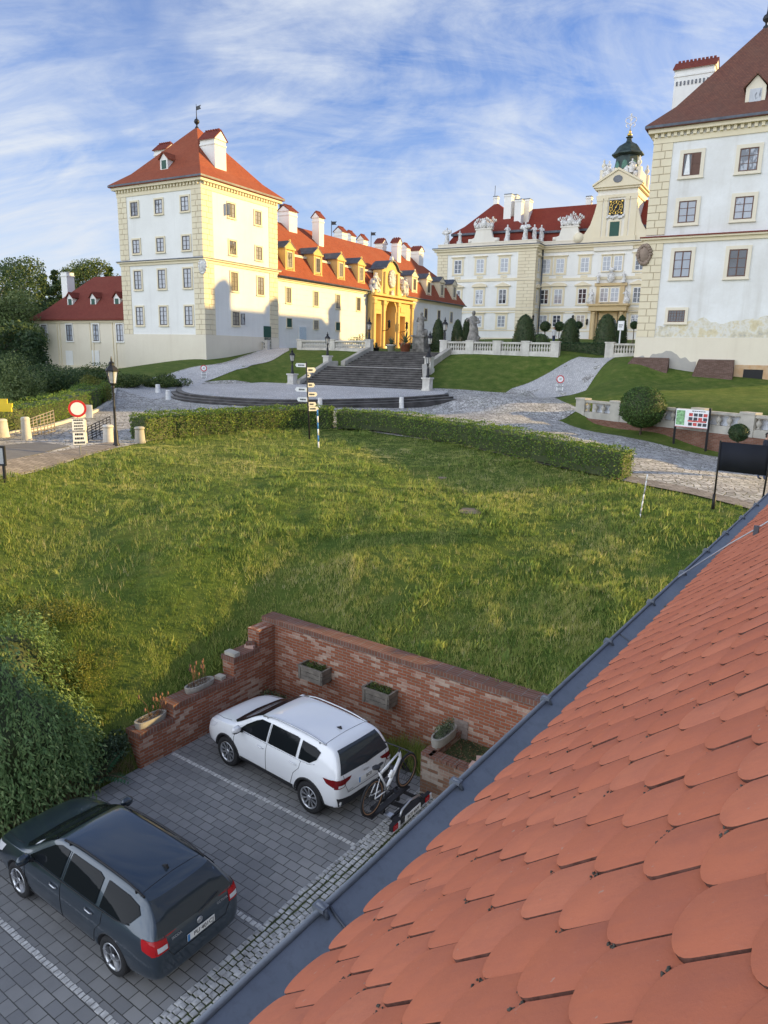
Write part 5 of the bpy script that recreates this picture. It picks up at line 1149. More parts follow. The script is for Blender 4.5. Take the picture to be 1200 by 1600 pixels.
balu = MB(); balu.lathe([(.085, 0), (.085, .05), (.05, .09), (.06, .14), (.105, .24), (.09, .34), (.05, .43), (.045, .5), (.075, .53), (.085, .58), (.085, .62)], (0, 0, 0), 10); balu_me = mesh_from(balu, 'baluster', M['stone_pale'])
balud = MB(); balud.lathe([(.11, 0), (.11, .05), (.06, .08), (.09, .14), (.16, .26), (.13, .36), (.06, .42), (.05, .48), (.11, .52), (.11, .56)], (0, 0, 0), 10); balud_me = mesh_from(balud, 'baluster', M['stone'])
def balustrade(label, fr, P, Q, npan, step=.22, me=None, hb=.62, zb=.22, dn=.35, pw=.34, mat='stone_pale', ends=(True, True)):
    P, Q = Vector(P), Vector(Q); L = (Q-P); ln = math.hypot(L.x, L.y); u = L/ln; n_ = Vector((-u.y, u.x, 0)).normalized()
    root = thing('balustrade', label, 'balustrade', fr, tuple((P+Q)/2)); me = me or balu_me; base = (P+Q)/2
    def slab(s0, s1, w, z0, z1, mb):
        a, b = P+u*s0, P+u*s1; v = []
        for z in (z0, z1): v += [a-n_*w+Vector((0,0,z)), b-n_*w+Vector((0,0,z)), b+n_*w+Vector((0,0,z)), a+n_*w+Vector((0,0,z))]
        mb.add(v, [(0,3,2,1),(4,5,6,7),(0,1,5,4),(1,2,6,5),(2,3,7,6),(3,0,4,7)])
    mb = MB(); slab(0, ln, .19, zb+hb, zb+hb+.13, mb); slab(0, ln, .15, zb+hb-.03, zb+hb-.001, mb); part(mb, 'hand_rail', M[mat], root)
    mb = MB(); slab(0, ln, .2, -dn, zb-.06, mb); slab(0, ln, .16, zb-.0595, zb, mb); part(mb, 'plinth', M[mat], root)
    pan = ln/npan
    for i in range(npan+1):
        if (i == 0 and not ends[0]) or (i == npan and not ends[1]): continue
        mb = MB(); c = i*pan; slab(c-pw, c+pw, .24, -dn-.002, zb+hb+.14, mb); slab(c-pw-.05, c+pw+.05, .29, zb+hb+.142, zb+hb+.24, mb); part(mb, 'pier', M[mat], root)
    for i in range(npan):
        s0, s1 = i*pan+pw+.12, (i+1)*pan-pw-.12; k = max(1, int((s1-s0)/step))
        for j in range(k+1):
            p = P+u*(s0+(s1-s0)*j/k); inst(me, 'baluster', root, (p.x, p.y, p.z+zb))
    return root
zt_ = .12
def bx(px, a, z=.2): return ontoY(CF, px, 545, a)[0]
balustrade('long pale stone balustrade on the terrace edge, right of the staircase under the second statue', CF, (bx(694, 60.3), 60.3, zt_), (bx(868, 60.3), 60.3, zt_), 4)
balustrade('short pale balustrade between the ramp path and the near right tower', CF, (bx(953, 61), 61, zt_), (bx(1012, 61), 61, zt_), 1, ends=(True, False))
balustrade('pale stone balustrade on the terrace edge, left of the top of the staircase', CF, (bx(470, 62), 62, .1), (-35.9, 60.4, .12), 2)
balustrade('small pale balustrade by the green door at the foot of the sunlit tower', CF, (ontoY(CF, 383, 545, 63.2)[0], 63.2, -.02), (ontoY(CF, 418, 545, 63.2)[0], 63.2, .06), 1, zb=.16, dn=.7, pw=.16)

# lamps
def lantern_parts(root, x, y, z, s=1.0):
    """six-sided lantern on a bracket ring, returned as parts"""
    mb = MB(); mb.lathe([(.05*s, 0), (.16*s, .05*s), (.17*s, .09*s)], (x, y, z), 6)
    for k in range(6):
        a = k*PI/3; mb.bar((x+.16*s*math.cos(a), y+.16*s*math.sin(a), z+.08*s), (x+.25*s*math.cos(a), y+.25*s*math.sin(a), z+.60*s), .022*s)
    mb.lathe([(.29*s, .58*s), (.30*s, .63*s), (.20*s, .76*s), (.10*s, .84*s), (.11*s, .92*s), (.13*s, .95*s), (.04*s, 1.02*s), (.05*s, 1.08*s), (.005, 1.24*s)], (x, y, z), 6, smooth=False)
    ln = part(mb, 'lantern', M['dark_metal'], root)
    mb = MB(); mb.lathe([(.15*s, .09*s), (.235*s, .58*s)], (x, y, z), 6, smooth=False); part(mb, 'lamp_glass', M['lamp_glass'], ln)
t = NT('lamp_glass'); t.b.inputs['Transmission Weight'].default_value = .55; t.col((.75, .74, .68)); M['lamp_glass'] = t.set(.25, 0, .5)
def lamp(label, fr, x, y, z, h, s=1.0, arms=False, group=None):
    root = thing('street_lamp', label, 'lamp', fr, (x, y, z), group); hp = h - 1.2*s
    mb = MB(); mb.lathe([(.16*s, 0), (.16*s, .12*s), (.11*s, .2*s), (.10*s, .65*s), (.075*s, .75*s), (.06*s, .8*s), (.05*s, hp*.62), (.07*s, hp*.64), (.045*s, hp*.67), (.04*s, hp*.93), (.09*s, hp*.96), (.05*s, hp)], (x, y, z), 12)
    if arms: mb.bar((x-.35, y, z+hp*.86), (x+.35, y, z+hp*.86), .03)
    part(mb, 'post', M['dark_metal'], root); lantern_parts(root, x, y, z+hp, s); return root
for (b, a, z0, z1), lb in zip(PED, ('foot of the staircase, left side', 'left side of the staircase landing', 'foot of the staircase, right side', 'right side of the staircase landing')):
    lamp('black lantern post on a stone pedestal at the ' + lb, CF, b, a, z1, 2.05, .92)
lamp('black lantern post at the top left corner of the staircase', CF, -35.9, 60.4, 1.12, 2.1); lamp('black lantern post on the balustrade at the top right of the staircase', CF, bx(694, 60.3), 60.3, 1.12, 2.05)
p = gp(182, 697); lamp('tall old fashioned street lamp by the bridge, at the edge of the meadow', WF, p[0], p[1], p[2]-.05, 30.9/1125*140, .98)

# statues
def statue(label, b, a, z0, zp, h, sd, yaw, pw=.55):
    root = thing('statue', label, 'statue', CF, (b, a, z0)); mb = MB(); mb.box(b-pw, b+pw, a-pw, a+pw, z0-.4, zp-.15); mb.box(b-pw-.12, b+pw+.12, a-pw-.12, a+pw+.12, zp-.149, zp); mb.box(b-pw-.15, b+pw+.15, a-pw-.15, a+pw+.15, z0-.4, z0+.25)
    part(mb, 'pedestal', M['statue_grey'], root); mb = MB(); figure(mb, (b, a, zp), h, sd, .5, yaw); mb.blob((b+.25, a+.1, zp+.25), (.4, .35, .35), sd, amp=.3); part(mb, 'figure', M['statue_grey'], root)
p = ontoY(CF, 657, 548, 63.5); statue('grey draped stone statue on a pedestal in front of the yellow gate', p[0], 63.5, .15, ontoY(CF, 657, 524, 63.5)[2], ontoY(CF, 657, 488, 63.5)[2]-ontoY(CF, 657, 524, 63.5)[2], 2, 3.4, .6)
p = ontoY(CF, 738, 535, 61.2); statue('dark draped stone statue behind the terrace balustrade, left of the big clipped cone', p[0], 61.2, .12, 1.15, ontoY(CF, 738, 486, 61.2)[2]-1.15, 7, .3)

# clipped yews and boxes
leafmat('yew', [(0., (0.016, 0.039, 0.016)), (.6, (0.036, 0.075, 0.026)), (1., (0.072, 0.124, 0.039))], .15)
leafmat('box', [(0., (0.034, 0.076, 0.020)), (.6, (0.076, 0.145, 0.034)), (1., (0.145, 0.230, 0.051))], .25)
leafmat('hedge', [(0., (.060, .125, .024)), (.6, (.14, .24, .042)), (1., (.32, .38, .07))], .35)
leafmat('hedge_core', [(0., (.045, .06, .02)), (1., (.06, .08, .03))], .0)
plain('bark', (.10, .075, .05), .9, var=.4, sc=4, bump=.4)
def sphere_pts(n, c, r, jit=.06, zmin=-1.):
    d = unit(RNG.normal(0, 1, (n*2, 3))); d = d[d[:, 2] > zmin][:n]
    return np.array(c) + d*np.array(r)*(1 + RNG.normal(0, jit, (len(d), 1))), d
def rev_pts(n, prof, c, jit=.045):
    """points on a solid of revolution given as (r,z) pairs, evenly over its area"""
    pr = np.array(prof, float); seg = np.hypot(*np.diff(pr, axis=0).T)*(pr[:-1, 0]+pr[1:, 0]+.02); i = RNG.choice(len(seg), n, p=seg/seg.sum()); f = RNG.uniform(0, 1, n)
    r = pr[i, 0]*(1-f)+pr[i+1, 0]*f; z = pr[i, 1]*(1-f)+pr[i+1, 1]*f; a = RNG.uniform(0, 2*PI, n); r = r*(1+RNG.normal(0, jit, n)+.035*np.sin(3*a+5*z)+.03*np.sin(5*a-7*z+1))
    dr, dz = pr[i+1, 0]-pr[i, 0], pr[i+1, 1]-pr[i, 1]; l = np.hypot(dr, dz)+1e-9
    N = np.stack([np.cos(a)*dz/l, np.sin(a)*dz/l, -dr/l], 1); return np.stack([c[0]+r*np.cos(a), c[1]+r*np.sin(a), c[2]+z], 1), N
def topiary(label, cat, fr, x, y, z, prof, n, lf, mat, trunk=None, group=None, name='topiary'):
    root = thing(name, label, cat, fr, (x, y, z), group)
    P, N = rev_pts(n, prof, (0, 0, 0)); me = leaves('foliage', P, N, lf, .55, M[mat]); obj(me, 'foliage', root)
    mb = MB(); mb.lathe([(r*.93, z_*.985+.01) for r, z_ in prof], (x, y, z), 16)
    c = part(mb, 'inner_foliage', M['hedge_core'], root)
    if trunk: mb = MB(); mb.tube([(x, y, z-.1), (x+.03, y, z+trunk*.5), (x, y, z+trunk+.1)], [.07, .05, .05], 8); part(mb, 'trunk', M['bark'], root)
    return root
def cone_prof(r, h): return [(r*.9, 0), (r, .12*h), (r*.93, .35*h), (r*.8, .6*h), (r*.6, .82*h), (r*.34, .95*h), (.02, h)]
for px, w, y0, y1, a, lb in [(684,22,498,536,66,'clipped yew cone right of the grey statue, beside the terrace lantern'),(714,20,499,536,68,'clipped yew cone between the terrace lantern and the dark statue'),(728,16,497,536,70,'clipped yew cone half hidden behind the dark statue'),
    (819,34,491,534,64,'largest clipped yew cone behind the middle of the terrace balustrade'),(890,28,497,534,66,'clipped yew cone left of the palace portal, above the low box hedge'),(946,34,490,534,64,'broad clipped yew cone in front of the palace portal'),(969,18,492,534,68,'slim clipped yew cone behind the white sign near the right tower')]:
    p0, p1 = ontoY(CF, px, y1, a), ontoY(CF, px, y0, a); r = w*a/1.0/1125*.53; z0 = h1(*CF.w(p0[0], a)[:2]); topiary(lb, 'topiary', CF, p0[0], a, z0, cone_prof(r, p1[2]-z0), 2600, .11, 'yew', group='clipped yew cones on the terrace')
for px, py, d, a, lb in [(852,510,14,78,'standard ball tree left of two, behind the big yew cone'),(874,510,13,79,'standard ball tree in front of the palace windows, left of the yew cone'),(904,508,10,80,'standard ball tree partly behind the yew cone right of the path'),(991,508,10,80,'standard ball tree just left of the near right tower')]:
    p = ontoY(CF, px, py, a); r = d*a/1125*.55; z0 = h1(*CF.w(p[0], a)[:2]); prof = [(r*math.sin(t_)+.01, (p[2]-z0)-r*math.cos(t_)) for t_ in np.linspace(0, PI, 9)]; topiary(lb, 'ball tree', CF, p[0], a, z0, prof, 1200, .12, 'yew', p[2]-z0-r*.8, name='ball_tree')
p = ontoY(CF, 845, 525, 72); r = .95; topiary('low clipped ball bush behind the balustrade right of the big yew cone', 'bush', CF, p[0], 72, .2, [(r*math.sin(t_)+.01, r-r*math.cos(t_)*1.05) for t_ in np.linspace(0, PI, 9)], 1500, .12, 'box', name='clipped_bush')
def hedge_box(label, fr, P, Q, w, h, z, n, mat='box', group=None):
    P, Q = Vector(P), Vector(Q); u = (Q-P); ln = u.length; u = u/ln; nn = Vector((-u.y, u.x)); root = thing('hedge', label, 'hedge', fr, ((P.x+Q.x)/2, (P.y+Q.y)/2, z), group)
    k = RNG.uniform(0, 1, n); s = RNG.uniform(-.5, .5, n)*ln; f = RNG.choice(4, n, p=np.array([h, h, w, .15])/(2*h+w+.15)); o = RNG.uniform(-.5, .5, n)*w; zz = RNG.uniform(0, 1, n)*h
    o = np.where(f == 0, -w/2, np.where(f == 1, w/2, o)); zz = np.where(f == 2, h, zz); e = f == 3; s = np.where(e, np.sign(s)*ln/2, s); o += RNG.normal(0, .03, n); zz += RNG.normal(0, .03, n)
    N = np.zeros((n, 3)); un, nv = np.array(u), np.array(nn); N[f == 0, :2] = -nv; N[f == 1, :2] = nv; N[f == 2, 2] = 1; N[e, :2] = un*np.sign(s[e])[:, None]
    Pp = np.zeros((n, 3)); Pp[:, :2] = un*s[:, None] + nv*o[:, None]; Pp[:, 2] = zz
    obj(leaves('foliage', Pp, N, .11, .55, M[mat]), 'foliage', root)
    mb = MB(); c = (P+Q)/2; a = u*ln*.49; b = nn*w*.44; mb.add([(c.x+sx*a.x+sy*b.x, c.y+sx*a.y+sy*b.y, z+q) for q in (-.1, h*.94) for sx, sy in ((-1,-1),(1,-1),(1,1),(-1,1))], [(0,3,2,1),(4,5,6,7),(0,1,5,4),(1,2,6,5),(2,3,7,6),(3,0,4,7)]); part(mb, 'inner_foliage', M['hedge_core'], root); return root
hedge_box('low box hedge across the top of the ramp path', CF, (bx(872, 62), 62.3), (bx(950, 62), 62.3), .9, .98, .12, 3500, 'yew')
hedge_box('low box hedge behind the head of the staircase, under the grey statue', CF, (bx(640, 65), 65), (bx(700, 65), 65), .8, .75, .2, 2500, 'yew')
# potted plants at the head of the stairs and shrubs on the terrace
plain('terracotta', (.36, .12, .07), .8, var=.2); plain('leaf_dull', (.10, .13, .07), .6, var=.3, sc=3)
def spiky(label, b, a, z, pot_r, pot_h, nl, ln, mat, potmat, name='potted_plant', rise=.9, wl=.10):
    root = thing(name, label, 'potted plant', CF, (b, a, z)); mb = MB()
    if pot_h: mb.lathe([(pot_r*.7, 0), (pot_r*.95, pot_h*.8), (pot_r*1.1, pot_h*.82), (pot_r*1.1, pot_h), (pot_r*.9, pot_h)], (b, a, z), 12); part(mb, 'pot', M[potmat], root)
    mb = MB(); r_ = random.Random(int(b*10))
    for i in range(nl):
        an_ = r_.uniform(0, 2*PI); el = r_.uniform(.25, 1.45); L = ln*r_.uniform(.7, 1.1); d = Vector((math.cos(an_)*math.cos(el), math.sin(an_)*math.cos(el), math.sin(el)*rise)); p0 = Vector((b, a, z+pot_h)); sd = Vector((-math.sin(an_), math.cos(an_), 0)); pts = [p0 + d*L*t_ + Vector((0, 0, -.55*L*t_*t_*math.cos(el))) for t_ in (0, .35, .7, 1.)]; ws = (wl*.5, wl*.6, wl*.4, .005)
        v = []; 
        for q, w_ in zip(pts, ws): v += [q-sd*w_, q+sd*w_]
        mb.add(v, [(0,1,3,2),(2,3,5,4),(4,5,7,6)])
    part(mb, 'leaves', M[mat], root); return root
p = ontoY(CF, 633, 546, 61.5); spiky('agave with long arching leaves in a terracotta tub at the head of the stairs', p[0], 61.5, .12, .55, .8, 46, 1.75, 'leaf_dull', 'terracotta')
p = ontoY(CF, 611, 546, 62); spiky('low bushy plant in a pale stone pot in front of the gate arch', p[0], 62, .12, .45, .65, 60, .95, 'leaf_dull', 'stone_pale')
p = ontoY(CF, 588, 546, 61.5); spiky('small green plant in a dark pot beside the left gate doorway', p[0], 61.5, .12, .3, .35, 30, .8, 'leaf_dull', 'dark_metal')
p = ontoY(CF, 756, 540, 64); spiky('spiky cordyline behind the balustrade, right of the dark statue', p[0], 64, .15, 0, 0, 90, 1.7, 'leaf_dull', 'terracotta', 'yucca_plant')
plain('leaf_dry', (.20, .17, .10), .7, var=.3, sc=3)
p = ontoY(CF, 716, 540, 63); spiky('tuft of dry brownish ornamental grass left of the dark statue', p[0], 63, .15, 0, 0, 130, 1.5, 'leaf_dry', 'terracotta', 'grass_tuft', 1.1, .05)
p = ontoY(CF, 985, 540, 63.5); spiky('dry grass tuft behind the short balustrade near the right tower', p[0], 63.5, .15, 0, 0, 110, 1.35, 'leaf_dry', 'terracotta', 'grass_tuft', 1.1, .05)
def leaf_bush(name, label, cat, fr, c, r, n, lf, mat, stems=5, jit=.16, group=None, droop=.1, wl=.5):
    root = thing(name, label, cat, fr, c, group); k = max(4, n//400); cs_ = RNG.normal(0, .42, (k, 3))*np.array(r); cs_[:, 2] = np.abs(cs_[:, 2])*1.1 + r[2]*.35
    per = n//k; PP, NN = [], []
    for q in cs_:
        P, N = sphere_pts(per, q, np.array(r)*.5, jit); PP.append(P); NN.append(N)
    P, N = np.vstack(PP), np.vstack(NN); P[:, 2] = np.maximum(P[:, 2], .02); obj(leaves('foliage', P, N, lf, wl, M[mat], droop), 'foliage', root)
    mb = MB()
    for i in range(stems): a = random.uniform(0, 6.28); mb.tube([(c[0]+.1*math.cos(a), c[1]+.1*math.sin(a), c[2]-.1), (c[0]+r[0]*.5*math.cos(a), c[1]+r[1]*.5*math.sin(a), c[2]+r[2]*.9)], [.05, .02], 6)
    if stems: part(mb, 'stems', M['bark'], root)
    return root
p = ontoY(CF, 566, 545, 63); leaf_bush('potted_shrub', 'loose grey green oleander behind the top left lantern of the staircase', 'shrub', CF, (p[0], 63, .15), (1.3, 1.1, 1.1), 900, .14, 'box')
# ================================================================ hedges, road furniture, trees
def hedge_path(label, pts, w, h, n, mat, lf=.085, gaps=0, seed=1, core=True):
    """clipped hedge along a ground path (its front foot), foliage on sides and top with lumps"""
    P = np.array([p[:2] for p in spline(pts, 10)]); d = np.gradient(P, axis=0); d /= np.linalg.norm(d, axis=1, keepdims=True); nn = np.stack([-d[:, 1], d[:, 0]], 1)
    L = np.concatenate([[0], np.cumsum(np.linalg.norm(np.diff(P, axis=0), axis=1))]); base = (*P[len(P)//2], h1(*P[len(P)//2])); root = thing('hedge', label, 'hedge', WF, base)
    s = RNG.uniform(0, L[-1], n); f = RNG.choice(4, n, p=np.array([h, h, w*1.3, .25])/(2*h+w*1.3+.25)); o = RNG.uniform(0, 1, n)*w; z = RNG.uniform(0, 1, n)**.9*h
    e = f == 3; s = np.where(e, np.where(RNG.uniform(0, 1, n) < .5, 0., L[-1]), s); lump = .78+.42*vnoise(s*1.4, z*1.2, seed)+.06*np.sin(s*7)
    o = np.where(f == 0, 0., np.where(f == 1, w, o)); z = np.where(f == 2, h*(.86+.24*vnoise(s*1.9, o*2, seed+1)), z)
    o = w/2 + (o-w/2)*lump + RNG.normal(0, .035, n); z = z + np.abs(RNG.normal(0, .03, n)) + np.where((f == 2) & (RNG.uniform(0, 1, n) < .04), RNG.uniform(.03, .16, n), 0)
    if gaps:
        low = (z < h*.4) & (f < 2) & (vnoise(s*1.1, z*0+seed, seed+7) > .66); kp = ~low | (RNG.uniform(0, 1, n) < .25); s, f, o, z, e = s[kp], f[kp], o[kp], z[kp], e[kp]
    x = np.interp(s, L, P[:, 0]); y = np.interp(s, L, P[:, 1]); nx = np.interp(s, L, nn[:, 0]); ny = np.interp(s, L, nn[:, 1]); X = x+nx*o; Y = y+ny*o
    N = np.zeros((len(s), 3)); sg = np.where(f == 0, -1., np.where(f == 1, 1., 0.)); N[:, 0] = nx*sg; N[:, 1] = ny*sg; N[f == 2, 2] = 1
    tx = np.where(s < 1, -1., 1.); N[e, 0] = (ny*tx)[e]; N[e, 1] = (-nx*tx)[e]; s_end = RNG.normal(0, .05, len(s)); X = X + np.where(e, ny*tx*s_end, 0)
    Z = H(X, Y)+z; me = leaves('foliage', np.stack([X, Y, Z], 1)-np.array(base), N, lf, .55, M[mat], 0, .8); obj(me, 'foliage', root)
    if core:
        mb = MB(); vs, fs = [], []; m = len(P)
        for i in range(m):
            for o_, z_ in ((w*.12, -.1 if not gaps else h*.10), (w*.88, -.1 if not gaps else h*.10), (w*.86, h*.9), (w*.14, h*.9)): q = P[i]+nn[i]*o_; vs.append((q[0], q[1], h1(*q)+z_))
        for i in range(m-1):
            for k in range(4): l = (k+1) % 4; fs.append((4*i+k, 4*i+4+k, 4*i+4+l, 4*i+l))
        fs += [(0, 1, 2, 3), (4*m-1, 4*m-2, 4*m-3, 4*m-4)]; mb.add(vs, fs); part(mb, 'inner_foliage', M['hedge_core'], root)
    mb = MB()
    for i in range(int(L[-1]/.45)):
        sc = .3+.45*i; q = np.array([np.interp(sc, L, P[:, 0]), np.interp(sc, L, P[:, 1])])+np.array([np.interp(sc, L, nn[:, 0]), np.interp(sc, L, nn[:, 1])])*w*random.uniform(.35, .65); z0 = h1(*q); mb.tube([(q[0], q[1], z0-.05), (q[0]+random.uniform(-.1, .1), q[1]+random.uniform(-.1, .1), z0+h*.6)], [.03, .018], 5)
    part(mb, 'stems', M['bark'], root); return root
hedge_path('dense clipped hedge on the left, curving from the stone bollard to the fingerpost', [gp(*p) for p in [(232,690),(300,682),(400,675),(470,671),(518,672)]], 1.3, 1.12, 15000, 'hedge', seed=3)
hedge_path('gappy clipped hedge along the top right edge of the meadow, down to the cobbled road', [gp(*p) for p in [(524,672),(600,678),(700,695),(780,712),(860,731),(935,748),(968,753)]], 1.15, 1.05, 16000, 'hedge', gaps=1, seed=5)
hedge_path('bright sunlit clipped hedge along the left side of the road before the bridge', [gp(*p) for p in [(-80,700),(0,680),(55,671),(105,657),(150,640),(172,624)]], 1.5, 1.2, 15000, 'hedge', seed=9)
kp = spline([gp(*p) for p in [(-80,703),(0,682),(55,673),(108,659),(153,642),(174,626),(180,610)]], 6); mb = MB()
for a, b in zip(kp[:-1], kp[1:]): mb.bar(a+np.array([0,0,.06]), b+np.array([0,0,.06]), .22, .2)
solo(mb, 'kerb', M['stone_pale'], None, None, WF, tuple(kp[20]), kind='structure')

def bollard(label, px, yb, yt, wpx, mat='stone_pale', cap=False, group=None, lean=0):
    p = gp(px, yb); D = p[1]; h = (yb-yt)/F_PX*D*1.01; r = wpx/F_PX*D/2; root = thing('bollard', label, 'bollard', WF, tuple(p), group); mb = MB()
    prof = [(r*1.05, -.15), (r*1.05, .08), (r, .1), (r*.86, h*.8), (r*.84, h*.86)] + ([(r*1.0, h*.87), (r*1.02, h*.93), (r*.8, h)] if cap else [(r*.88, h*.88), (r*.86, h*.95), (r*.7, h)]) + [(.01, h+.01)]
    mb.lathe(prof, tuple(p), 14); part(mb, 'shaft', M[mat], root); return root
bollard('thick pale stone bollard cut by the left edge of the photo', 3, 683, 655, 22)
bollard('tapered pale stone bollard beside the pale iron lattice', 42, 688, 652, 15)
bollard('stone bollard right behind the no entry sign', 131, 692, 656, 13)
bollard('broad whitish stone bollard just left of the street lamp', 170, 692, 664, 17, 'stone_pale', True)
bollard('brownish stone bollard with a round cap at the left end of the clipped hedge', 219, 692, 667, 16, 'stone', True)
plain('bollard_white', (.72, .71, .67), .7, var=.15, sc=4)
for px, yb, yt, lb in [(247,614,601,'small white bollard on the rising path, farther of two at the curved steps'),(263,625,610,'small white bollard at the left end of the curved steps'),(500,641,622,'small white bollard behind the hedge, by the fingerpost'),(627,638,621,'small white bollard in front of the curved steps, behind the gappy hedge')]: bollard(lb, px, yb, yt, 8, 'bollard_white')
def lattice(label, A, B, hA, hB, nx, nz, mat, r=.022):
    root_b = (A+B)/2; mb = MB()
    for i in range(nx+1):
        f = i/nx; p = A+(B-A)*f; h = hA+(hB-hA)*f; mb.tube([p, p+np.array([0, 0, h])], r, 5)
    for j in range(nz+1):
        f = j/nz; mb.tube([A+np.array([0, 0, .08+(hA-.1)*f]), B+np.array([0, 0, .08+(hB-.1)*f])], r, 5)
    return solo(mb, 'iron_railing', M[mat], label, 'railing', WF, tuple(root_b))
plain('iron_sunlit', (.36, .31, .25), .6, .3, var=.3)  # sunlight on the lattice is put into this pale iron colour
lattice('sunlit pale iron lattice railing between the stone bollard and the hedge', gp(48, 683), gp(86, 676), .85, 1.1, 7, 6, 'iron_sunlit')
lattice('black iron lattice railing beyond the no entry sign', gp(138, 690), gp(173, 673), .68, .74, 6, 5, 'dark_metal')

def text(s, size, mat, parent, loc, rot, name='lettering', ext=.001, fr=None):
    cu = bpy.data.curves.new(name, 'FONT'); cu.body = s; cu.size = size; cu.extrude = ext; cu.align_x = 'CENTER'; cu.align_y = 'CENTER'
    o = bpy.data.objects.new(name, cu); COL.objects.link(o); dg = bpy.context.evaluated_depsgraph_get(); me = bpy.data.meshes.new_from_object(o.evaluated_get(dg)); bpy.data.objects.remove(o)
    me.materials.clear(); me.materials.append(M[mat]); o = bpy.data.objects.new(name, me); COL.objects.link(o); o.parent = parent; fr_, base = ROOT[rootof(parent).name]
    o.location = [loc[i]-base[i] for i in range(3)]; o.rotation_euler = rot; return o
plain('sign_red', (.55, .03, .03), .4); plain('sign_white', (.82, .82, .80), .4, var=.05); plain('sign_grey', (.45, .46, .47), .5, .5); plain('sign_blue', (.05, .22, .52), .4); plain('sign_yellow', (.85, .60, .03), .4, var=.05); plain('sign_sunlit', (.82, .76, .60), .5, var=.08); plain('ink', (.03, .03, .035), .6)  # the cream tone is white with warm sunlight put into the colour
def disc(mb, c, r, t, n_=24, mi=0, yaw=0):
    cs, sn = math.cos(yaw), math.sin(yaw); P = [(c[0]+r*math.cos(a)*cs, c[1]+r*math.cos(a)*sn, c[2]+r*math.sin(a)) for a in np.linspace(0, 2*PI, n_+1)[:-1]]; mb.prism(P, (sn*t, -cs*t, 0), mi)
def plate(mb, c, w, h, t, yaw=0, mi=0):
    cs, sn = math.cos(yaw), math.sin(yaw); P = [(c[0]+u*cs, c[1]+u*sn, c[2]+v) for u, v in ((-w/2, -h/2), (w/2, -h/2), (w/2, h/2), (-w/2, h/2))]; mb.prism(P, (sn*t, -cs*t, 0), mi)
def lines(mb, c, w, h, rows, yaw, t, seed=0):
    r_ = random.Random(seed); cs, sn = math.cos(yaw), math.sin(yaw)
    for j in range(rows):
        z = c[2]+h/2-(j+.5)*h/rows; u = -w*r_.uniform(.32, .42); e = -u
        while u < e: l = r_.uniform(.05, .16)*w; m_ = min(u+l, e); plate(mb, (c[0]+(u+m_)/2*cs+sn*t, c[1]+(u+m_)/2*sn-cs*t, z), m_-u, h/rows*.5, .003, yaw); u = m_+.03*w
def round_sign(label, px, yb, yt, R_, plates, yaw, twig=''):
    p = gp(px, yb); D = p[1]; h = (yb-yt)/F_PX*D; root = thing('road_sign', label, 'road sign', WF, tuple(p)); mb = MB(); mb.tube([p-np.array([0, 0, .2]), p+np.array([0, 0, h])], .03, 8); part(mb, 'pole', M['sign_grey'], root)
    cs, sn = math.cos(yaw), math.sin(yaw); f = np.array([sn, -cs, 0]); c = p+f*.035+np.array([0, 0, h-R_]); mb = MB(); disc(mb, c, R_, .012, 28, 0, yaw); dk = part(mb, 'sign_disc', M['sign_red'], root); mb = MB(); disc(mb, c+f*.0125, R_*.74, .003, 28, 0, yaw); part(mb, 'sign_face', M['sign_white'], dk)
    if twig: text(twig, R_*.62, 'ink', dk, tuple(c+f*.017), (PI/2, 0, yaw))
    z = h-2*R_-.03
    for i, (w, ph, rows) in enumerate(plates):
        q = p+f*.035+np.array([0, 0, z-ph/2]); mb = MB(); plate(mb, q, w, ph, .01, yaw); pl = part(mb, 'sign_plate', M['sign_white'], root); mb = MB(); lines(mb, q+f*.0102, w, ph*.9, rows, yaw, .001, i+px)
        for zz in (-ph/2+.012, ph/2-.012): plate(mb, q+f*.0105+np.array([0, 0, zz]), w*.98, .018, .002, yaw)
        part(mb, 'lettering', M['ink'], pl); z -= ph+.02
    return root, p, h
rs, p, h = round_sign('red ringed no entry sign with two white text plates below it, by the footway', 126, 713, 625, .33, [(.46, .50, 4), (.46, .54, 3)], R(28))
mb = MB(); plate(mb, p+np.array([.33, .30, h-.45]), .34, .5, .02, R(-20)); part(mb, 'plate_back', M['sign_sunlit'], rs)
round_sign('small red ringed road sign with white plates on the left grass bank', 319, 592, 571, .27, [(.42, .25, 2), (.42, .3, 2)], R(10), '40')
round_sign('small red ringed road sign with white plates beside the right ramp path', 874, 614, 587, .30, [(.5, .22, 2), (.5, .34, 2)], R(-8), '40')
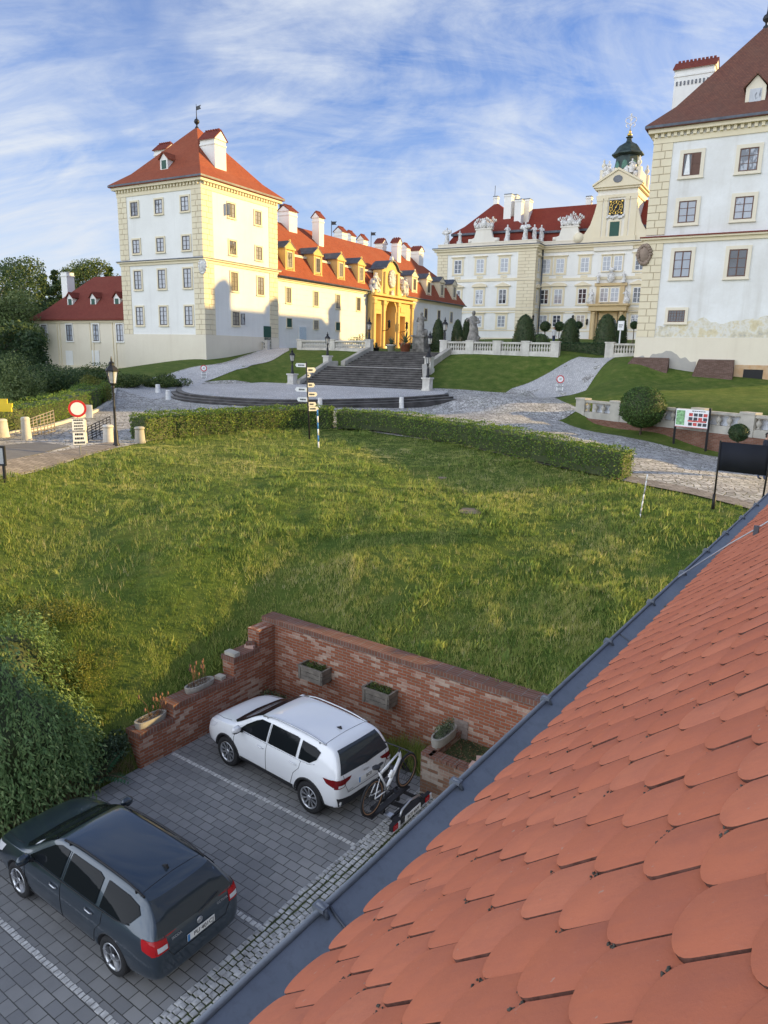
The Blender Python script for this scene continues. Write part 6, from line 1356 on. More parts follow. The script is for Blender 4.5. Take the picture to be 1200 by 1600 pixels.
# fingerpost of narrow boards
p = gp(484, 687); D = p[1]; mp = D/F_PX; root = thing('fingerpost', 'tall dark fingerpost with nine small white direction boards in front of the hedge', 'fingerpost', WF, tuple(p)); hz_ = lambda y: (687-y)*mp*1.01
mb = MB(); mb.tube([p-np.array([0, 0, .2]), p+np.array([-.16, 0, hz_(569)])], [.045, .035], 8); part(mb, 'post', M['dark_metal'], root)
for x0, x1, y0, y1, m_ in [(464,478,571,577,'sign_white'),(481,492,577,585,'sign_sunlit'),(481,485,586,592,'sign_sunlit'),(482,491,600,607,'sign_sunlit'),(464,480,607,614,'sign_white'),(482,494,614,621,'sign_sunlit'),(466,480,622,629,'sign_white'),(483,493,629,636,'sign_sunlit'),(484,497,636,643,'sign_sunlit')]:  # boards pointing right are white too, sunlight is in their colour
    lf_ = x0 < 475; w = (x1-x0)*mp*1.15; hh = (y1-y0)*mp*.95; yaw = R(-18) if lf_ else R(28); cs, sn = math.cos(yaw), math.sin(yaw); z = hz_((y0+y1)/2); xo = -.16*z/hz_(569)
    c = p+np.array([xo, -.05, z]); s = -1 if lf_ else 1; P = [(.03, -hh/2), (w, -hh/2), (w+hh*.35, 0), (w, hh/2), (.03, hh/2)]; pol = [(c[0]+s*u*cs, c[1]+s*u*sn, c[2]+v) for u, v in P]; mb = MB(); mb.prism(pol, (sn*.02, -cs*.02, 0)); b_ = part(mb, 'board', M[m_], root)
    mb = MB(); lines(mb, np.array([c[0]+s*w*.5*cs+sn*.021, c[1]+s*w*.5*sn-cs*.021, c[2]]), w*.8, hh*.7, 1, yaw, .002, x0+y0); part(mb, 'lettering', M['ink'], b_)
def striped(label, px, yb, pt, yt, cols, n, r):
    p = gp(px, yb); D = p[1]; top = ray(pt, yt); top = top*(D/top[1]); root = thing('marker_pole', label, 'pole', WF, tuple(p)); v = top-p
    for i in range(n): mb = MB(); mb.tube([p+v*(i/n)-(v*.03 if i == 0 else 0), p+v*((i+1)/n)], r, 8); part(mb, 'pole_section', M[cols[i % len(cols)]], root)
    return root
striped('blue and white banded pole standing before the hedge, right of the fingerpost', 498, 700, 496, 640, ['sign_white', 'sign_blue'], 6, .035)
striped('thin leaning white pole on the right of the meadow', 999, 813, 1012, 741, ['sign_white', 'sign_grey', 'sign_white'], 7, .022)
# black cloth banner on two posts
p = gp(1114, 795); D = p[1]; q = gp(1190, 812); at_ = lambda x, y, d: ray(x, y)*(d/ray(x, y)[1])
t0, t1 = at_(1126, 690, D), at_(1206, 697, D-.6); b0_, b1_ = at_(1121, 735, D), at_(1201, 744, D-.6); root = thing('banner', 'black cloth banner stretched between two dark posts by the cobbled road', 'banner', WF, tuple(p))
mb = MB(); mb.tube([p-np.array([0,0,.1]), p+(t0-p)*.22], .055, 8); mb.tube([p+(t0-p)*.22, t0+np.array([0,0,.03])], .03, 8); part(mb, 'post', M['black'], root)
f2 = np.array([b1_[0]-.1, b1_[1], h1(b1_[0], b1_[1])]); mb = MB(); mb.tube([f2-np.array([0,0,.1]), f2+(t1-f2)*.22], .055, 8); mb.tube([f2+(t1-f2)*.22, t1+np.array([0,0,.03])], .03, 8); part(mb, 'post', M['black'], root)
plain('banner_cloth', (.010, .013, .022), .8, var=.2, sc=1.5); mb = MB(); n = 10; vs = []
for i in range(n+1):
    f = i/n; w_ = .02*math.sin(f*9); a, b = b0_+(b1_-b0_)*f, t0+(t1-t0)*f; vs += [a+np.array([0,w_,0]), b+np.array([0,w_*.5,0]), a+np.array([0,w_+.015,0]), b+np.array([0,w_*.5+.015,0])]
fs = []
for i in range(n): k = 4*i; fs += [(k, k+4, k+5, k+1), (k+3, k+7, k+6, k+2), (k+1, k+5, k+7, k+3), (k+2, k+6, k+4, k)]
fs += [(0, 1, 3, 2), (4*n, 4*n+2, 4*n+3, 4*n+1)]; mb.add(vs, fs, 0, True); part(mb, 'cloth', M['banner_cloth'], root)
# low balustrade on a brick retaining wall, lower right
lb0, lb1 = np.array([12.15, 44.9, -3.42]), np.array([20.6, 30.6, -3.42])
lo_ = balustrade('weathered balustrade on a low brick wall along the lower lawn at the right', WF, tuple(lb0), tuple(lb1), 6, .52, balud_me, .56, .14, .25, .36, 'stone')
u = (lb1-lb0)/np.linalg.norm(lb1-lb0); nn = np.array([-u[1], u[0], 0]); mb = MB()
def slab3(mb, A, B, o0, o1, z0, z1): v = [A+nn*o0, B+nn*o0, B+nn*o1, A+nn*o1]; mb.add([(*p[:2], z0) for p in v]+[(*p[:2], z1) for p in v], [(0,3,2,1),(4,5,6,7),(0,1,5,4),(1,2,6,5),(2,3,7,6),(3,0,4,7)])
slab3(mb, lb0+u*.4, lb1, -.3, .3, -6.2, -3.675); part(mb, 'retaining_wall', M['brick_low'], lo_)
mb = MB(); slab3(mb, lb0+u*.6, lb1, .2, .23, -3.36, -2.74); plain('white_sheet', (.62, .65, .70), .6, var=.1, sc=2); part(mb, 'backing_panel', M['white_sheet'], lo_)
# information board on two posts
pA = gp(1052, 693); pB = at_(1103, 698, pA[1]-1.3); pB = np.array([pB[0], pB[1], h1(pB[0], pB[1])]); root = thing('info_board', 'white information board with a green town map and rows of small pictures', 'info board', WF, tuple(pA)); DA, DB = pA[1], pB[1]
for p_, xt, yt, D_ in ((pA, 1056, 637, DA), (pB, 1106, 638, DB)): t_ = at_(xt, yt, D_); mb = MB(); mb.bar(p_-np.array([0,0,.2]), (p_[0], p_[1], t_[2]), .09); part(mb, 'post', M['dark_metal'], root)
zt0, zb0 = at_(1056, 638, DA)[2], at_(1056, 666, DA)[2]; ub = pB-pA; Lb = np.hypot(*ub[:2]); ub = np.array([ub[0]/Lb, ub[1]/Lb, 0]); yb_ = math.atan2(ub[1], ub[0]); nb2 = np.array([math.sin(yb_), -math.cos(yb_), 0])
cB = np.array([(pA[0]+pB[0])/2, (pA[1]+pB[1])/2, (zt0+zb0)/2]); hB_ = zt0-zb0; mb = MB(); plate(mb, cB+nb2*.05, Lb*.98, hB_, .03, yb_); bd = part(mb, 'panel', M['sign_white'], root)
plain('map_green', (.22, .42, .20), .5, var=.6, sc=9); plain('photo_red', (.55, .08, .07), .5, var=.5, sc=9); plain('photo_dark', (.06, .06, .07), .5, var=.6, sc=9)
mb = MB(); plate(mb, cB+nb2*.082-ub*Lb*.34+np.array([0,0,.02]), Lb*.26, hB_*.8, .004, yb_); part(mb, 'map', M['map_green'], bd)
m2_ = MB()
for j, z in enumerate((.22, .0, -.30)):
    for i in range(4):
        c = cB+nb2*.082+ub*Lb*(-.03+.145*i)+np.array([0,0,z*hB_]); mb = MB(); plate(mb, c, Lb*.115, hB_*.17, .004, yb_); part(mb, 'picture', M['photo_dark' if (i+j) % 3 else 'photo_red'], bd)
plate(m2_, cB+nb2*.082+ub*Lb*.17+np.array([0,0,-.13*hB_]), Lb*.56, hB_*.08, .004, yb_); part(m2_, 'red_strip', M['photo_red'], bd); m2_ = MB(); plate(m2_, cB+nb2*.082+np.array([0,0,-.48*hB_]), Lb*.97, hB_*.03, .004, yb_); part(m2_, 'red_strip', M['photo_red'], bd)
mb = MB(); lines(mb, cB+nb2*.083+ub*Lb*.2+np.array([0,0,.42*hB_]), Lb*.5, hB_*.08, 1, yb_, .002); part(mb, 'lettering', M['ink'], bd)
# ball trees in the grass strip
def ballprof(r, zc_): return [(r*math.sin(t_)+.005, zc_-r*.97*math.cos(t_)) for t_ in np.linspace(0, PI, 12)]
p = gp(1000, 679); m_ = p[1]/F_PX; topiary('large clipped ball tree on a short trunk in front of the weathered balustrade', 'ball tree', WF, p[0], p[1], p[2], ballprof(33*m_, (679-636)*m_), 9000, .085, 'box', (679-655)*m_, name='ball_tree')
p = gp(1150, 712); p = at_(1151, 702, 32.5); zg = h1(p[0], p[1]); zc2 = at_(1151, 676, 32.5)[2]-zg; topiary('small clipped ball tree showing above the black banner', 'ball tree', WF, p[0], p[1], zg, ballprof(.41, zc2), 2500, .06, 'yew', zc2-.3, name='ball_tree')
# white sign on the terrace
p = ontoY(CF, 968, 532, 63.5); root = thing('sign_post', 'white sign on a white post beside the slim yew cone near the right tower', 'sign', CF, (p[0], 63.5, .12)); mb = MB(); mb.box(p[0]-.05, p[0]+.05, 63.45, 63.55, 0, 2.9); part(mb, 'post', M['white_frame'], root); mb = MB(); mb.box(p[0]-.22, p[0]+.28, 63.38, 63.44, 2.2, 2.95); pl = part(mb, 'board', M['sign_white'], root); mb = MB(); mb.box(p[0]-.15, p[0]+.2, 63.37, 63.379, 2.6, 2.66); mb.box(p[0]-.15, p[0]+.15, 63.37, 63.379, 2.45, 2.5); part(mb, 'lettering', M['ink'], pl)
# yellow direction signs and a dark framed notice at the left edge
p = gp(-12, 690); D = p[1]; root = thing('direction_sign', 'yellow direction boards at the left edge of the photo, in front of the hedge', 'direction sign', WF, tuple(p)); mb = MB(); mb.tube([p-np.array([0,0,.2]), at_(-12, 618, D)], .05, 8); part(mb, 'pole', M['sign_grey'], root)
for y0, y1, dx in ((623, 629, 0), (630, 635, 8), (636, 642, 7)): a = at_(-34, y1, D); b = at_(13+dx, y0, D); mb = MB(); mb.box(a[0], b[0], D-.12-dx*.003, D-.07, a[2], b[2]); part(mb, 'board', M['sign_yellow'], root)
p = gp(1, 752); D = p[1]; root = thing('notice_stand', 'dark framed notice stand cut by the left edge above the meadow', 'notice stand', WF, tuple(p)); a, b = at_(-30, 727, D), at_(7, 697, D); mb = MB()
for x0, x1, z0, z1 in ((a[0], b[0], b[2]-.06, b[2]), (a[0], b[0], a[2], a[2]+.06), (b[0]-.06, b[0], a[2]+.06, b[2]-.06)): mb.box(x0, x1, D-.04, D+.04, z0, z1)
mb.box(b[0]-.12, b[0]-.05, D-.039, D+.039, p[2]-.1, a[2]); part(mb, 'frame', M['black'], root); mb = MB(); mb.box(a[0], b[0]-.06, D-.01, D+.01, a[2]+.06, b[2]-.06); part(mb, 'sheet', M['sign_grey'], root)

# ---------------------------------------------------------------- people: one continuous skinned body each
plain('skin', (.48, .29, .21), .55, var=.08); plain('hair_dark', (.03, .022, .018), .7, var=.3, sc=30); plain('cloth_navy', (.018, .022, .035), .85, var=.25, sc=8); plain('cloth_white', (.74, .74, .73), .85, var=.1, sc=8); plain('cloth_jeans', (.05, .07, .12), .85, var=.25, sc=10)
def person(label, pos, hgt, yaw, top, legs):
    k = hgt/1.75; V_, E_, Rr = [], [], []
    def v(x, y, z, rx, ry=None): V_.append((x*k, y*k, z*k)); Rr.append((rx*k, (ry or rx)*k)); return len(V_)-1
    def chain(*ids):
        for a, b in zip(ids[:-1], ids[1:]): E_.append((a, b))
    pel = v(0, 0, .95, .15, .11); w = v(0, .0, 1.12, .13, .10); ch = v(0, .01, 1.32, .165, .11); nk0 = v(0, .01, 1.47, .07); nk = v(0, 0, 1.54, .052); jaw = v(0, -.02, 1.60, .075, .085); hd = v(0, 0, 1.68, .085, .098); tp_ = v(0, .01, 1.755, .05, .06); chain(pel, w, ch, nk0, nk, jaw, hd, tp_)
    nose = v(0, -.11, 1.645, .013); E_.append((jaw, nose))
    for s in (-1, 1):
        sh = v(s*.17, .01, 1.42, .065); el = v(s*.235, .03, 1.16, .045); wr = v(s*.23, -.08, .94, .032); pa_ = v(s*.225, -.10, .87, .036, .022); chain(ch, sh, el, wr, pa_)
        for i, (dx, l) in enumerate(((-.022, .075), (-.008, .085), (.007, .08), (.02, .065))): a = v(s*.225+dx*.6, -.12, .82, .009); b = v(s*.225+dx, -.115, .82-l*.55, .008); chain(pa_, a, b)
        th_ = v(s*.2, -.14, .85, .011); t2 = v(s*.19, -.155, .81, .009); chain(pa_, th_, t2)
        hp = v(s*.09, 0, .88, .085); kn = v(s*.10, -.02+.06*s, .49, .058); an = v(s*.10, .03+.08*s, .09, .042); ft = v(s*.11, -.10+.08*s, .035, .038); chain(pel, hp, kn, an, ft)
        ea = v(s*.09, .01, 1.66, .016); E_.append((hd, ea))
    me = bpy.data.meshes.new('body'); me.from_pydata(V_, E_, []); o = bpy.data.objects.new('body', me); COL.objects.link(o); sk = o.modifiers.new('s', 'SKIN'); sd = o.modifiers.new('d', 'SUBSURF'); sd.levels = 2; sd.render_levels = 2
    for i, r in enumerate(Rr): me.skin_vertices[0].data[i].radius = r
    me.skin_vertices[0].data[0].use_root = True
    dg = bpy.context.evaluated_depsgraph_get(); m2 = bpy.data.meshes.new_from_object(o.evaluated_get(dg)); bpy.data.objects.remove(o); m2.name = 'person'
    for m_ in (top, legs, 'skin', 'hair_dark'): m2.materials.append(M[m_])
    for f in m2.polygons:
        c = f.center/k; f.use_smooth = True; arm = abs(c.x) > .19
        f.material_index = 3 if (c.z > 1.69 or (c.z > 1.56 and c.y > .02)) else 2 if (c.z > 1.50 or (arm and c.z < .96)) else 1 if (c.z < .98 and not arm) else 0
        if c.z < .07: f.material_index = 3
    root = obj(m2, 'person', None, tuple(pos)); root.rotation_euler = (0, 0, yaw); ROOT[root.name] = (WF, tuple(pos)); tag(root, label, 'person')
    mb = MB(); mb.v = []; 
    return root
P_ = at_(1194, 690, 28.2); zg = h1(P_[0], P_[1]); person('person with dark hair in a dark top walking behind the black banner', (P_[0]+.1, P_[1], zg), at_(1194, 675.5, 28.2)[2]-zg, R(75), 'cloth_navy', 'cloth_jeans')
P_ = CF.w(ontoY(CF, 865, 530, 66)[0], 66); zg = h1(P_[0], P_[1]); person('person in a white shirt standing behind the terrace balustrade', (P_[0], P_[1], zg), 1.72, R(20), 'cloth_white', 'cloth_jeans')

# ---------------------------------------------------------------- shrubs and trees on the left
for sf, st_ in (('tree_dark', [(0., (0.027, 0.058, 0.022)), (.6, (0.068, 0.112, 0.041)), (1., (0.147, 0.192, 0.063))]), ('tree_mid', [(0., (0.033, 0.068, 0.018)), (.6, (0.083, 0.128, 0.033)), (1., (0.165, 0.195, 0.053))]), ('tree_gold', [(0., (0.090, 0.112, 0.022)), (.6, (0.180, 0.188, 0.038)), (1., (0.300, 0.285, 0.060))]), ('shrub_pale', [(0., (0.075, 0.112, 0.033)), (.6, (0.158, 0.210, 0.068)), (1., (0.300, 0.345, 0.135))])): leafmat(sf, st_, .3)
def tree(label, px, ytop, D, r, kind, mat, zg=None, n=4200, lf=.34, name='tree'):
    d = at_(px, ytop, D); zg = h1(d[0], d[1]) if zg is None else zg; hh = d[2]-zg; root = thing(name, label, 'tree', WF, (d[0], d[1], zg)); r_ = random.Random(int(px*7+D)); rg = np.random.default_rng(int(px+50)*3+int(D))
    mb = MB(); tr = .012*hh+.12; top = hh*.62; pts = [(d[0]+math.sin(i*1.3)*.12*i/3, d[1]+math.cos(i*1.1)*.1*i/3, zg-.4+(top+.4)*i/5) for i in range(6)]; mb.tube(pts, [tr*(1-.14*i) for i in range(6)], 8); part(mb, 'trunk', M['bark'], root)
    mb = MB(); cl = []
    if kind == 'round':
        for i in range(17):
            a = i*2.4+r_.uniform(-.4, .4); f = r_.uniform(.0, 1.); z = hh*(.30+.62*(i/16)); rad = r*(.85*math.sin(PI*min(1, .22+.78*(1-(i/16)))))*r_.uniform(.55, 1.05); c = np.array([math.cos(a)*rad, math.sin(a)*rad, z]); cl.append((c, r*r_.uniform(.30, .46)))
            z0 = min(top, z*.72); mb.tube([(d[0], d[1], zg+z0), (d[0]+c[0]*.5, d[1]+c[1]*.5, zg+z0+(z-z0)*.6), (d[0]+c[0], d[1]+c[1], zg+z)], [tr*.4, tr*.22, .03], 5)
        cl.append((np.array([0, 0, hh-r*.4]), r*.42))
    else:
        for i in range(22):
            f = i/21; z = hh*(.10+.84*f); rad = r*(1-f)**.8*.75; a = i*2.4; c = np.array([math.cos(a)*rad, math.sin(a)*rad, z]); cl.append((c, max(.5, r*(.5-.36*f)))); mb.tube([(d[0], d[1], zg+z), (d[0]+c[0], d[1]+c[1], zg+z-.2)], [.08, .03], 5)
    part(mb, 'limbs', M['bark'], root); PP, NN, VV = [], [], []; per = n//len(cl)
    for c, cr in cl:
        dd = unit(rg.normal(0, 1, (per, 3))); q = rg.uniform(.35, 1.08, (per, 1))**.8; PP.append(c+dd*np.array([cr, cr, cr*.72])*q); NN.append(dd); VV.append(np.clip(rg.normal(.2+.6*rg.uniform(), .2, per), 0, 1))
    obj(leaves('crown', np.vstack(PP), np.vstack(NN), lf, .6, M[mat], .1, .9, np.concatenate(VV)), 'crown', root); return root
TREES = [(-18,412,104,7.5,'round','tree_dark','dark broadleaf tree at the far left edge, highest of the wood'),(24,396,118,6.5,'round','tree_dark','tall dark tree rising above the left woods, near the photo edge'),(66,420,128,4.6,'cone','tree_dark','narrow dark conifer between the two tall left trees'),
    (84,414,135,4.2,'cone','tree_dark','pointed conifer just left of the annex chimney'),(112,410,142,5.2,'round','tree_mid','thin topped olive tree above the annex roof, left of two'),(138,398,138,5.6,'round','tree_mid','sunlit olive tree standing highest above the annex roof'),(170,409,144,5.0,'cone','tree_dark','dark tree between the annex roof and the corner tower'),
    (-12,452,86,5.4,'round','shrub_pale','large mid green tree below the tall left trees'),(18,470,92,4.2,'round','tree_mid','mid green tree just left of the annex end wall, behind darker bushes'),(-8,505,66,4.6,'round','tree_dark','dark bushy tree low at the left edge'),(14,508,74,3.6,'round','tree_dark','dark green tree standing below the mid green trees at the left')]
for px, yt, D, r, kd, mt, lb in TREES: tree(lb, px, yt, D, r, kd, mt, -7.5 if D > 80 else -6.5, 13000 if D < 100 else 11000, .30 if D < 100 else .36, 'conifer_tree' if kd == 'cone' else 'broadleaf_tree')
def wood():
    rg = np.random.default_rng(4); n = 16000; px = rg.uniform(-120, 185, n); D = rg.uniform(150, 190, n); d = np.stack([ray(0, 545)]*1); X = (px-600)/F_PX*D; z = rg.uniform(-8, 1, n) + rg.uniform(0, 1, n)*(10+4*vnoise(px*.06, px*0, 2)); P = np.stack([X, D, z], 1); o = obj(leaves('wooded_hill', P, unit(rg.normal(0, 1, (n, 3))), .9, .7, M['tree_dark'], 0, .6), 'wooded_hill'); tag(o, kind='stuff')
wood()
for px, py, D, r, n, mt, lf, lb in [(28,640,47,(1.5,1.4,1.25),5000,'shrub_pale',.15,'pale green round shrub behind the hedge at the left'),(105,628,52,(2.4,1.6,.95),6500,'tree_dark',.15,'wide dark shrub behind the sunlit hedge, below the annex house'),(68,630,54,(1.8,1.6,1.0),5000,'tree_dark',.15,'dark shrub between the pale round shrub and the wide dark one'),(157,622,48,(.9,.8,.85),4200,'tree_gold',.12,'yellowish green shrub beside the street lamp'),(140,612,57,(2.2,1.6,.85),5000,'tree_mid',.15,'green shrub behind the yellowish shrub, in front of the annex'),
    (208,596,55.5,(1.3,1.1,.7),4000,'tree_mid',.14,'green shrub at the left foot of the corner tower'),(240,588,57,(1.3,1.0,.55),3400,'tree_mid',.14,'spreading shrub under the shaded front of the corner tower'),(268,578,58.5,(1.3,.9,.55),3000,'tree_mid',.14,'low shrub nearest the front corner of the tower'),(24,606,62,(2.4,2.0,1.5),6500,'tree_dark',.17,'big dark shrub behind the pale round shrub at the left')]:
    d = at_(px, py, D); leaf_bush('shrub', lb, 'shrub', WF, (d[0], D, h1(d[0], D)), r, n, lf, mt)
# ================================================================ the car park: brick walls, planters, two cars, a bicycle on a rack
wl = thing('brick_wall', 'weathered red brick retaining wall around the car park, stepping down on the left', 'wall', YF, (12.8, 12.4, -9.0))
mb = MB(); mb.box(12.77, 13.14, -1.5, 12.42, -9.2, -6.94); part(mb, 'back_wall', M['brick'], wl)
mb = MB(); mb.box(12.74, 13.17, -1.5, 12.86, -6.938, -6.80); part(mb, 'back_coping', M['brick_cap'], wl)
SEG = [(8.55, 9.48, -8.16), (9.482, 11.33, -7.86), (11.332, 12.2, -7.38), (12.202, 13.14, -6.94)]
mb = MB()
for s0, s1, z in SEG: mb.box(s0, s1, 12.42, 12.82, -9.2, z-.12 if z < -7 else z)
part(mb, 'side_wall', M['brick'], wl)
mb = MB()
for s0, s1, z in SEG[:3]: mb.box(s0-.02, s1-.004, 12.39, 12.85, z-.119, z+.002)
part(mb, 'side_coping', M['brick_cap'], wl)
stucco('brick_grey', (.30, .25, .22), (.20, .15, .13), .9, 3)
q0, q1, q2 = [ontoX(YF, *p, 12.76) for p in ((709, 1121), (732, 1125), (709, 1166))]
mb = MB()
for j in range(8):
    z1 = q0[2]-j*.082; r_ = random.Random(j); t_ = q1[1]
    while t_ < q0[1]-.03: l = min(r_.uniform(.1, .26), q0[1]-t_); mb.box(12.752-r_.uniform(0, .006), 12.79, t_+.004, t_+l-.004, z1-.074, z1); t_ += l
part(mb, 'bricked_up_opening', M['brick_grey'], wl)
pb_ = thing('brick_planter', 'low brick planter box filled with soil against the back wall by the gutter', 'planter', YF, (12.1, 6.0, -9.0))
mb = MB(); mb.box(11.5, 12.765, 6.82, 7.06, -9.1, -8.12); mb.box(11.5, 11.74, 4.6, 6.815, -9.1, -8.122); mb.box(11.5, 12.765, 4.38, 4.595, -9.1, -8.05); part(mb, 'box_wall', M['brick_pale'], pb_)
mb = MB(); r_ = random.Random(8); t_ = 4.6
while t_ < 6.8: mb.cbox((11.62, t_+.055, -8.085), (.26, .105, .07), r_.uniform(-.05, .05)); t_ += .115
s_q = 11.5
while s_q < 12.7: mb.cbox((s_q+.055, 6.94, -8.085), (.105, .26, .07), r_.uniform(-.05, .05)); s_q += .115
part(mb, 'box_coping', M['brick_cap'], pb_)
mb = MB(); mb.box(11.74, 12.765, 4.6, 6.82, -8.6, -8.22); so_ = part(mb, 'soil', M['joint_soil'], pb_)
leafmat('herb', [(0., (0.042, 0.070, 0.035)), (.6, (0.105, 0.140, 0.070)), (1., (0.196, 0.224, 0.112))], .2); leafmat('dry_leaf', [(0., (.10, .055, .03)), (1., (.22, .15, .08))], .2)
n = 700; P = np.stack([RNG.uniform(11.78, 12.72, n), RNG.uniform(4.7, 6.78, n), RNG.uniform(-8.22, -8.14, n)], 1) - np.array([12.1, 6.0, -9.0]); obj(leaves('leaf_litter', P, unit(RNG.normal(0, 1, (n, 3))), .05, .6, M['dry_leaf']), 'leaf_litter', pb_)['kind'] = 'stuff'
def loose(label, name, c, d, rz, mat, cat='brick', fr=YF): mb = MB(); mb.cbox((c[0], c[1], c[2]+d[2]/2), d, rz); return solo(mb, name, M[mat], label, cat, fr, c)
stucco('brick_pink', (.52, .36, .30), (.42, .27, .22), .8, 5)
q = ontoX(YF, 724, 1186, 11.62); loose('pale pink block lying on the front corner of the brick planter', 'loose_block', (11.66, q[1]-.28, -8.049), (.2, .26, .09), .15, 'brick_pink', 'block'); q = ontoX(YF, 737, 1178, 11.9); loose('pale pink block lying on the soil edge of the brick planter', 'loose_block', (12.05, 5.95, -8.219), (.24, .2, .16), .5, 'brick_pink', 'block')
loose('single brick lying on the corner step of the brick wall', 'loose_brick', (12.03, 12.58, -7.377), (.12, .25, .08), .3, 'brick_pink'); loose('second brick lying crosswise on top of the corner brick', 'loose_brick', (12.05, 12.58, -7.296), (.11, .22, .07), .9, 'brick_cap'); loose('pale stone slab lying on the lowest part of the third wall step', 'stone_slab', (11.45, 12.6, -7.377), (.18, .36, .09), .0, 'stone', 'slab'); loose('small grey stone block lying on the wall beside the upper stone trough', 'stone_block', (11.05, 12.6, -7.857), (.16, .22, .08), .1, 'stone', 'block')
stucco('stone_trough_grey', (.36, .34, .30), (.20, .19, .165), .8, 4)
def trough(label, s, t, z, L, W, Hh, mat, herb, rz=0, nl=500, lh=.14):
    root = thing('stone_trough', label, 'trough', YF, (s, t, z)); mb = MB(); n = 28; rings = []
    cs, sn = math.cos(rz), math.sin(rz)
    for k_, zz in ((.9, 0), (1., Hh*.5), (1.02, Hh), (.84, Hh), (.8, Hh*.62)):
        r_ = []
        for i in range(n):
            a = 2*PI*i/n; x = math.copysign(abs(math.cos(a))**.65, math.cos(a))*L/2*(k_ if k_ > .9 else k_+.06); y = math.copysign(abs(math.sin(a))**.8, math.sin(a))*W/2*k_; r_.append((s+x*cs-y*sn, t+x*sn+y*cs, z+zz))
        rings += r_
    fs = [(i*n+k, i*n+(k+1) % n, (i+1)*n+(k+1) % n, (i+1)*n+k) for i in range(4) for k in range(n)] + [tuple(4*n+k for k in range(n)), tuple(reversed(range(n)))]; mb.add(rings, fs, 0, False); part(mb, 'basin', M[mat], root)
    P = np.stack([RNG.uniform(-.36, .36, nl)*L, RNG.uniform(-.3, .3, nl)*W, Hh*.6+RNG.uniform(0, lh, nl)], 1); P[:, :2] = P[:, :2] @ np.array([[cs, sn], [-sn, cs]]); obj(leaves('plants', P, unit(RNG.normal(0, 1, (nl, 3))+np.array([0, 0, .6])), .05, .3, M[herb]), 'plants', root); return root
trough('oval pale stone trough on the second step of the brick wall, with dry stalks', 10.42, 12.62, -7.858, .82, .30, .13, 'stone_trough_grey', 'dry_leaf', 0, 260, .10); trough('oval grey stone trough on the lowest step of the brick wall, near the bush', 9.02, 12.62, -8.158, .78, .30, .15, 'stone_trough_grey', 'dry_leaf', 0, 300, .10)
q = ontoX(YF, 680, 1166, 12.1); trough('oval stone trough of rosemary on the left end of the brick planter', 12.2, 6.93, -8.05, .85, .30, .20, 'stone_trough_grey', 'herb', 0, 900, .30)
mb = MB(); r_ = random.Random(3)
plain('dry_stalk', (.17, .09, .06), .9, var=.4)
for s0, z0 in ((10.35, -7.75), (9.15, -8.03)):
    mb = MB()
    for i in range(12): a, b = s0+r_.uniform(-.15, .25), 12.62+r_.uniform(-.05, .08); h_ = r_.uniform(.2, .5); e = (a+r_.uniform(-.2, .2), b+r_.uniform(-.1, .15), z0+h_); mb.tube([(a, b, z0), ((a+e[0])/2+.03, b, z0+h_*.6), e], [.006, .005, .002], 4); mb.blob(e, (.025, .02, .05), i, n=5, m=4, amp=.4)
    tr_ = [o for o in bpy.data.objects if o.name.startswith('stone_trough') and abs(ROOT[o.name][1][0]-s0) < .3][0]; part(mb, 'dry_stalks', M['dry_stalk'], tr_)
plain('grey_wood', (.175, .155, .13), .85, var=.35, sc=5, bump=.3)
for lb, t0, t1 in (('wooden slatted planter box on the back wall, nearer the corner', 10.5, 11.28), ('wooden slatted planter box on the back wall, nearer the gutter', 8.52, 9.28)):
    root = thing('wooden_planter', lb, 'planter', YF, (12.58, (t0+t1)/2, -7.95)); mb = MB()
    for j in range(3): z = -7.95+.115*j; mb.box(12.40, 12.425, t0, t1, z, z+.095); mb.box(12.43, 12.762, t0, t0+.025, z, z+.10); mb.box(12.43, 12.762, t1-.025, t1, z, z+.10)
    for tt in (t0+.06, t1-.06): mb.box(12.385, 12.40, tt-.025, tt+.025, -7.96, -7.60)
    mb.box(12.42, 12.76, t0+.03, t1-.03, -7.95, -7.70); mb.box(12.375, 12.77, t0-.01, t0+.04, -7.62, -7.595); mb.box(12.375, 12.43, t0+.04, t1-.04, -7.62, -7.595); mb.box(12.375, 12.77, t1-.04, t1+.01, -7.62, -7.595); part(mb, 'slat_box', M['grey_wood'], root)
    n = 420; P = np.stack([RNG.uniform(-.14, .16, n), RNG.uniform(-.32, .32, n), RNG.uniform(.24, .38, n)], 1); obj(leaves('plants', P, unit(RNG.normal(0, 1, (n, 3))+np.array([0,0,.5])), .06, .5, M['tree_mid']), 'plants', root)
    mb = MB(); mb.box(12.5, 12.768, t0+.15, t0+.18, -8.0, -7.952); mb.box(12.5, 12.768, t1-.18, t1-.15, -8.0, -7.952); part(mb, 'bracket', M['dark_metal'], root)
# weeds along the foot of the wall, corner shrub, fern-like plant, big bush
def tuft(name, label, cat, c, rx, ry, n, h_, mat, w=.012, lean=.6):
    root = thing(name, label, cat, YF, c); P = np.stack([RNG.uniform(-rx, rx, n), RNG.uniform(-ry, ry, n), np.zeros(n)], 1); hh = h_*RNG.uniform(.4, 1.1, n); a = RNG.uniform(0, 2*PI, n); d = np.stack([np.cos(a), np.sin(a), 0*a], 1); b = RNG.uniform(0, 2*PI, n); l = np.stack([np.cos(b), np.sin(b), 0*b], 1)*(lean*hh*RNG.uniform(.2, 1, n))[:, None]; up = np.array([0, 0, 1.])
    V = np.stack([P-d*w/2, P+d*w/2, P+up*hh[:, None]+l], 1).reshape(-1, 3); obj(np_mesh('blades', V, np.arange(3*n).reshape(n, 3), M[mat], np.repeat(RNG.uniform(0, .8, n), 3)), 'blades', root); return root
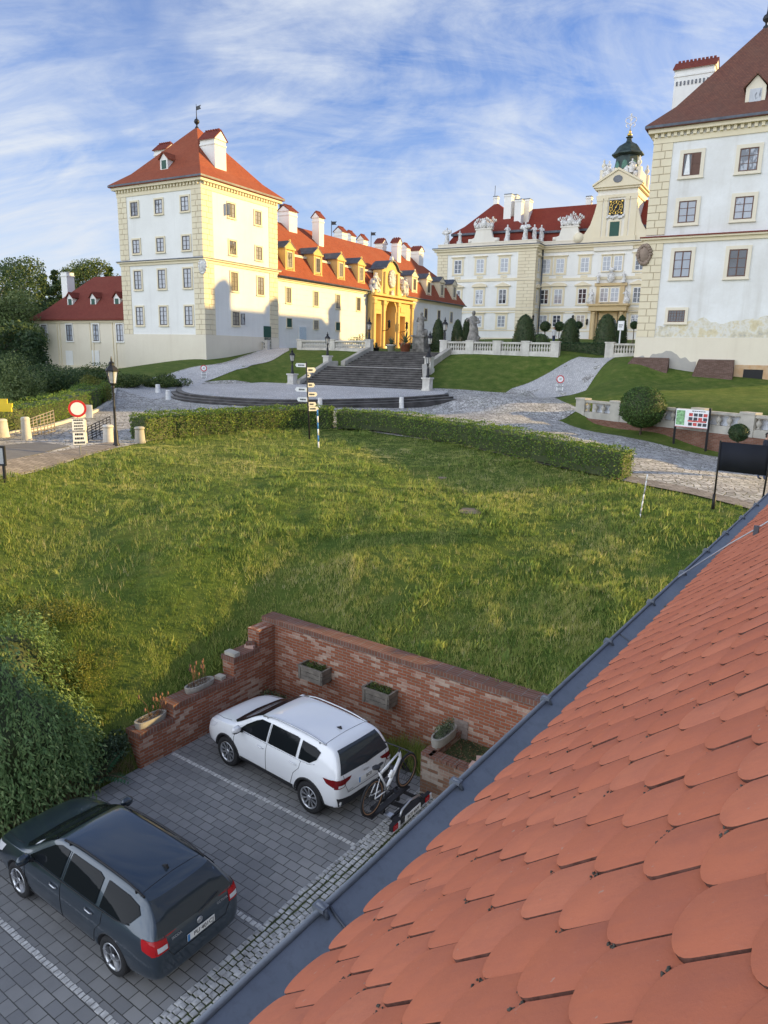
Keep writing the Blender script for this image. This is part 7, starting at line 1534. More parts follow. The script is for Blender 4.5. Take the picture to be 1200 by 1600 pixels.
tuft('weed_patch', 'tall green weeds at the foot of the back wall behind the bicycle', 'weeds', (12.35, 7.75, -9.0), .36, .65, 1500, .55, 'grass', .02); tuft('weed_patch', 'weeds at the foot of the back wall beside the white car', 'weeds', (12.5, 9.3, -9.0), .22, .9, 700, .3, 'grass', .018)
tuft('dry_grass_patch', 'patch of dry straw coloured grass under the bush in front of the dark car', 'dry grass', (5.9, 12.75, -9.0), 1.7, .32, 2600, .42, 'straw' if 'straw' in M else leafmat('straw', [(0., (.13, .10, .055)), (1., (.30, .24, .14))], .3).name, .014, .9)
tuft('dry_grass_patch', 'dry brown grass between the bush and the end of the brick wall', 'dry grass', (8.15, 12.75, -9.0), .42, .25, 700, .5, 'straw', .014, .8)
leaf_bush('corner_shrub', 'dark lavender shrub in the corner of the brick wall beyond the white car', 'shrub', YF, (12.4, 11.75, -9.0), (.34, .6, .36), 1500, .06, 'herb')
leafmat('blue_green', [(0., (.028, .055, .03)), (.6, (.06, .10, .055)), (1., (.11, .15, .08))], .3)
leaf_bush('weed_shrub', 'grey green weedy shrub beside the lower end of the brick wall', 'shrub', YF, (8.25, 13.0, -8.9), (.5, .4, .55), 1700, .07, 'blue_green')
root = thing('sumac_plant', 'young plant with long feathery fronds at the corner of the paving below the bush', 'plant', YF, (7.75, 12.6, -9.0)); mb = MB(); r_ = random.Random(2); st_ = MB(); c0_ = (7.75, 12.6, -9.0)
for i in range(15):
    a = i*2.4+r_.uniform(-.3, .3); el = r_.uniform(.25, 1.1); L = r_.uniform(.5, .85); d = Vector((math.cos(a)*math.cos(el), math.sin(a)*math.cos(el), math.sin(el))); sd = Vector((-math.sin(a), math.cos(a), 0)); p0 = Vector(c0_)+Vector((0, 0, .15)); pts = [p0+d*L*f+Vector((0, 0, -.32*L*f*f)) for f in np.linspace(0, 1, 10)]; st_.tube(pts, [.008]*9+[.003], 4)
    for k in range(2, 10):
        q = pts[k]; ll = .15*math.sin(PI*(k/10)**.7)+.04; dr = (pts[k]-pts[k-1]).normalized()
        for s in (-1, 1): e = q+sd*s*ll+dr*ll*.35+Vector((0, 0, -.03)); m = (q+e)/2; wv = dr*.022; mb.add([q, m-wv, e, m+wv], [(0,1,2,3)])
part(mb, 'fronds', M['fern_leaf'] if 'fern_leaf' in M else plain('fern_leaf', (.035, .10, .045), .5, var=.3), root); part(st_, 'stalks', M['bark'], root)
# the big weeping bush on the bank
leafmat('weeping', [(0., (.055, .115, .042)), (.5, (.125, .215, .075)), (.85, (.22, .32, .12)), (1., (.34, .40, .17))], .35)
bc = (6.55, 15.2, -8.6); root = thing('weeping_bush', 'huge weeping green bush on the bank at the left, above the dark car', 'bush', YF, bc)
def bushsurf(a, el, f=1.):
    rx, ry, rz = 2.35, 2.85, 2.65; k = 1+.10*np.sin(3*a+1)+.07*np.sin(5*a+2.2*el)+.06*np.sin(7*el+a); return np.stack([rx*np.cos(a)*np.cos(el)*k, ry*np.sin(a)*np.cos(el)*k, rz*np.sin(el)*k], 1)*f
ns = 2100; a0 = RNG.uniform(0, 2*PI, ns); e0 = np.arcsin(RNG.uniform(.05, 1, ns)); P0 = bushsurf(a0, e0, RNG.uniform(.9, 1.05, ns)[:, None]); PP, NN, DD, VV = [], [], [], []; nl = 24
for k in range(nl):
    f = k/(nl-1); out = np.stack([np.cos(a0), np.sin(a0), 0*a0], 1); L = .95+.5*vnoise(a0*3, e0*3, 3); q = P0 + out*(.30*f*L)[:, None]*.6; q[:, 2] -= (L*f*(.35+.65*f)); q += RNG.normal(0, .035, q.shape); PP.append(q); NN.append(unit(out+np.array([0, 0, .25])+RNG.normal(0, .45, q.shape))); dd = out*.35; dd[:, 2] -= .8; DD.append(unit(dd+RNG.normal(0, .45, q.shape))); VV.append(np.clip(.18+.5*vnoise(a0*4, e0*5+f, 6)+.25*f+RNG.normal(0, .16, ns), 0, 1))
P, N, d, vv = np.vstack(PP), np.vstack(NN), np.vstack(DD), np.concatenate(VV); ok = P[:, 2] > -.45; P, N, d, vv = P[ok], N[ok], d[ok], vv[ok]; w = unit(np.cross(N, d)); l = RNG.uniform(.075, .135, len(P))[:, None]
V = np.stack([P, P+d*l*.45+w*l*.16, P+d*l, P+d*l*.45-w*l*.16], 1).reshape(-1, 3); obj(np_mesh('foliage', V, np.arange(len(V)).reshape(-1, 4), M['weeping'], np.repeat(vv, 4)), 'foliage', root)
aa, ee = np.meshgrid(np.linspace(0, 2*PI, 25)[:-1], np.linspace(-.25, PI/2, 9)); Pc = bushsurf(aa.ravel(), ee.ravel(), .84); me = np_mesh('inner_foliage', Pc, np.array([(i*24+k, i*24+(k+1) % 24, (i+1)*24+(k+1) % 24, (i+1)*24+k) for i in range(8) for k in range(24)]), M['hedge_core'], None, True); obj(me, 'inner_foliage', root)
# a few sunlit sprays of taller weeds on top of the bank behind it
leaf_bush('weed_clump', 'tall yellowish sunlit weeds on the bank just behind the weeping bush', 'weeds', YF, (8.9, 16.9, h1(*YF.w(8.9, 16.9)[:2])), (.9, 1.1, .40), 3600, .06, 'tree_gold', 0, wl=.35)
leaf_bush('weed_clump', 'yellowish weed spray on the bank by the right shoulder of the weeping bush', 'weeds', YF, (8.75, 14.6, h1(*YF.w(8.75, 14.6)[:2])), (.6, .7, .38), 2400, .055, 'tree_gold', 0, wl=.35)

# ---------------------------------------------------------------- cars
def paint(name, c, metal=0., rough=.32, coat=1.):
    t = NT(name); lw_ = t.noise(.8, 3, .5, t.coord()); t.col(t.ramp(lw_, [(.3, tuple(x*.93 for x in c)), (.7, c)])); t.b.inputs['Coat Roughness'].default_value = .04; M[name] = t.set(rough, metal, .5, coat)
paint('paint_white', (.80, .81, .82)); paint('paint_grey', (.036, .054, .074), .5, .28)
def gl(name, c, r=.03): t = NT(name); t.col(c); M[name] = t.set(r, 0, .35, 0)
gl('car_glass', (.010, .012, .014)); M['car_glass'].node_tree.nodes['Principled BSDF'].inputs['Specular IOR Level'].default_value = .12; gl('car_glass_rear', (.035, .042, .048)); gl('lamp_red', (.42, .012, .016), .1); gl('lamp_clear', (.62, .62, .64), .12); gl('lamp_dark_red', (.16, .01, .012), .1)
plain('tyre', (.018, .018, .019), .85, var=.2); plain('alloy', (.55, .56, .58), .3, .85, var=.08); plain('trim_black', (.02, .02, .022), .55, var=.15); plain('chrome', (.75, .76, .78), .15, 1., var=.03); plain('seat_cloth', (.05, .05, .055), .9)
CREF = {}
def car(name, label, sp, sc, t0, pmat, plate_txt, badge, yaw=0.):
    z0 = -9.0; L = sp['L']; root = thing(name, label, 'car', YF, (sc, t0+L/2, z0)); T = lambda p: (sc-p[1], t0+p[0], z0+p[2])
    tab = np.array(sp['tab']); xs = tab[:, 0]; X = np.array(sp['xs']); vals = {k: np.interp(X, xs, tab[:, i+1]) for i, k in enumerate(('zf', 'wb', 'zb', 'wl', 'zr', 'wr', 'zt'))}
    vs, fs = [], []; np_ = 0
    for i, x in enumerate(X):
        g = {k: v[i] for k, v in vals.items()}; zl = max(g['zf']+.1, .52); zu = max(zl+.05, g['zb']-.17)
        half = [(0, g['zf']), (g['wb']*.82, g['zf']), (g['wb']*.965, g['zf']+.06), (g['wb']*.995, zl), (g['wb'], zu), (g['wl']+.012, g['zb']-.03), (g['wl']-.01, g['zb']+.015), (g['wl']*.5+g['wr']*.5+.012, (g['zb']+g['zr'])/2), (g['wr'], g['zr']), (g['wr']-.06, g['zr']+(g['zt']-g['zr'])*.62), (g['wr']*.5, g['zt']-.006), (0, g['zt'])]
        full = half + [(-y, z) for y, z in half[-2:0:-1]]; np_ = len(full); vs += [(x, y, z) for y, z in full]
    for i in range(len(X)-1):
        for k in range(np_): l = (k+1) % np_; fs.append((i*np_+k, i*np_+l, (i+1)*np_+l, (i+1)*np_+k))
    h_ = np_//2
    def cap(o, rev):
        out = []
        for k in range(h_): a, b = k, k+1; c, d = (np_-k-1) % np_, (np_-k) % np_; q = [o+a, o+b, o+c, o+d]; q = list(dict.fromkeys(q)); out.append(tuple(q if rev else q[::-1])) if len(q) > 2 else None
        return out
    fs += cap(0, False) + cap((len(X)-1)*np_, True)
    me = bpy.data.meshes.new('tmp'); me.from_pydata(vs, [], fs); bm = bmesh.new(); bm.from_mesh(me); bmesh.ops.recalc_face_normals(bm, faces=bm.faces[:]); bm.to_mesh(me); bm.free()
    me.materials.append(M[pmat]); me.materials.append(M['trim_black']); ob = bpy.data.objects.new('tmp', me); COL.objects.link(ob); sb = ob.modifiers.new('s', 'SUBSURF'); sb.levels = sb.render_levels = 2
    dg = bpy.context.evaluated_depsgraph_get(); smooth = bpy.data.meshes.new_from_object(ob.evaluated_get(dg)); bvh = BVHTree.FromPolygons([v.co for v in smooth.vertices], [tuple(p.vertices) for p in smooth.polygons])
    ax_r, ax_f, wr_ = sp['ax_r'], sp['ax_f'], sp['wr']; cut = []
    for ax in (ax_r, ax_f):
        for s in (-1, 1):
            cm_ = MB(); cm_.lathe([(wr_+.045, 0), (wr_+.045, .62)], (0, 0, 0), 40, smooth=False); cm_.v = [(ax+x, s*(1.2-z), wr_+y+.005) for x, y, z in cm_.v]; c = bpy.data.meshes.new('cut'); c.from_pydata(cm_.v, [], cm_.f); b2 = bmesh.new(); b2.from_mesh(c); bmesh.ops.recalc_face_normals(b2, faces=b2.faces[:]); b2.to_mesh(c); b2.free()
            c.materials.append(M[pmat]); c.materials.append(M['trim_black']); c.polygons.foreach_set('material_index', [1]*len(c.polygons)); co2 = bpy.data.objects.new('cut', c); COL.objects.link(co2); cut.append(co2)
            md = ob.modifiers.new('b', 'BOOLEAN'); md.operation = 'DIFFERENCE'; md.object = co2; md.solver = 'EXACT'
    dg = bpy.context.evaluated_depsgraph_get(); body = bpy.data.meshes.new_from_object(ob.evaluated_get(dg)); bpy.data.objects.remove(ob)
    for c in cut: bpy.data.objects.remove(c)
    body.name = 'body'
    base = (sc, t0+L/2, z0)
    for v in body.vertices: p = T(v.co); v.co = (p[0]-base[0], p[1]-base[1], p[2]-base[2])
    # lower cladding: faces under the sill line take the dark trim
    for f in body.polygons:
        f.use_smooth = True
        c = f.center; x = c.y+L/2; y = c.x; zz = c.z
        if f.material_index == 0 and zz < sp['clad'] : f.material_index = 1
    obj(body, 'body', root)
    def shoot(p, ax):
        if ax in 'LR': s = 1 if ax == 'L' else -1; h = bvh.ray_cast(Vector((p[0], s*3, p[1])), Vector((0, -s, 0)))
        elif ax == 'B': h = bvh.ray_cast(Vector((-2, p[0], p[1])), Vector((1, 0, 0)))
        elif ax == 'F': h = bvh.ray_cast(Vector((L+2, p[0], p[1])), Vector((-1, 0, 0)))
        else: h = bvh.ray_cast(Vector((p[0], p[1], 4)), Vector((0, 0, -1)))
        if h[0] is None:
            g = {'L': (p[0], .9, p[1]), 'R': (p[0], -.9, p[1]), 'B': (0.05, p[0], p[1]), 'F': (L, p[0], p[1]), 'T': (p[0], p[1], 1.4)}[ax]; h = bvh.find_nearest(Vector(g))
        return h[0], h[1]
    def decal(poly, ax, off=.005, step=.07, thick=.0):
        bm = bmesh.new(); vv_ = [bm.verts.new((p[0], p[1], 0)) for p in poly]; bmesh.ops.triangulate(bm, faces=[bm.faces.new(vv_)])
        for d_ in (0, 1):
            lo_, hi_ = min(p[d_] for p in poly), max(p[d_] for p in poly); k = lo_+step*.5
            while k < hi_: co, no = [0, 0, 0], [0, 0, 0]; co[d_] = k; no[d_] = 1; bmesh.ops.bisect_plane(bm, geom=bm.verts[:]+bm.edges[:]+bm.faces[:], plane_co=co, plane_no=no); k += step
        mb = MB(); ids = {v: i for i, v in enumerate(bm.verts)}; out = []
        for v in bm.verts: c, n_ = shoot((v.co.x, v.co.y), ax); out.append(T(c+n_*off))
        mb.add(out, [tuple(ids[v] for v in f.verts) for f in bm.faces], 0, True); bm.free(); return mb
    def strip(P, ax, w=.008, off=.004):
        mb = MB(); out = []; Q = []
        for a, b in zip(P[:-1], P[1:]):
            n_ = max(1, int(math.hypot(b[0]-a[0], b[1]-a[1])/.06))
            for i in range(n_): Q.append((a[0]+(b[0]-a[0])*i/n_, a[1]+(b[1]-a[1])*i/n_))
        Q.append(P[-1]); pts = [T(c+n_*off) for c, n_ in (shoot(q, ax) for q in Q)]; mb.tube(pts, w/2, 5); return mb
    def merge(*ms):
        o = MB()
        for m in ms: o.add(m.v, m.f, 0, False); o.sm[-len(m.f):] = m.sm
        return o
    for ax in 'LR':
        for nm, poly in sp['side_glass']: part(decal(poly, ax, .011), 'side_window', M['car_glass'], root)
        part(merge(*[strip(s, ax, .010, .0025) for s in sp['gaps']]), 'door_gaps', M['trim_black'], root)
        part(strip(sp['beltline'], ax, .018, .008), 'window_trim', M['chrome' if pmat == 'paint_white' else 'trim_black'], root)
        sg = 1 if ax == 'L' else -1
        for hx, hz in sp['handles']:
            c, n_ = shoot((hx, hz), ax); mb = MB(); mb.tube([T(c+Vector((d, 0, dz))+n_*o) for d, dz, o in ((-.10, .0, .008), (-.06, .005, .032), (.05, .008, .032), (.10, .006, .008))], .013, 6); part(mb, 'door_handle', M[pmat if pmat == 'paint_white' else 'alloy'], root)
        mx_, mz_ = sp['mirror']; c, n_ = shoot((mx_, mz_-.06), ax); mb = MB(); b_ = c+Vector((.02, sg*.15, .09)); mb.blob(T(b_), (.125, .075, .085), 3, n=14, m=9, amp=.06); mir = part(mb, 'wing_mirror', M[pmat], root); mb = MB(); mb.bar(T(c), T(b_-Vector((0, sg*.06, .04))), .06, .05); mb.blob(T(b_-Vector((.0, 0, .05))), (.115, .07, .035), 4, n=12, m=6, amp=.03); part(mb, 'mirror_foot', M['trim_black'], mir)
        r0, r1, ry = sp['rail']; pts = []
        for i in range(13): f = i/12; x = r0+(r1-r0)*f; c, n_ = shoot((x, sg*ry), 'T'); pts.append(T(c+Vector((0, 0, .012+.035*min(1, 5*min(f, 1-f))))))
        mb = MB(); mb.tube(pts, .017, 8)
        for i in (1, 11): c, n_ = shoot((r0+(r1-r0)*i/12, sg*ry), 'T'); mb.bar(T(c-Vector((0,0,.02))), pts[i], .05, .03)
        part(mb, 'roof_rail', M[sp['railmat']], root)
        for poly, mt in sp['tail']: part(decal([((-y if sg < 0 else y), z) for y, z in poly], 'B', .018 if mt == 'lamp_clear' else .009, .05), 'tail_light', M[mt], root)
        if sp.get('tail_side'): part(decal(sp['tail_side'], ax, .010, .05), 'tail_light', M['lamp_red' if pmat == 'paint_grey' else 'lamp_dark_red'], root)
        part(decal(sp['headlamp'], ax, .008, .05), 'headlight', M['lamp_clear'], root)
    if sp.get('arch'):
        for ax in 'LR':
            for axx in (ax_r, ax_f): part(strip([(axx+(wr_+.075)*math.cos(a), wr_+(wr_+.075)*math.sin(a)) for a in np.linspace(-.1, PI+.1, 19)], ax, .065, -.012), 'arch_trim', M['trim_black'], root)
            part(decal([(ax_r+.46, .30), (ax_f-.46, .30), (ax_f-.46, .45), (ax_r+.46, .47)], ax, .006, .09), 'sill_trim', M['trim_black'], root)
    part(decal(sp['windscreen'], 'T', .005, .08), 'windscreen', M['car_glass'], root); part(decal(sp['rear_glass'], 'B', .005, .07), 'rear_window', M['car_glass_rear'], root)
    part(merge(*[strip(s, 'B', .010, .003) for s in sp['rear_gaps']], *[strip(s, 'T', .008, .0025) for s in sp['top_gaps']]), 'panel_gaps', M['trim_black'], root)
    for poly in sp.get('rear_trim', []): part(decal(poly, 'B', .006, .08), 'bumper_trim', M['trim_black'], root)
    # rear wiper, fin aerial
    c, n_ = shoot((sp['fin'], 0), 'T'); mb = MB(); mb.prism([T(c+Vector(q)) for q in ((-.07, -.018, -.01), (.09, -.018, -.01), (-.05, -.006, .065))], Vector(T((0, .036, 0)))-Vector(T((0, 0, 0)))); part(mb, 'aerial', M['trim_black'], root)
    a, na_ = shoot(sp['wiper'][0], 'B'); b, nb2_ = shoot(sp['wiper'][1], 'B'); mb = MB(); mb.tube([T(a+na_*.03), T((a+b)/2+na_*.045), T(b+nb2_*.025)], .010, 6); part(mb, 'rear_wiper', M['trim_black'], root)
    # number plate and lettering on the tail
    py, pz_ = sp['plate']; c, n_ = shoot((py, pz_), 'B'); w, hh = .52, .115; up = Vector((-n_.z, 0, -n_.x)).normalized() if abs(n_.x) > 1e-3 else Vector((0, 0, 1)); up = up if up.z > 0 else -up; sd = Vector((0, -1, 0)); o = c+n_*.014
    mb = MB(); mb.prism([T(o+sd*u*w/2+up*v*hh/2) for u, v in ((-1, -1), (1, -1), (1, 1), (-1, 1))], Vector(T(n_*.008))-Vector(T((0, 0, 0)))); pl = part(mb, 'number_plate', M['sign_white'], root)
    mb = MB(); o2 = o+n_*.009; mb.prism([T(o2+sd*u*w/2+up*v*hh/2) for u, v in ((-1, -1), (-.84, -1), (-.84, 1), (-1, 1))], Vector(T(n_*.002))-Vector(T((0, 0, 0)))); part(mb, 'plate_band', M['sign_blue'], pl)
    tilt = math.atan2(-n_.z, -n_.x) if n_.x < 0 else 0; rot = (PI/2-math.asin(max(-1, min(1, n_.z))), 0, 0)
    text(plate_txt, .098, 'ink', pl, T(o2+sd*.045+n_*.003), rot)
    for tx, y, z, sz in badge:
        c, n_ = shoot((y, z), 'B'); rot = (PI/2-math.asin(max(-1, min(1, n_.z))), 0, math.atan2(-n_.y, -n_.x) * -1 if False else math.atan2(n_.y, -n_.x)); 
        if tx == '@': mb = MB(); mb.tube([T(c+n_*.010+Vector((0, .045*math.cos(a), .045*math.sin(a)))) for a in np.linspace(0, 2*PI, 19)[:-1]], .009, 6, closed=True); mb.blob(T(c+n_*.006), (.038, .012, .038), 1, n=10, m=6, amp=0); mb.bar(T(c+n_*.016+Vector((0, .03, .02))), T(c+n_*.016+Vector((0, -.03, -.02))), .012, .006); part(mb, 'emblem', M['alloy'], root)
        else: text(tx, sz, 'alloy', root, T(c+n_*.006), rot, 'lettering', .002)
    # wheels
    for ax in (ax_r, ax_f):
        for s in (-1, 1):
            yo = sp['track']*s; mk = lambda prof, n: [(ax, yo, wr_)]; mb = MB(); tw = .225; R0 = wr_; rim = sp['rim']
            def spin(mb, prof, n=36, cap=False):
                o = len(mb.v); m = MB(); m.lathe(prof, (0, 0, 0), n, cap=cap); m.v = [T((ax+x, yo+s*z, wr_+y)) for x, y, z in m.v]; m.f = [f[::-1] for f in m.f] if s > 0 else m.f; mb.add(m.v, m.f, 0, True)
            spin(mb, [(rim-.02, -tw/2), (R0-.02, -tw/2), (R0, -tw/2+.03), (R0, tw/2-.03), (R0-.018, tw/2), (rim+.012, tw/2+.003), (rim, tw/2-.012), (rim-.012, tw/2-.06), (rim-.012, -tw/2)]); wh = part(mb, 'wheel', M['tyre'], root)
            mb = MB(); spin(mb, [(rim, tw/2-.010), (rim, tw/2+.004), (rim-.018, tw/2+.004), (rim-.03, tw/2-.03), (rim-.03, 0), (rim, 0)]); ns_ = sp['spokes']
            for k in range(ns_):
                a = 2*PI*k/ns_+.3
                for da in sp['spoke_split']:
                    p, q = Vector((ax+.05*math.cos(a), yo+s*(tw/2-.035), wr_+.05*math.sin(a))), Vector((ax+(rim-.015)*math.cos(a+da), yo+s*(tw/2-.012), wr_+(rim-.015)*math.sin(a+da))); mb.bar(T(p), T(q), sp['spoke_w'], .022)
            spin(mb, [(.001, tw/2-.02), (.062, tw/2-.02), (.06, tw/2-.005), (.03, tw/2-.0), (.001, tw/2)], 16); part(mb, 'rim', M['alloy'], wh)
            mb = MB(); spin(mb, [(.001, -.02), (rim-.04, -.02), (rim-.04, -.005), (.001, -.005)], 20); part(mb, 'brake_disc', M['trim_black'], wh)
    root.rotation_euler.z += yaw; root.scale = (.965,)*3; CREF[name] = (root, shoot, decal, strip, T); return root
OCT = dict(L=4.67, ax_r=.98, ax_f=3.67, wr=.325, rim=.225, track=.775, clad=-1., spokes=5, spoke_split=(0.,), spoke_w=.075,
  xs=[0, .03, .08, .16, .26, .38, .52, .7, 1.0, 1.4, 1.9, 2.4, 2.75, 3.0, 3.25, 3.5, 3.66, 3.85, 4.1, 4.35, 4.52, 4.62, 4.67],
  tab=[(0,.38,.70,.72,.66,.76,.62,.79),(.03,.32,.78,.88,.74,.92,.68,.94),(.08,.29,.82,.95,.78,1.01,.70,1.03),(.16,.26,.85,.965,.81,1.10,.69,1.13),(.26,.24,.87,.97,.83,1.20,0.641,1.24),(.38,.23,.885,.975,.84,1.30,0.603,1.345),(.52,.22,.895,.98,.85,1.355,0.590,1.405),(.7,.21,.90,.98,.858,1.38,0.587,1.43),(1.0,.21,.906,.975,.862,1.40,0.590,1.448),(1.4,.21,.906,.965,.865,1.41,0.595,1.458),(1.9,.21,.906,.95,.866,1.415,0.600,1.462),(2.4,.21,.906,.94,.866,1.405,0.600,1.452),(2.75,.21,.906,.93,.864,1.375,0.600,1.42),(3.0,.21,.906,.925,.86,1.25,0.643,1.30),(3.25,.21,.905,.92,.852,1.10,0.716,1.15),(3.5,.21,.90,.92,.845,.965,.78,1.005),(3.66,.21,.897,.91,.838,.935,.775,.96),(3.85,.21,.892,.885,.828,.905,.755,.94),(4.1,.21,.88,.84,.80,.86,.72,.90),(4.35,.21,.85,.78,.755,.80,.67,.845),(4.52,.22,.80,.71,.69,.73,.60,.775),(4.62,.26,.70,.62,.60,.635,.52,.67),(4.67,.33,.58,.54,.5,.55,.42,.58)],
  side_glass=[('f', [(2.36,.985),(3.30,.965),(3.05,1.13),(2.78,1.29),(2.62,1.345),(2.36,1.355)]),('r', [(1.40,1.005),(2.27,.99),(2.27,1.36),(1.55,1.365),(1.42,1.33)]),('q', [(1.30,1.01),(1.30,1.345),(.80,1.325),(.56,1.28),(.47,1.20),(.60,1.06),(.75,1.02)])],
  gaps=[[(3.33,.96),(3.40,.75),(3.38,.3),(2.33,.29)],[(2.32,1.36),(2.32,.29)],[(2.30,.29),(1.50,.30)],[(1.46,.34),(1.38,.62),(1.22,.80),(1.20,1.0)]], beltline=[(.6,1.045),(.9,1.0),(1.4,.985),(2.3,.965),(3.3,.945)], handles=[(2.50,.82),(1.52,.86)], mirror=(3.18,1.0), rail=(.55,2.62,.565), railmat='trim_black',
  tail=[([(.82,.985),(.59,.97),(.575,.80),(.82,.775)], 'lamp_red'),([(.75,.90),(.60,.895),(.60,.83),(.75,.825)], 'lamp_clear')], tail_side=[(.06,.985),(.30,.98),(.25,.84),(.05,.775)], headlamp=[(4.10,.80),(4.42,.72),(4.55,.66),(4.45,.58),(4.2,.66)],
  windscreen=[(2.80,.58),(2.80,-.58),(2.95,-.61),(3.52,-.73),(3.62,-.66),(3.66,0),(3.62,.66),(3.52,.73),(2.95,.61)], rear_glass=[(-.56,1.345),(.56,1.345),(.63,1.16),(.70,1.005),(0,.985),(-.70,1.005),(-.63,1.16)],
  rear_gaps=[[(-.60,1.0),(-.60,.80),(-.50,.63),(.50,.63),(.60,.80),(.60,1.0)]], top_gaps=[[(3.70,.70),(3.95,.70),(4.45,.60)],[(3.70,-.70),(3.95,-.70),(4.45,-.60)],[(.62,-.58),(.64,0),(.62,.58)]], fin=.78, wiper=((.0,.975),(-.42,1.04)), plate=(0.,.745))
root_o = car('estate_car', 'dark blue grey estate car with black roof rails, parked at the lower left', OCT, 5.86, 7.20, 'paint_grey', 'PU 401CJ', [('@', 0, .875, 0), ('SKODA', .42, .90, .055), ('OCTAVIA', -.46, .90, .05)])
KAR = dict(L=4.38, ax_r=.80, ax_f=3.44, wr=.35, rim=.24, track=.785, clad=.40, arch=True, spokes=10, spoke_split=(-.05, .05), spoke_w=.020,
  xs=[0, .03, .08, .15, .24, .36, .5, .7, 1.0, 1.4, 1.9, 2.35, 2.65, 2.9, 3.1, 3.3, 3.5, 3.7, 3.95, 4.15, 4.28, 4.35, 4.38],
  tab=[(0,.44,.74,.78,.70,.82,.66,.84),(.03,.38,.81,.95,.77,.99,.71,1.01),(.08,.34,.86,1.03,.81,1.15,.74,1.17),(.15,.31,.88,1.05,.83,1.29,.72,1.31),(.24,.29,.895,1.06,.85,1.43,.69,1.455),(.36,.28,.907,1.06,.858,1.495,.67,1.53),(.5,.27,.914,1.06,.864,1.515,.665,1.555),(.7,.26,.918,1.055,.866,1.515,.66,1.56),(1.0,.26,.92,1.05,.87,1.53,.665,1.575),(1.4,.26,.92,1.04,.872,1.535,.67,1.585),(1.9,.26,.92,1.03,.874,1.53,.67,1.58),(2.35,.26,.92,1.02,.874,1.505,.67,1.555),(2.65,.26,.92,1.015,.872,1.41,.68,1.46),(2.9,.26,.92,1.012,.868,1.28,.71,1.33),(3.1,.26,.918,1.01,.864,1.16,.75,1.21),(3.3,.26,.915,1.01,.858,1.07,.79,1.115),(3.5,.26,.91,1.0,.85,1.035,.79,1.075),(3.7,.27,.90,.985,.84,1.01,.77,1.055),(3.95,.28,.885,.95,.81,.97,.73,1.02),(4.15,.30,.84,.88,.75,.90,.67,.94),(4.28,.33,.77,.80,.68,.82,.60,.85),(4.35,.38,.68,.72,.6,.74,.52,.76),(4.38,.44,.6,.66,.54,.68,.46,.69)],
  side_glass=[('f', [(2.14,1.075),(3.02,1.06),(2.86,1.20),(2.60,1.36),(2.42,1.44),(2.14,1.455)]),('r', [(1.22,1.09),(2.07,1.078),(2.07,1.46),(1.30,1.465),(1.22,1.45)]),('q', [(1.14,1.095),(1.14,1.445),(.76,1.425),(.60,1.38),(.66,1.22),(.82,1.11)])],
  gaps=[[(3.10,1.05),(3.18,.8),(3.14,.42),(2.10,.41)],[(2.10,1.45),(2.10,.41)],[(2.08,.41),(1.38,.42)],[(1.34,.45),(1.24,.75),(1.08,.92),(1.06,1.08)]], beltline=[(.68,1.13),(.85,1.085),(1.2,1.07),(2.1,1.055),(3.05,1.04)], handles=[(2.28,.93),(1.26,.96)], mirror=(2.93,1.1), rail=(.55,2.45,.635), railmat='alloy',
  tail=[([(.85,1.0),(.44,.985),(.50,.93),(.62,.90),(.66,.83),(.86,.82)], 'lamp_dark_red'),([(.80,.895),(.66,.89),(.68,.85),(.81,.845)], 'lamp_clear')], tail_side=[(.05,1.0),(.40,.985),(.30,.90),(.05,.83)], headlamp=[(3.80,.93),(4.10,.87),(4.24,.80),(4.16,.72),(3.9,.82)],
  windscreen=[(2.50,.60),(2.50,-.60),(2.70,-.635),(3.22,-.755),(3.36,-.68),(3.42,0),(3.36,.68),(3.22,.755),(2.70,.635)], rear_glass=[(-.58,1.475),(.58,1.475),(.66,1.26),(.73,1.075),(0,1.045),(-.73,1.075),(-.66,1.26)],
  rear_gaps=[[(-.66,1.05),(-.64,.86),(-.55,.66),(.55,.66),(.64,.86),(.66,1.06)]], top_gaps=[[(3.45,.72),(3.75,.72),(4.12,.62)],[(3.45,-.72),(3.75,-.72),(4.12,-.62)],[(.58,-.6),(.60,0),(.58,.6)]], fin=.78, wiper=((.0,1.06),(-.4,1.12)), plate=(0.,.80), rear_trim=[[(-.84,.62),(-.5,.56),(.5,.56),(.84,.62),(.80,.42),(-.80,.42)]])
root_k = car('compact_suv', 'white compact car with silver roof rails, parked closest to the brick wall', KAR, 10.56, 7.56, 'paint_white', 'BC0', [('SKODA', .0, .93, .05), ('KAROQ', .50, .70, .05)], R(-4.2))
# interior glimpse: toll sticker on the dark car's windscreen, wheel arches are already dark
r_, shoot, decal, strip, T = CREF['estate_car']; part(decal([(3.22,.57),(3.33,.60),(3.33,.70),(3.22,.66)], 'T', .008, .05), 'sticker', M['sign_white'], r_)
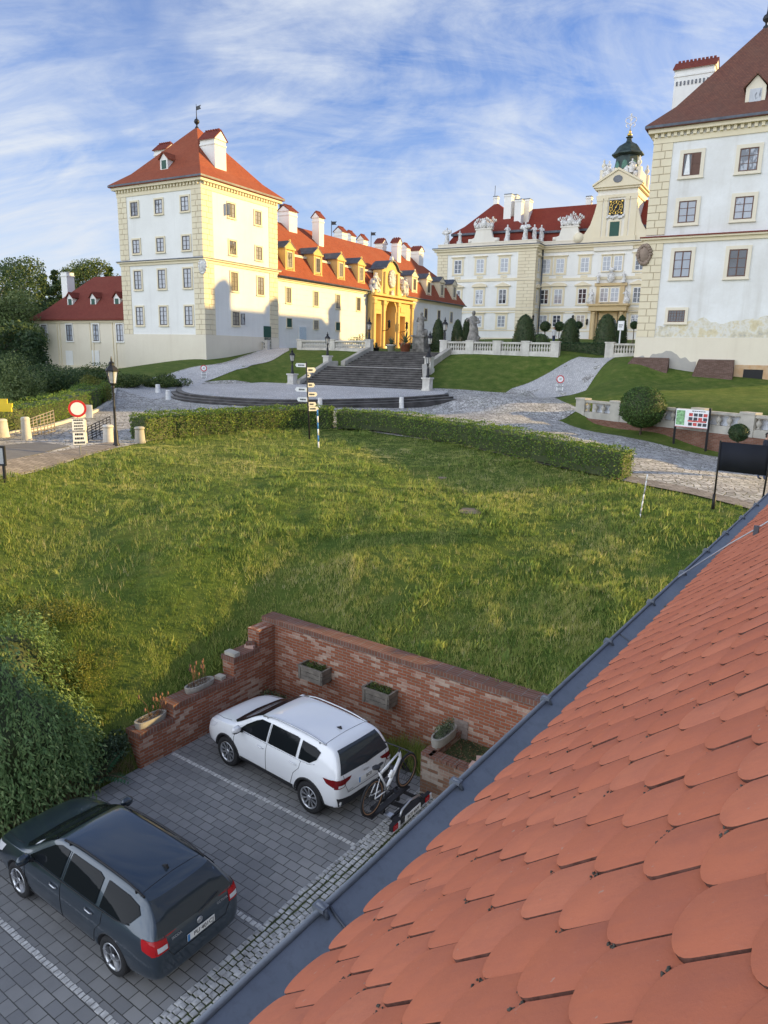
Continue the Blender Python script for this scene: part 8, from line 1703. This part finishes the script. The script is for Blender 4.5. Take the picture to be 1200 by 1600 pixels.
# ---- bicycle rack and white bicycle behind the white car
rk = thing('bike_rack', 'black tow bar bicycle rack with red lights and a number plate behind the white car', 'bike rack', YF, (10.33, 6.9, -8.88))
mb = MB(); zr = -8.56; mb.bar((10.38, 7.5, -8.62), (10.38, 6.7, zr), .07, .06); mb.bar((9.93, 7.18, zr), (10.83, 7.18, zr), .05, .05); mb.bar((9.54, 6.93, zr+.14), (10.82, 6.93, zr+.14), .12, .03); mb.bar((9.98, 6.93, zr), (9.98, 6.93, zr+.14), .06, .06); mb.bar((10.48, 6.93, zr), (10.48, 6.93, zr+.14), .06, .06); mb.bar((9.93, 6.72, zr), (10.83, 6.72, zr), .05, .05); mb.bar((9.98, 7.2, zr), (9.98, 6.6, zr), .05, .05); mb.bar((10.78, 7.2, zr), (10.78, 6.6, zr), .05, .05); mb.box(9.86, 10.90, 6.52, 6.64, -8.64, -8.5); fr_ = part(mb, 'frame', M['trim_black'], rk)
for s, nm in ((9.83, -1), (10.93, 1)):
    mb = MB(); mb.box(s-.12, s+.12, 6.52, 6.60, -8.645, -8.515); lb_ = part(mb, 'tail_light', M['trim_black'], rk); mb = MB(); mb.box(s-.09, s+.05, 6.505, 6.52, -8.635, -8.53); part(mb, 'red_lens', M['lamp_red'], lb_); mb = MB(); mb.box(s+.055, s+.115, 6.503, 6.52, -8.64, -8.52); mb.box(s-.115, s+.05, 6.503, 6.52, -8.645, -8.637); part(mb, 'clear_lens', M['lamp_clear'], lb_)
mb = MB(); mb.tube([(10.00, 6.56, -8.5), (10.08, 6.57, -8.40), (10.38, 6.58, -8.36), (10.68, 6.57, -8.40), (10.76, 6.56, -8.5)], .022, 8); mb.box(9.90, 10.02, 6.7, 6.86, -8.53, -8.5); part(mb, 'silver_arch', M['alloy'], rk)
mb = MB(); mb.box(10.12, 10.64, 6.50, 6.518, -8.64, -8.525); pl = part(mb, 'number_plate', M['sign_white'], rk); text('BC0 4AM', .10, 'ink', pl, (10.38, 6.497, -8.583), (PI/2, 0, 0))
bk = thing('bicycle', 'white mountain bicycle with tan walled tyres standing on the rack behind the white car', 'bicycle', YF, (10.45, 6.93, -8.52))
Rw = .355; zx = -8.395+Rw; sr, sf = 9.62, 10.76; ty = 6.93; B = lambda s, z, o=0: (s, ty+o, z)
def bwheel(s, nm):
    mb = MB(); ring = lambda r, o=0: [B(s+r*math.cos(a), zx+r*math.sin(a), o) for a in np.linspace(0, 2*PI, 41)[:-1]]; mb.tube(ring(Rw-.022), .024, 8, closed=True); w_ = part(mb, 'wheel', M['tyre'], bk)
    mb = MB(); mb.tube(ring(Rw-.052, .006), .011, 6, closed=True); mb.tube(ring(Rw-.052, -.008), .011, 6, closed=True); part(mb, 'tan_sidewall', M['tan_rubber'] if 'tan_rubber' in M else plain('tan_rubber', (.33, .19, .11), .8), w_)
    mb = MB(); mb.tube(ring(Rw-.068), .012, 6, closed=True)
    for k in range(20): a = 2*PI*k/20; mb.tube([B(s+.02*math.cos(a+.9), zx+.02*math.sin(a+.9), .02*(-1)**k), B(s+(Rw-.07)*math.cos(a), zx+(Rw-.07)*math.sin(a))], .0022, 4)
    mb.tube([B(s, zx, -.05), B(s, zx, .05)], .022, 8); mb.tube([B(s+.08*math.cos(a), zx+.08*math.sin(a), .03) for a in np.linspace(0, 2*PI, 17)[:-1]], .005, 4, closed=True); part(mb, 'spokes', M['trim_black'], w_)
bwheel(sr, 'r'); bwheel(sf, 'f')
bb = (sr+.45, zx-.06); st_top = (sr+.21, zx+.42); hd = (sr+.865, zx+.52); hb = (sr+.905, zx+.39)
mb = MB(); mb.tube([B(*bb), B(*hb)], .033, 10); mb.tube([B(*bb), B(*st_top)], .022, 8); mb.tube([B(st_top[0]+.015, st_top[1]-.05), B(*hd)], .021, 8); mb.tube([B(*hd), B(*hb)], .030, 10)
for o in (-.06, .06): mb.tube([B(sr, zx, o), B(bb[0]-.06, bb[1]+.01, o*.6), B(*bb)], .012, 6); mb.tube([B(sr, zx, o), B(st_top[0]-.02, st_top[1]-.12, o*.35)], .010, 6)
part(mb, 'frame', M['paint_white'], bk)
mb = MB(); mb.tube([B(hb[0], hb[1]), B(hb[0]+.02, hb[1]-.06)], .028, 8)
for o in (-.065, .065): mb.tube([B(hb[0]+.015, hb[1]-.05, o*.6), B(hb[0]+.03, hb[1]-.08, o), B(sf, zx, o)], .019, 8)
part(mb, 'fork', M['trim_black'], bk)
mb = MB(); mb.tube([B(*hd), B(hd[0]-.015, hd[1]+.05), B(hd[0]+.03, hd[1]+.08)], .018, 8); mb.tube([B(hd[0]-.02, hd[1]+.11, -.34), B(hd[0]+.03, hd[1]+.085, -.08), B(hd[0]+.03, hd[1]+.085, .08), B(hd[0]-.02, hd[1]+.11, .34)], .014, 8); part(mb, 'handlebar', M['trim_black'], bk)
mb = MB(); mb.tube([B(*st_top), B(st_top[0]-.05, st_top[1]+.13)], .015, 8); c = (st_top[0]-.05, st_top[1]+.15); mb.blob(B(c[0]-.05, c[1]), (.10, .075, .03), 2, n=12, m=7, amp=.02); mb.blob(B(c[0]+.08, c[1]), (.10, .03, .022), 2, n=12, m=7, amp=.02); part(mb, 'saddle', M['trim_black'], bk)
mb = MB(); mb.tube([B(bb[0]+.09*math.cos(a), bb[1]+.09*math.sin(a), -.05) for a in np.linspace(0, 2*PI, 21)[:-1]], .007, 5, closed=True); mb.tube([B(bb[0], bb[1], -.06), B(bb[0]+.15, bb[1]-.08, -.075)], .012, 6); mb.tube([B(bb[0], bb[1], .06), B(bb[0]-.15, bb[1]+.08, .075)], .012, 6); mb.bar(B(bb[0]+.15, bb[1]-.08, -.08), B(bb[0]+.15, bb[1]-.08, -.17), .08, .02); mb.bar(B(bb[0]-.15, bb[1]+.08, .08), B(bb[0]-.15, bb[1]+.08, .17), .08, .02); part(mb, 'crank', M['trim_black'], bk)
f = .42; mb = MB(); p0 = np.array(B(*bb))+(np.array(B(*hb))-np.array(B(*bb)))*f; d_ = np.array(B(*hb))-np.array(B(*bb)); d_ /= np.linalg.norm(d_); nrm = np.array([-d_[2], 0, d_[0]]); a = p0+nrm*.075; mb.tube([a-d_*.06, a+d_*.07, a+d_*.09], [.036, .036, .018], 10); mb.tube([a-d_*.02+np.array([0, .045*math.cos(q), 0])+nrm*.045*math.sin(q) for q in np.linspace(0, 2*PI, 13)[:-1]], .008, 5, closed=True); part(mb, 'bottle_cage', M['sign_white'], bk)
mb = MB(); mb.tube([B(10.15, -8.5, .07), B(10.2, -8.1, .1), B(10.27, -7.85, .05)], .016, 6); mb.blob(B(10.27, -7.85, .03), (.04, .05, .03), 1); part(mb, 'clamp_arm', M['trim_black'], rk)
# ================================================================ the inn whose roof fills the lower right: plain tiles, zinc gutter
PT = R(42.0); TE, ZE = 1.152, -1.758            # foot of the tiles (y) and its height
tn, cn, sn_ = math.tan(PT), math.cos(PT), math.sin(PT)
S0, S1, UP = -2.5, 19.4, 5.6
inn_ = thing('inn', 'nearby inn with a steep roof of rounded red clay tiles and a zinc gutter', 'house', YF, (8, -2, -9.0))
def RP(s, u, lift=0.):   # u metres up the slope from the foot
    return np.array([s, TE - u*cn - lift*(-sn_)*-1*0 + lift*sn_, ZE + u*sn_ + lift*cn])
mb = MB(); yR = TE - UP*cn; zR_ = ZE + UP*sn_
mb.add([(S0, .75, -9.1), (S1, .75, -9.1), (S1, 2*yR-.75, -9.1), (S0, 2*yR-.75, -9.1), (S0, .75, -2.0), (S1, .75, -2.0), (S1, 2*yR-.75, -2.0), (S0, 2*yR-.75, -2.0), (S0, yR, zR_-.35), (S1, yR, zR_-.35)], [(0,1,5,4), (2,3,7,6), (1,2,6,9,5), (3,0,4,8,7), (3,2,1,0)][0:5]); part(mb, 'wall', M['wall_cream_pale'], inn_)
mb = MB(); L = -.045
a, b, c, d = RP(S0-.2, .02, L), RP(S1+.2, .02, L), RP(S1+.2, UP, L), RP(S0-.2, UP, L); e, f = (S1+.2, 2*yR-TE, ZE+L), (S0-.2, 2*yR-TE, ZE+L); mb.add([a, b, c, d, e, f], [(0,1,2,3), (3,2,4,5), (5,4,1,0), (0, 3, 5), (1, 4, 2)]); part(mb, 'roof_boarding', M['bark'], inn_)
# tiles
W_, EX, TL, THK = .180, .150, .335, .0108
rg = np.random.default_rng(11); nrow = int(UP/EX); nc = int((S1-S0)/W_)
arc_ = [(-W_/2*.965*math.cos(t_), .052*(1-math.sin(t_))) for t_ in np.linspace(0, PI, 15)]     # rounded foot, left to right
na = len(arc_); out2 = arc_ + [(W_/2*.965, TL), (-W_/2*.965, TL)]; m_ = len(out2)
tv = []
for lift_top in (THK, .0):
    for (x, u) in out2: tv.append((x, u, lift_top))
tv = np.array(tv); BEV = np.array([(x*.992, u+.0008 if i < na else u, THK+.0003) for i, (x, u) in enumerate(out2)]); tv = np.vstack([tv, BEV])
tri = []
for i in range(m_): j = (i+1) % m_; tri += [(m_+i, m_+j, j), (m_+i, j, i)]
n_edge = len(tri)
for i in range(m_): j = (i+1) % m_; tri += [(i, j, 2*m_+j), (i, 2*m_+j, 2*m_+i)]
for i in range(1, m_-1): tri.append((2*m_, 2*m_+i, 2*m_+i+1))
tri = np.array(tri); VS, FS, VA = [], [], []; nv = len(tv)
for r in range(nrow):
    u0 = r*EX; off = (W_/2 if r % 2 else 0)
    cs = S0 + off + np.arange(nc)*W_
    if r > 16: cs = cs
    for s in cs:
        j = rg.normal(0, 1, 4); q = tv.copy(); an = j[0]*.012; x = q[:, 0]*math.cos(an)-q[:, 1]*math.sin(an); u = q[:, 0]*math.sin(an)+q[:, 1]*math.cos(an)+j[1]*.0035; l = q[:, 2] + .016*(1-u/TL) + .0006*j[2] + .004*np.abs(j[3])*.3
        VS.append(np.stack([s + x + j[2]*.0012, TE-(u0+u)*cn + l*sn_, ZE+(u0+u)*sn_ + l*cn], 1)); VA.append(np.full(nv, rg.uniform()))
ntile = len(VS); V = np.vstack(VS) - np.array([8, -2, -9.0]); Fq = (tri[None] + (np.arange(ntile)*nv)[:, None, None]).reshape(-1, 3)
t = NT('clay_tile'); at2 = t.n('ShaderNodeAttribute', attribute_name='var'); co = t.coord()
c = t.ramp(at2.outputs['Fac'], [(0., (.52, .165, .090)), (.3, (.555, .178, .096)), (.7, (.575, .187, .102)), (1., (.61, .212, .120))])
n1 = t.noise(7, 6, .65, co); n2 = t.noise(60, 5, .7, co); n3 = t.noise(1.0, 4, .6, co)
c = t.mix(t.ramp(n1, [(.42, 0.), (.72, .45)]), c, (.43, .145, .095)); c = t.mix(t.ramp(n2, [(.62, 0.), (.76, .35)]), c, (.54, .30, .22)); c = t.mix(t.ramp(n3, [(.5, 0.), (.8, .3)]), c, (.50, .16, .098))
sp = t.n('ShaderNodeTexVoronoi'); sp.inputs['Scale'].default_value = 9; t.l(co, sp.inputs['Vector']); c = t.mix(t.ramp(sp.outputs['Distance'], [(.018, .6), (.032, 0.)]), c, (.55, .42, .34))
st2 = t.noise(16, 6, .7, t.coord('Object', (1., .35, .35))); c = t.mix(t.ramp(st2, [(.46, 0.), (.72, .4)]), c, (.42, .15, .10)); li = t.noise(38, 3, .6, co); c = t.mix(t.ramp(li, [(.70, 0.), (.74, .55)]), c, (.46, .36, .28))
t.col(c); t.bump(n2, .35, .004); M['clay_tile'] = t.set(.9, 0, .12)
plain('tile_edge', (.12, .055, .042), .95, var=.5, sc=40, spec=.1)  # dark edge colour stands for dirt and the shadow line under each foot
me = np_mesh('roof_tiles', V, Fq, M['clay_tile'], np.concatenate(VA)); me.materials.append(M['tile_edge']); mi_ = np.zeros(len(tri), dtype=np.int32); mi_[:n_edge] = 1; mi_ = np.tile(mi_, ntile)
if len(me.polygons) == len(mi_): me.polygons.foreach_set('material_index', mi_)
o = obj(me, 'roof_tiles', inn_)
# moss and dirt caught under the tile feet, in the gap between two neighbours
plain('moss', (.085, .078, .062), .95, var=.6, sc=60); mb = MB(); r_ = random.Random(5)
for r in range(1, 26):
    for k in range(nc):
        s = S0 + (W_/2 if r % 2 else 0) + (k+.5)*W_
        if not (-1.6 < s < 9.5): continue
        if r_.random() < .35: continue
        for i in range(7 if s < 4.5 else 3):
            du = r_.uniform(.006, .040); hw_ = .09*(1-math.sqrt(max(0, 1-(1-du/.052)**2))); ds = r_.uniform(-1, 1)*hw_; q = RP(s+ds, r*EX+du, .0195+r_.uniform(0, .003)); sc_ = r_.uniform(.2, .42)*(1 if s < 4.5 else 1.4); mb.blob(tuple(q), (.013*sc_, .010*sc_, .008*sc_), r_.randrange(999), n=6, m=4, amp=.4)
o = part(mb, 'moss', M['moss'], inn_); o['kind'] = 'stuff'
mb = MB(); q = RP(0, UP); mb.tube([(S0-.2, q[1], q[2]+.03), (S1+.2, q[1], q[2]+.03)], .11, 10); part(mb, 'ridge_tiles', M['clay_tile'], inn_)
# gutter: half-round trough with a rolled bead, joints and brackets
t = NT('zinc'); co = t.coord(); n1 = t.noise(2.5, 6, .65, co); n2 = t.noise(25, 5, .7, co); c = t.ramp(n1, [(.3, (.145, .165, .195)), (.7, (.20, .22, .25))]); c = t.mix(t.ramp(n2, [(.5, 0.), (.75, .4)]), c, (.09, .095, .105)); t.col(c); M['zinc'] = t.set(.55, .35, .5)
GB, GZ = 1.372, -1.878; GI, GIZ = 1.075, -1.755
prof = [(GI, GIZ), (GI+.035, GIZ-.07), (GI+.085, GIZ-.125), (GI+.15, GIZ-.155), (GI+.21, GIZ-.155), (GI+.262, GIZ-.137), (GB, GZ)]
mb = MB(); vs, fs = [], []
for s in (S0-.3, S1+.3):
    for y, z in prof: vs.append((s, y, z))
    for y, z in prof: vs.append((s, y+(.004), z-.006))
k = len(prof)
for i in range(k-1): fs += [(i, i+1, 2*k+i+1, 2*k+i), (k+i+1, k+i, 3*k+i, 3*k+i+1)]
mb.add(vs, fs, 0, True); gu = part(mb, 'gutter', M['zinc'], inn_)
mb = MB(); mb.tube([(S0-.3, GB+.006, GZ+.004), (S1+.3, GB+.006, GZ+.004)], .0125, 10); part(mb, 'gutter_bead', M['zinc'], gu)
for s in (.35, 1.62, 2.55, 3.55, 4.6, 5.6, 6.6, 7.55, 8.5, 9.5, 10.5):
    mb = MB(); mb.tube([(s, GB-.028, GZ-.012), (s, GB-.012, GZ+.022), (s, GB+.012, GZ+.026), (s, GB+.032, GZ+.002), (s, GB+.022, GZ-.045)], .009, 6); mb.box(s-.017, s+.017, GB-.02, GB+.03, GZ+.012, GZ+.026); part(mb, 'bracket', M['zinc'], gu)
for s in (1.6, 4.75):
    mb = MB(); mb.tube([(s+.01*i, y+.002, z+.004) for i, (y, z) in enumerate(prof)], .006, 5); part(mb, 'solder_seam', M['lead'], gu)
n = 46; P = np.stack([RNG.uniform(-1.2, 10, n), RNG.uniform(GI+.06, GI+.2, n), np.full(n, GIZ-.137)], 1) - np.array([8, -2, -9.0]); o = obj(leaves('leaf_debris', P, np.tile([0, 0, 1.], (n, 1)), .035, .5, M['dry_leaf'], 0, .3), 'leaf_debris', inn_); o['kind'] = 'stuff'
# lightning conductor wire over the far part of the roof, with a clip, and a dark outlet stub in the gutter
def onroof(px, py, lift=.05):
    d = ray(px, py); n_ = YF.ey*sn_ + np.array([0, 0, cn]); P0 = YF.w(0, TE, ZE) + n_*lift; return YF.loc(d*((P0 @ n_)/(d @ n_)))
w0, w1, w2 = onroof(1200, 815, .06), onroof(1182, 826, .06), onroof(1140, 850, .05)
wg = ontoY(YF, 1066, 888, GB-.02); mb = MB(); d_ = w0-w1; mb.tube([tuple(w0+d_*8), tuple(w0), tuple(w1), tuple(w2), (wg[0]+.25, GB-.1, GZ+.09), (wg[0], GB-.02, GZ+.03), (wg[0]-.05, GB+.03, GZ-.02), (wg[0]-.05, .95+.1, -2.6)], .007, 6); lw_ = part(mb, 'lightning_wire', M['sign_grey'], inn_)
mb = MB(); mb.box(w1[0]-.02, w1[0]+.02, w1[1]-.02, w1[1]+.02, w1[2]-.06, w1[2]+.025); part(mb, 'wire_clip', M['lead'], lw_)
og = ontoY(YF, 1076, 896, GI+.09); mb = MB(); mb.lathe([(.05, 0), (.055, .03), (.03, .045), (.01, .05)], (og[0], GI+.08, GIZ-.118), 10); part(mb, 'outlet_cage', M['black'], gu)
# ================================================================ whole scene up by nine metres, so that the car park is at height zero
for o in bpy.data.objects:
    if o.parent is None: o.location.z += 9.0
SC.cycles.samples = 64
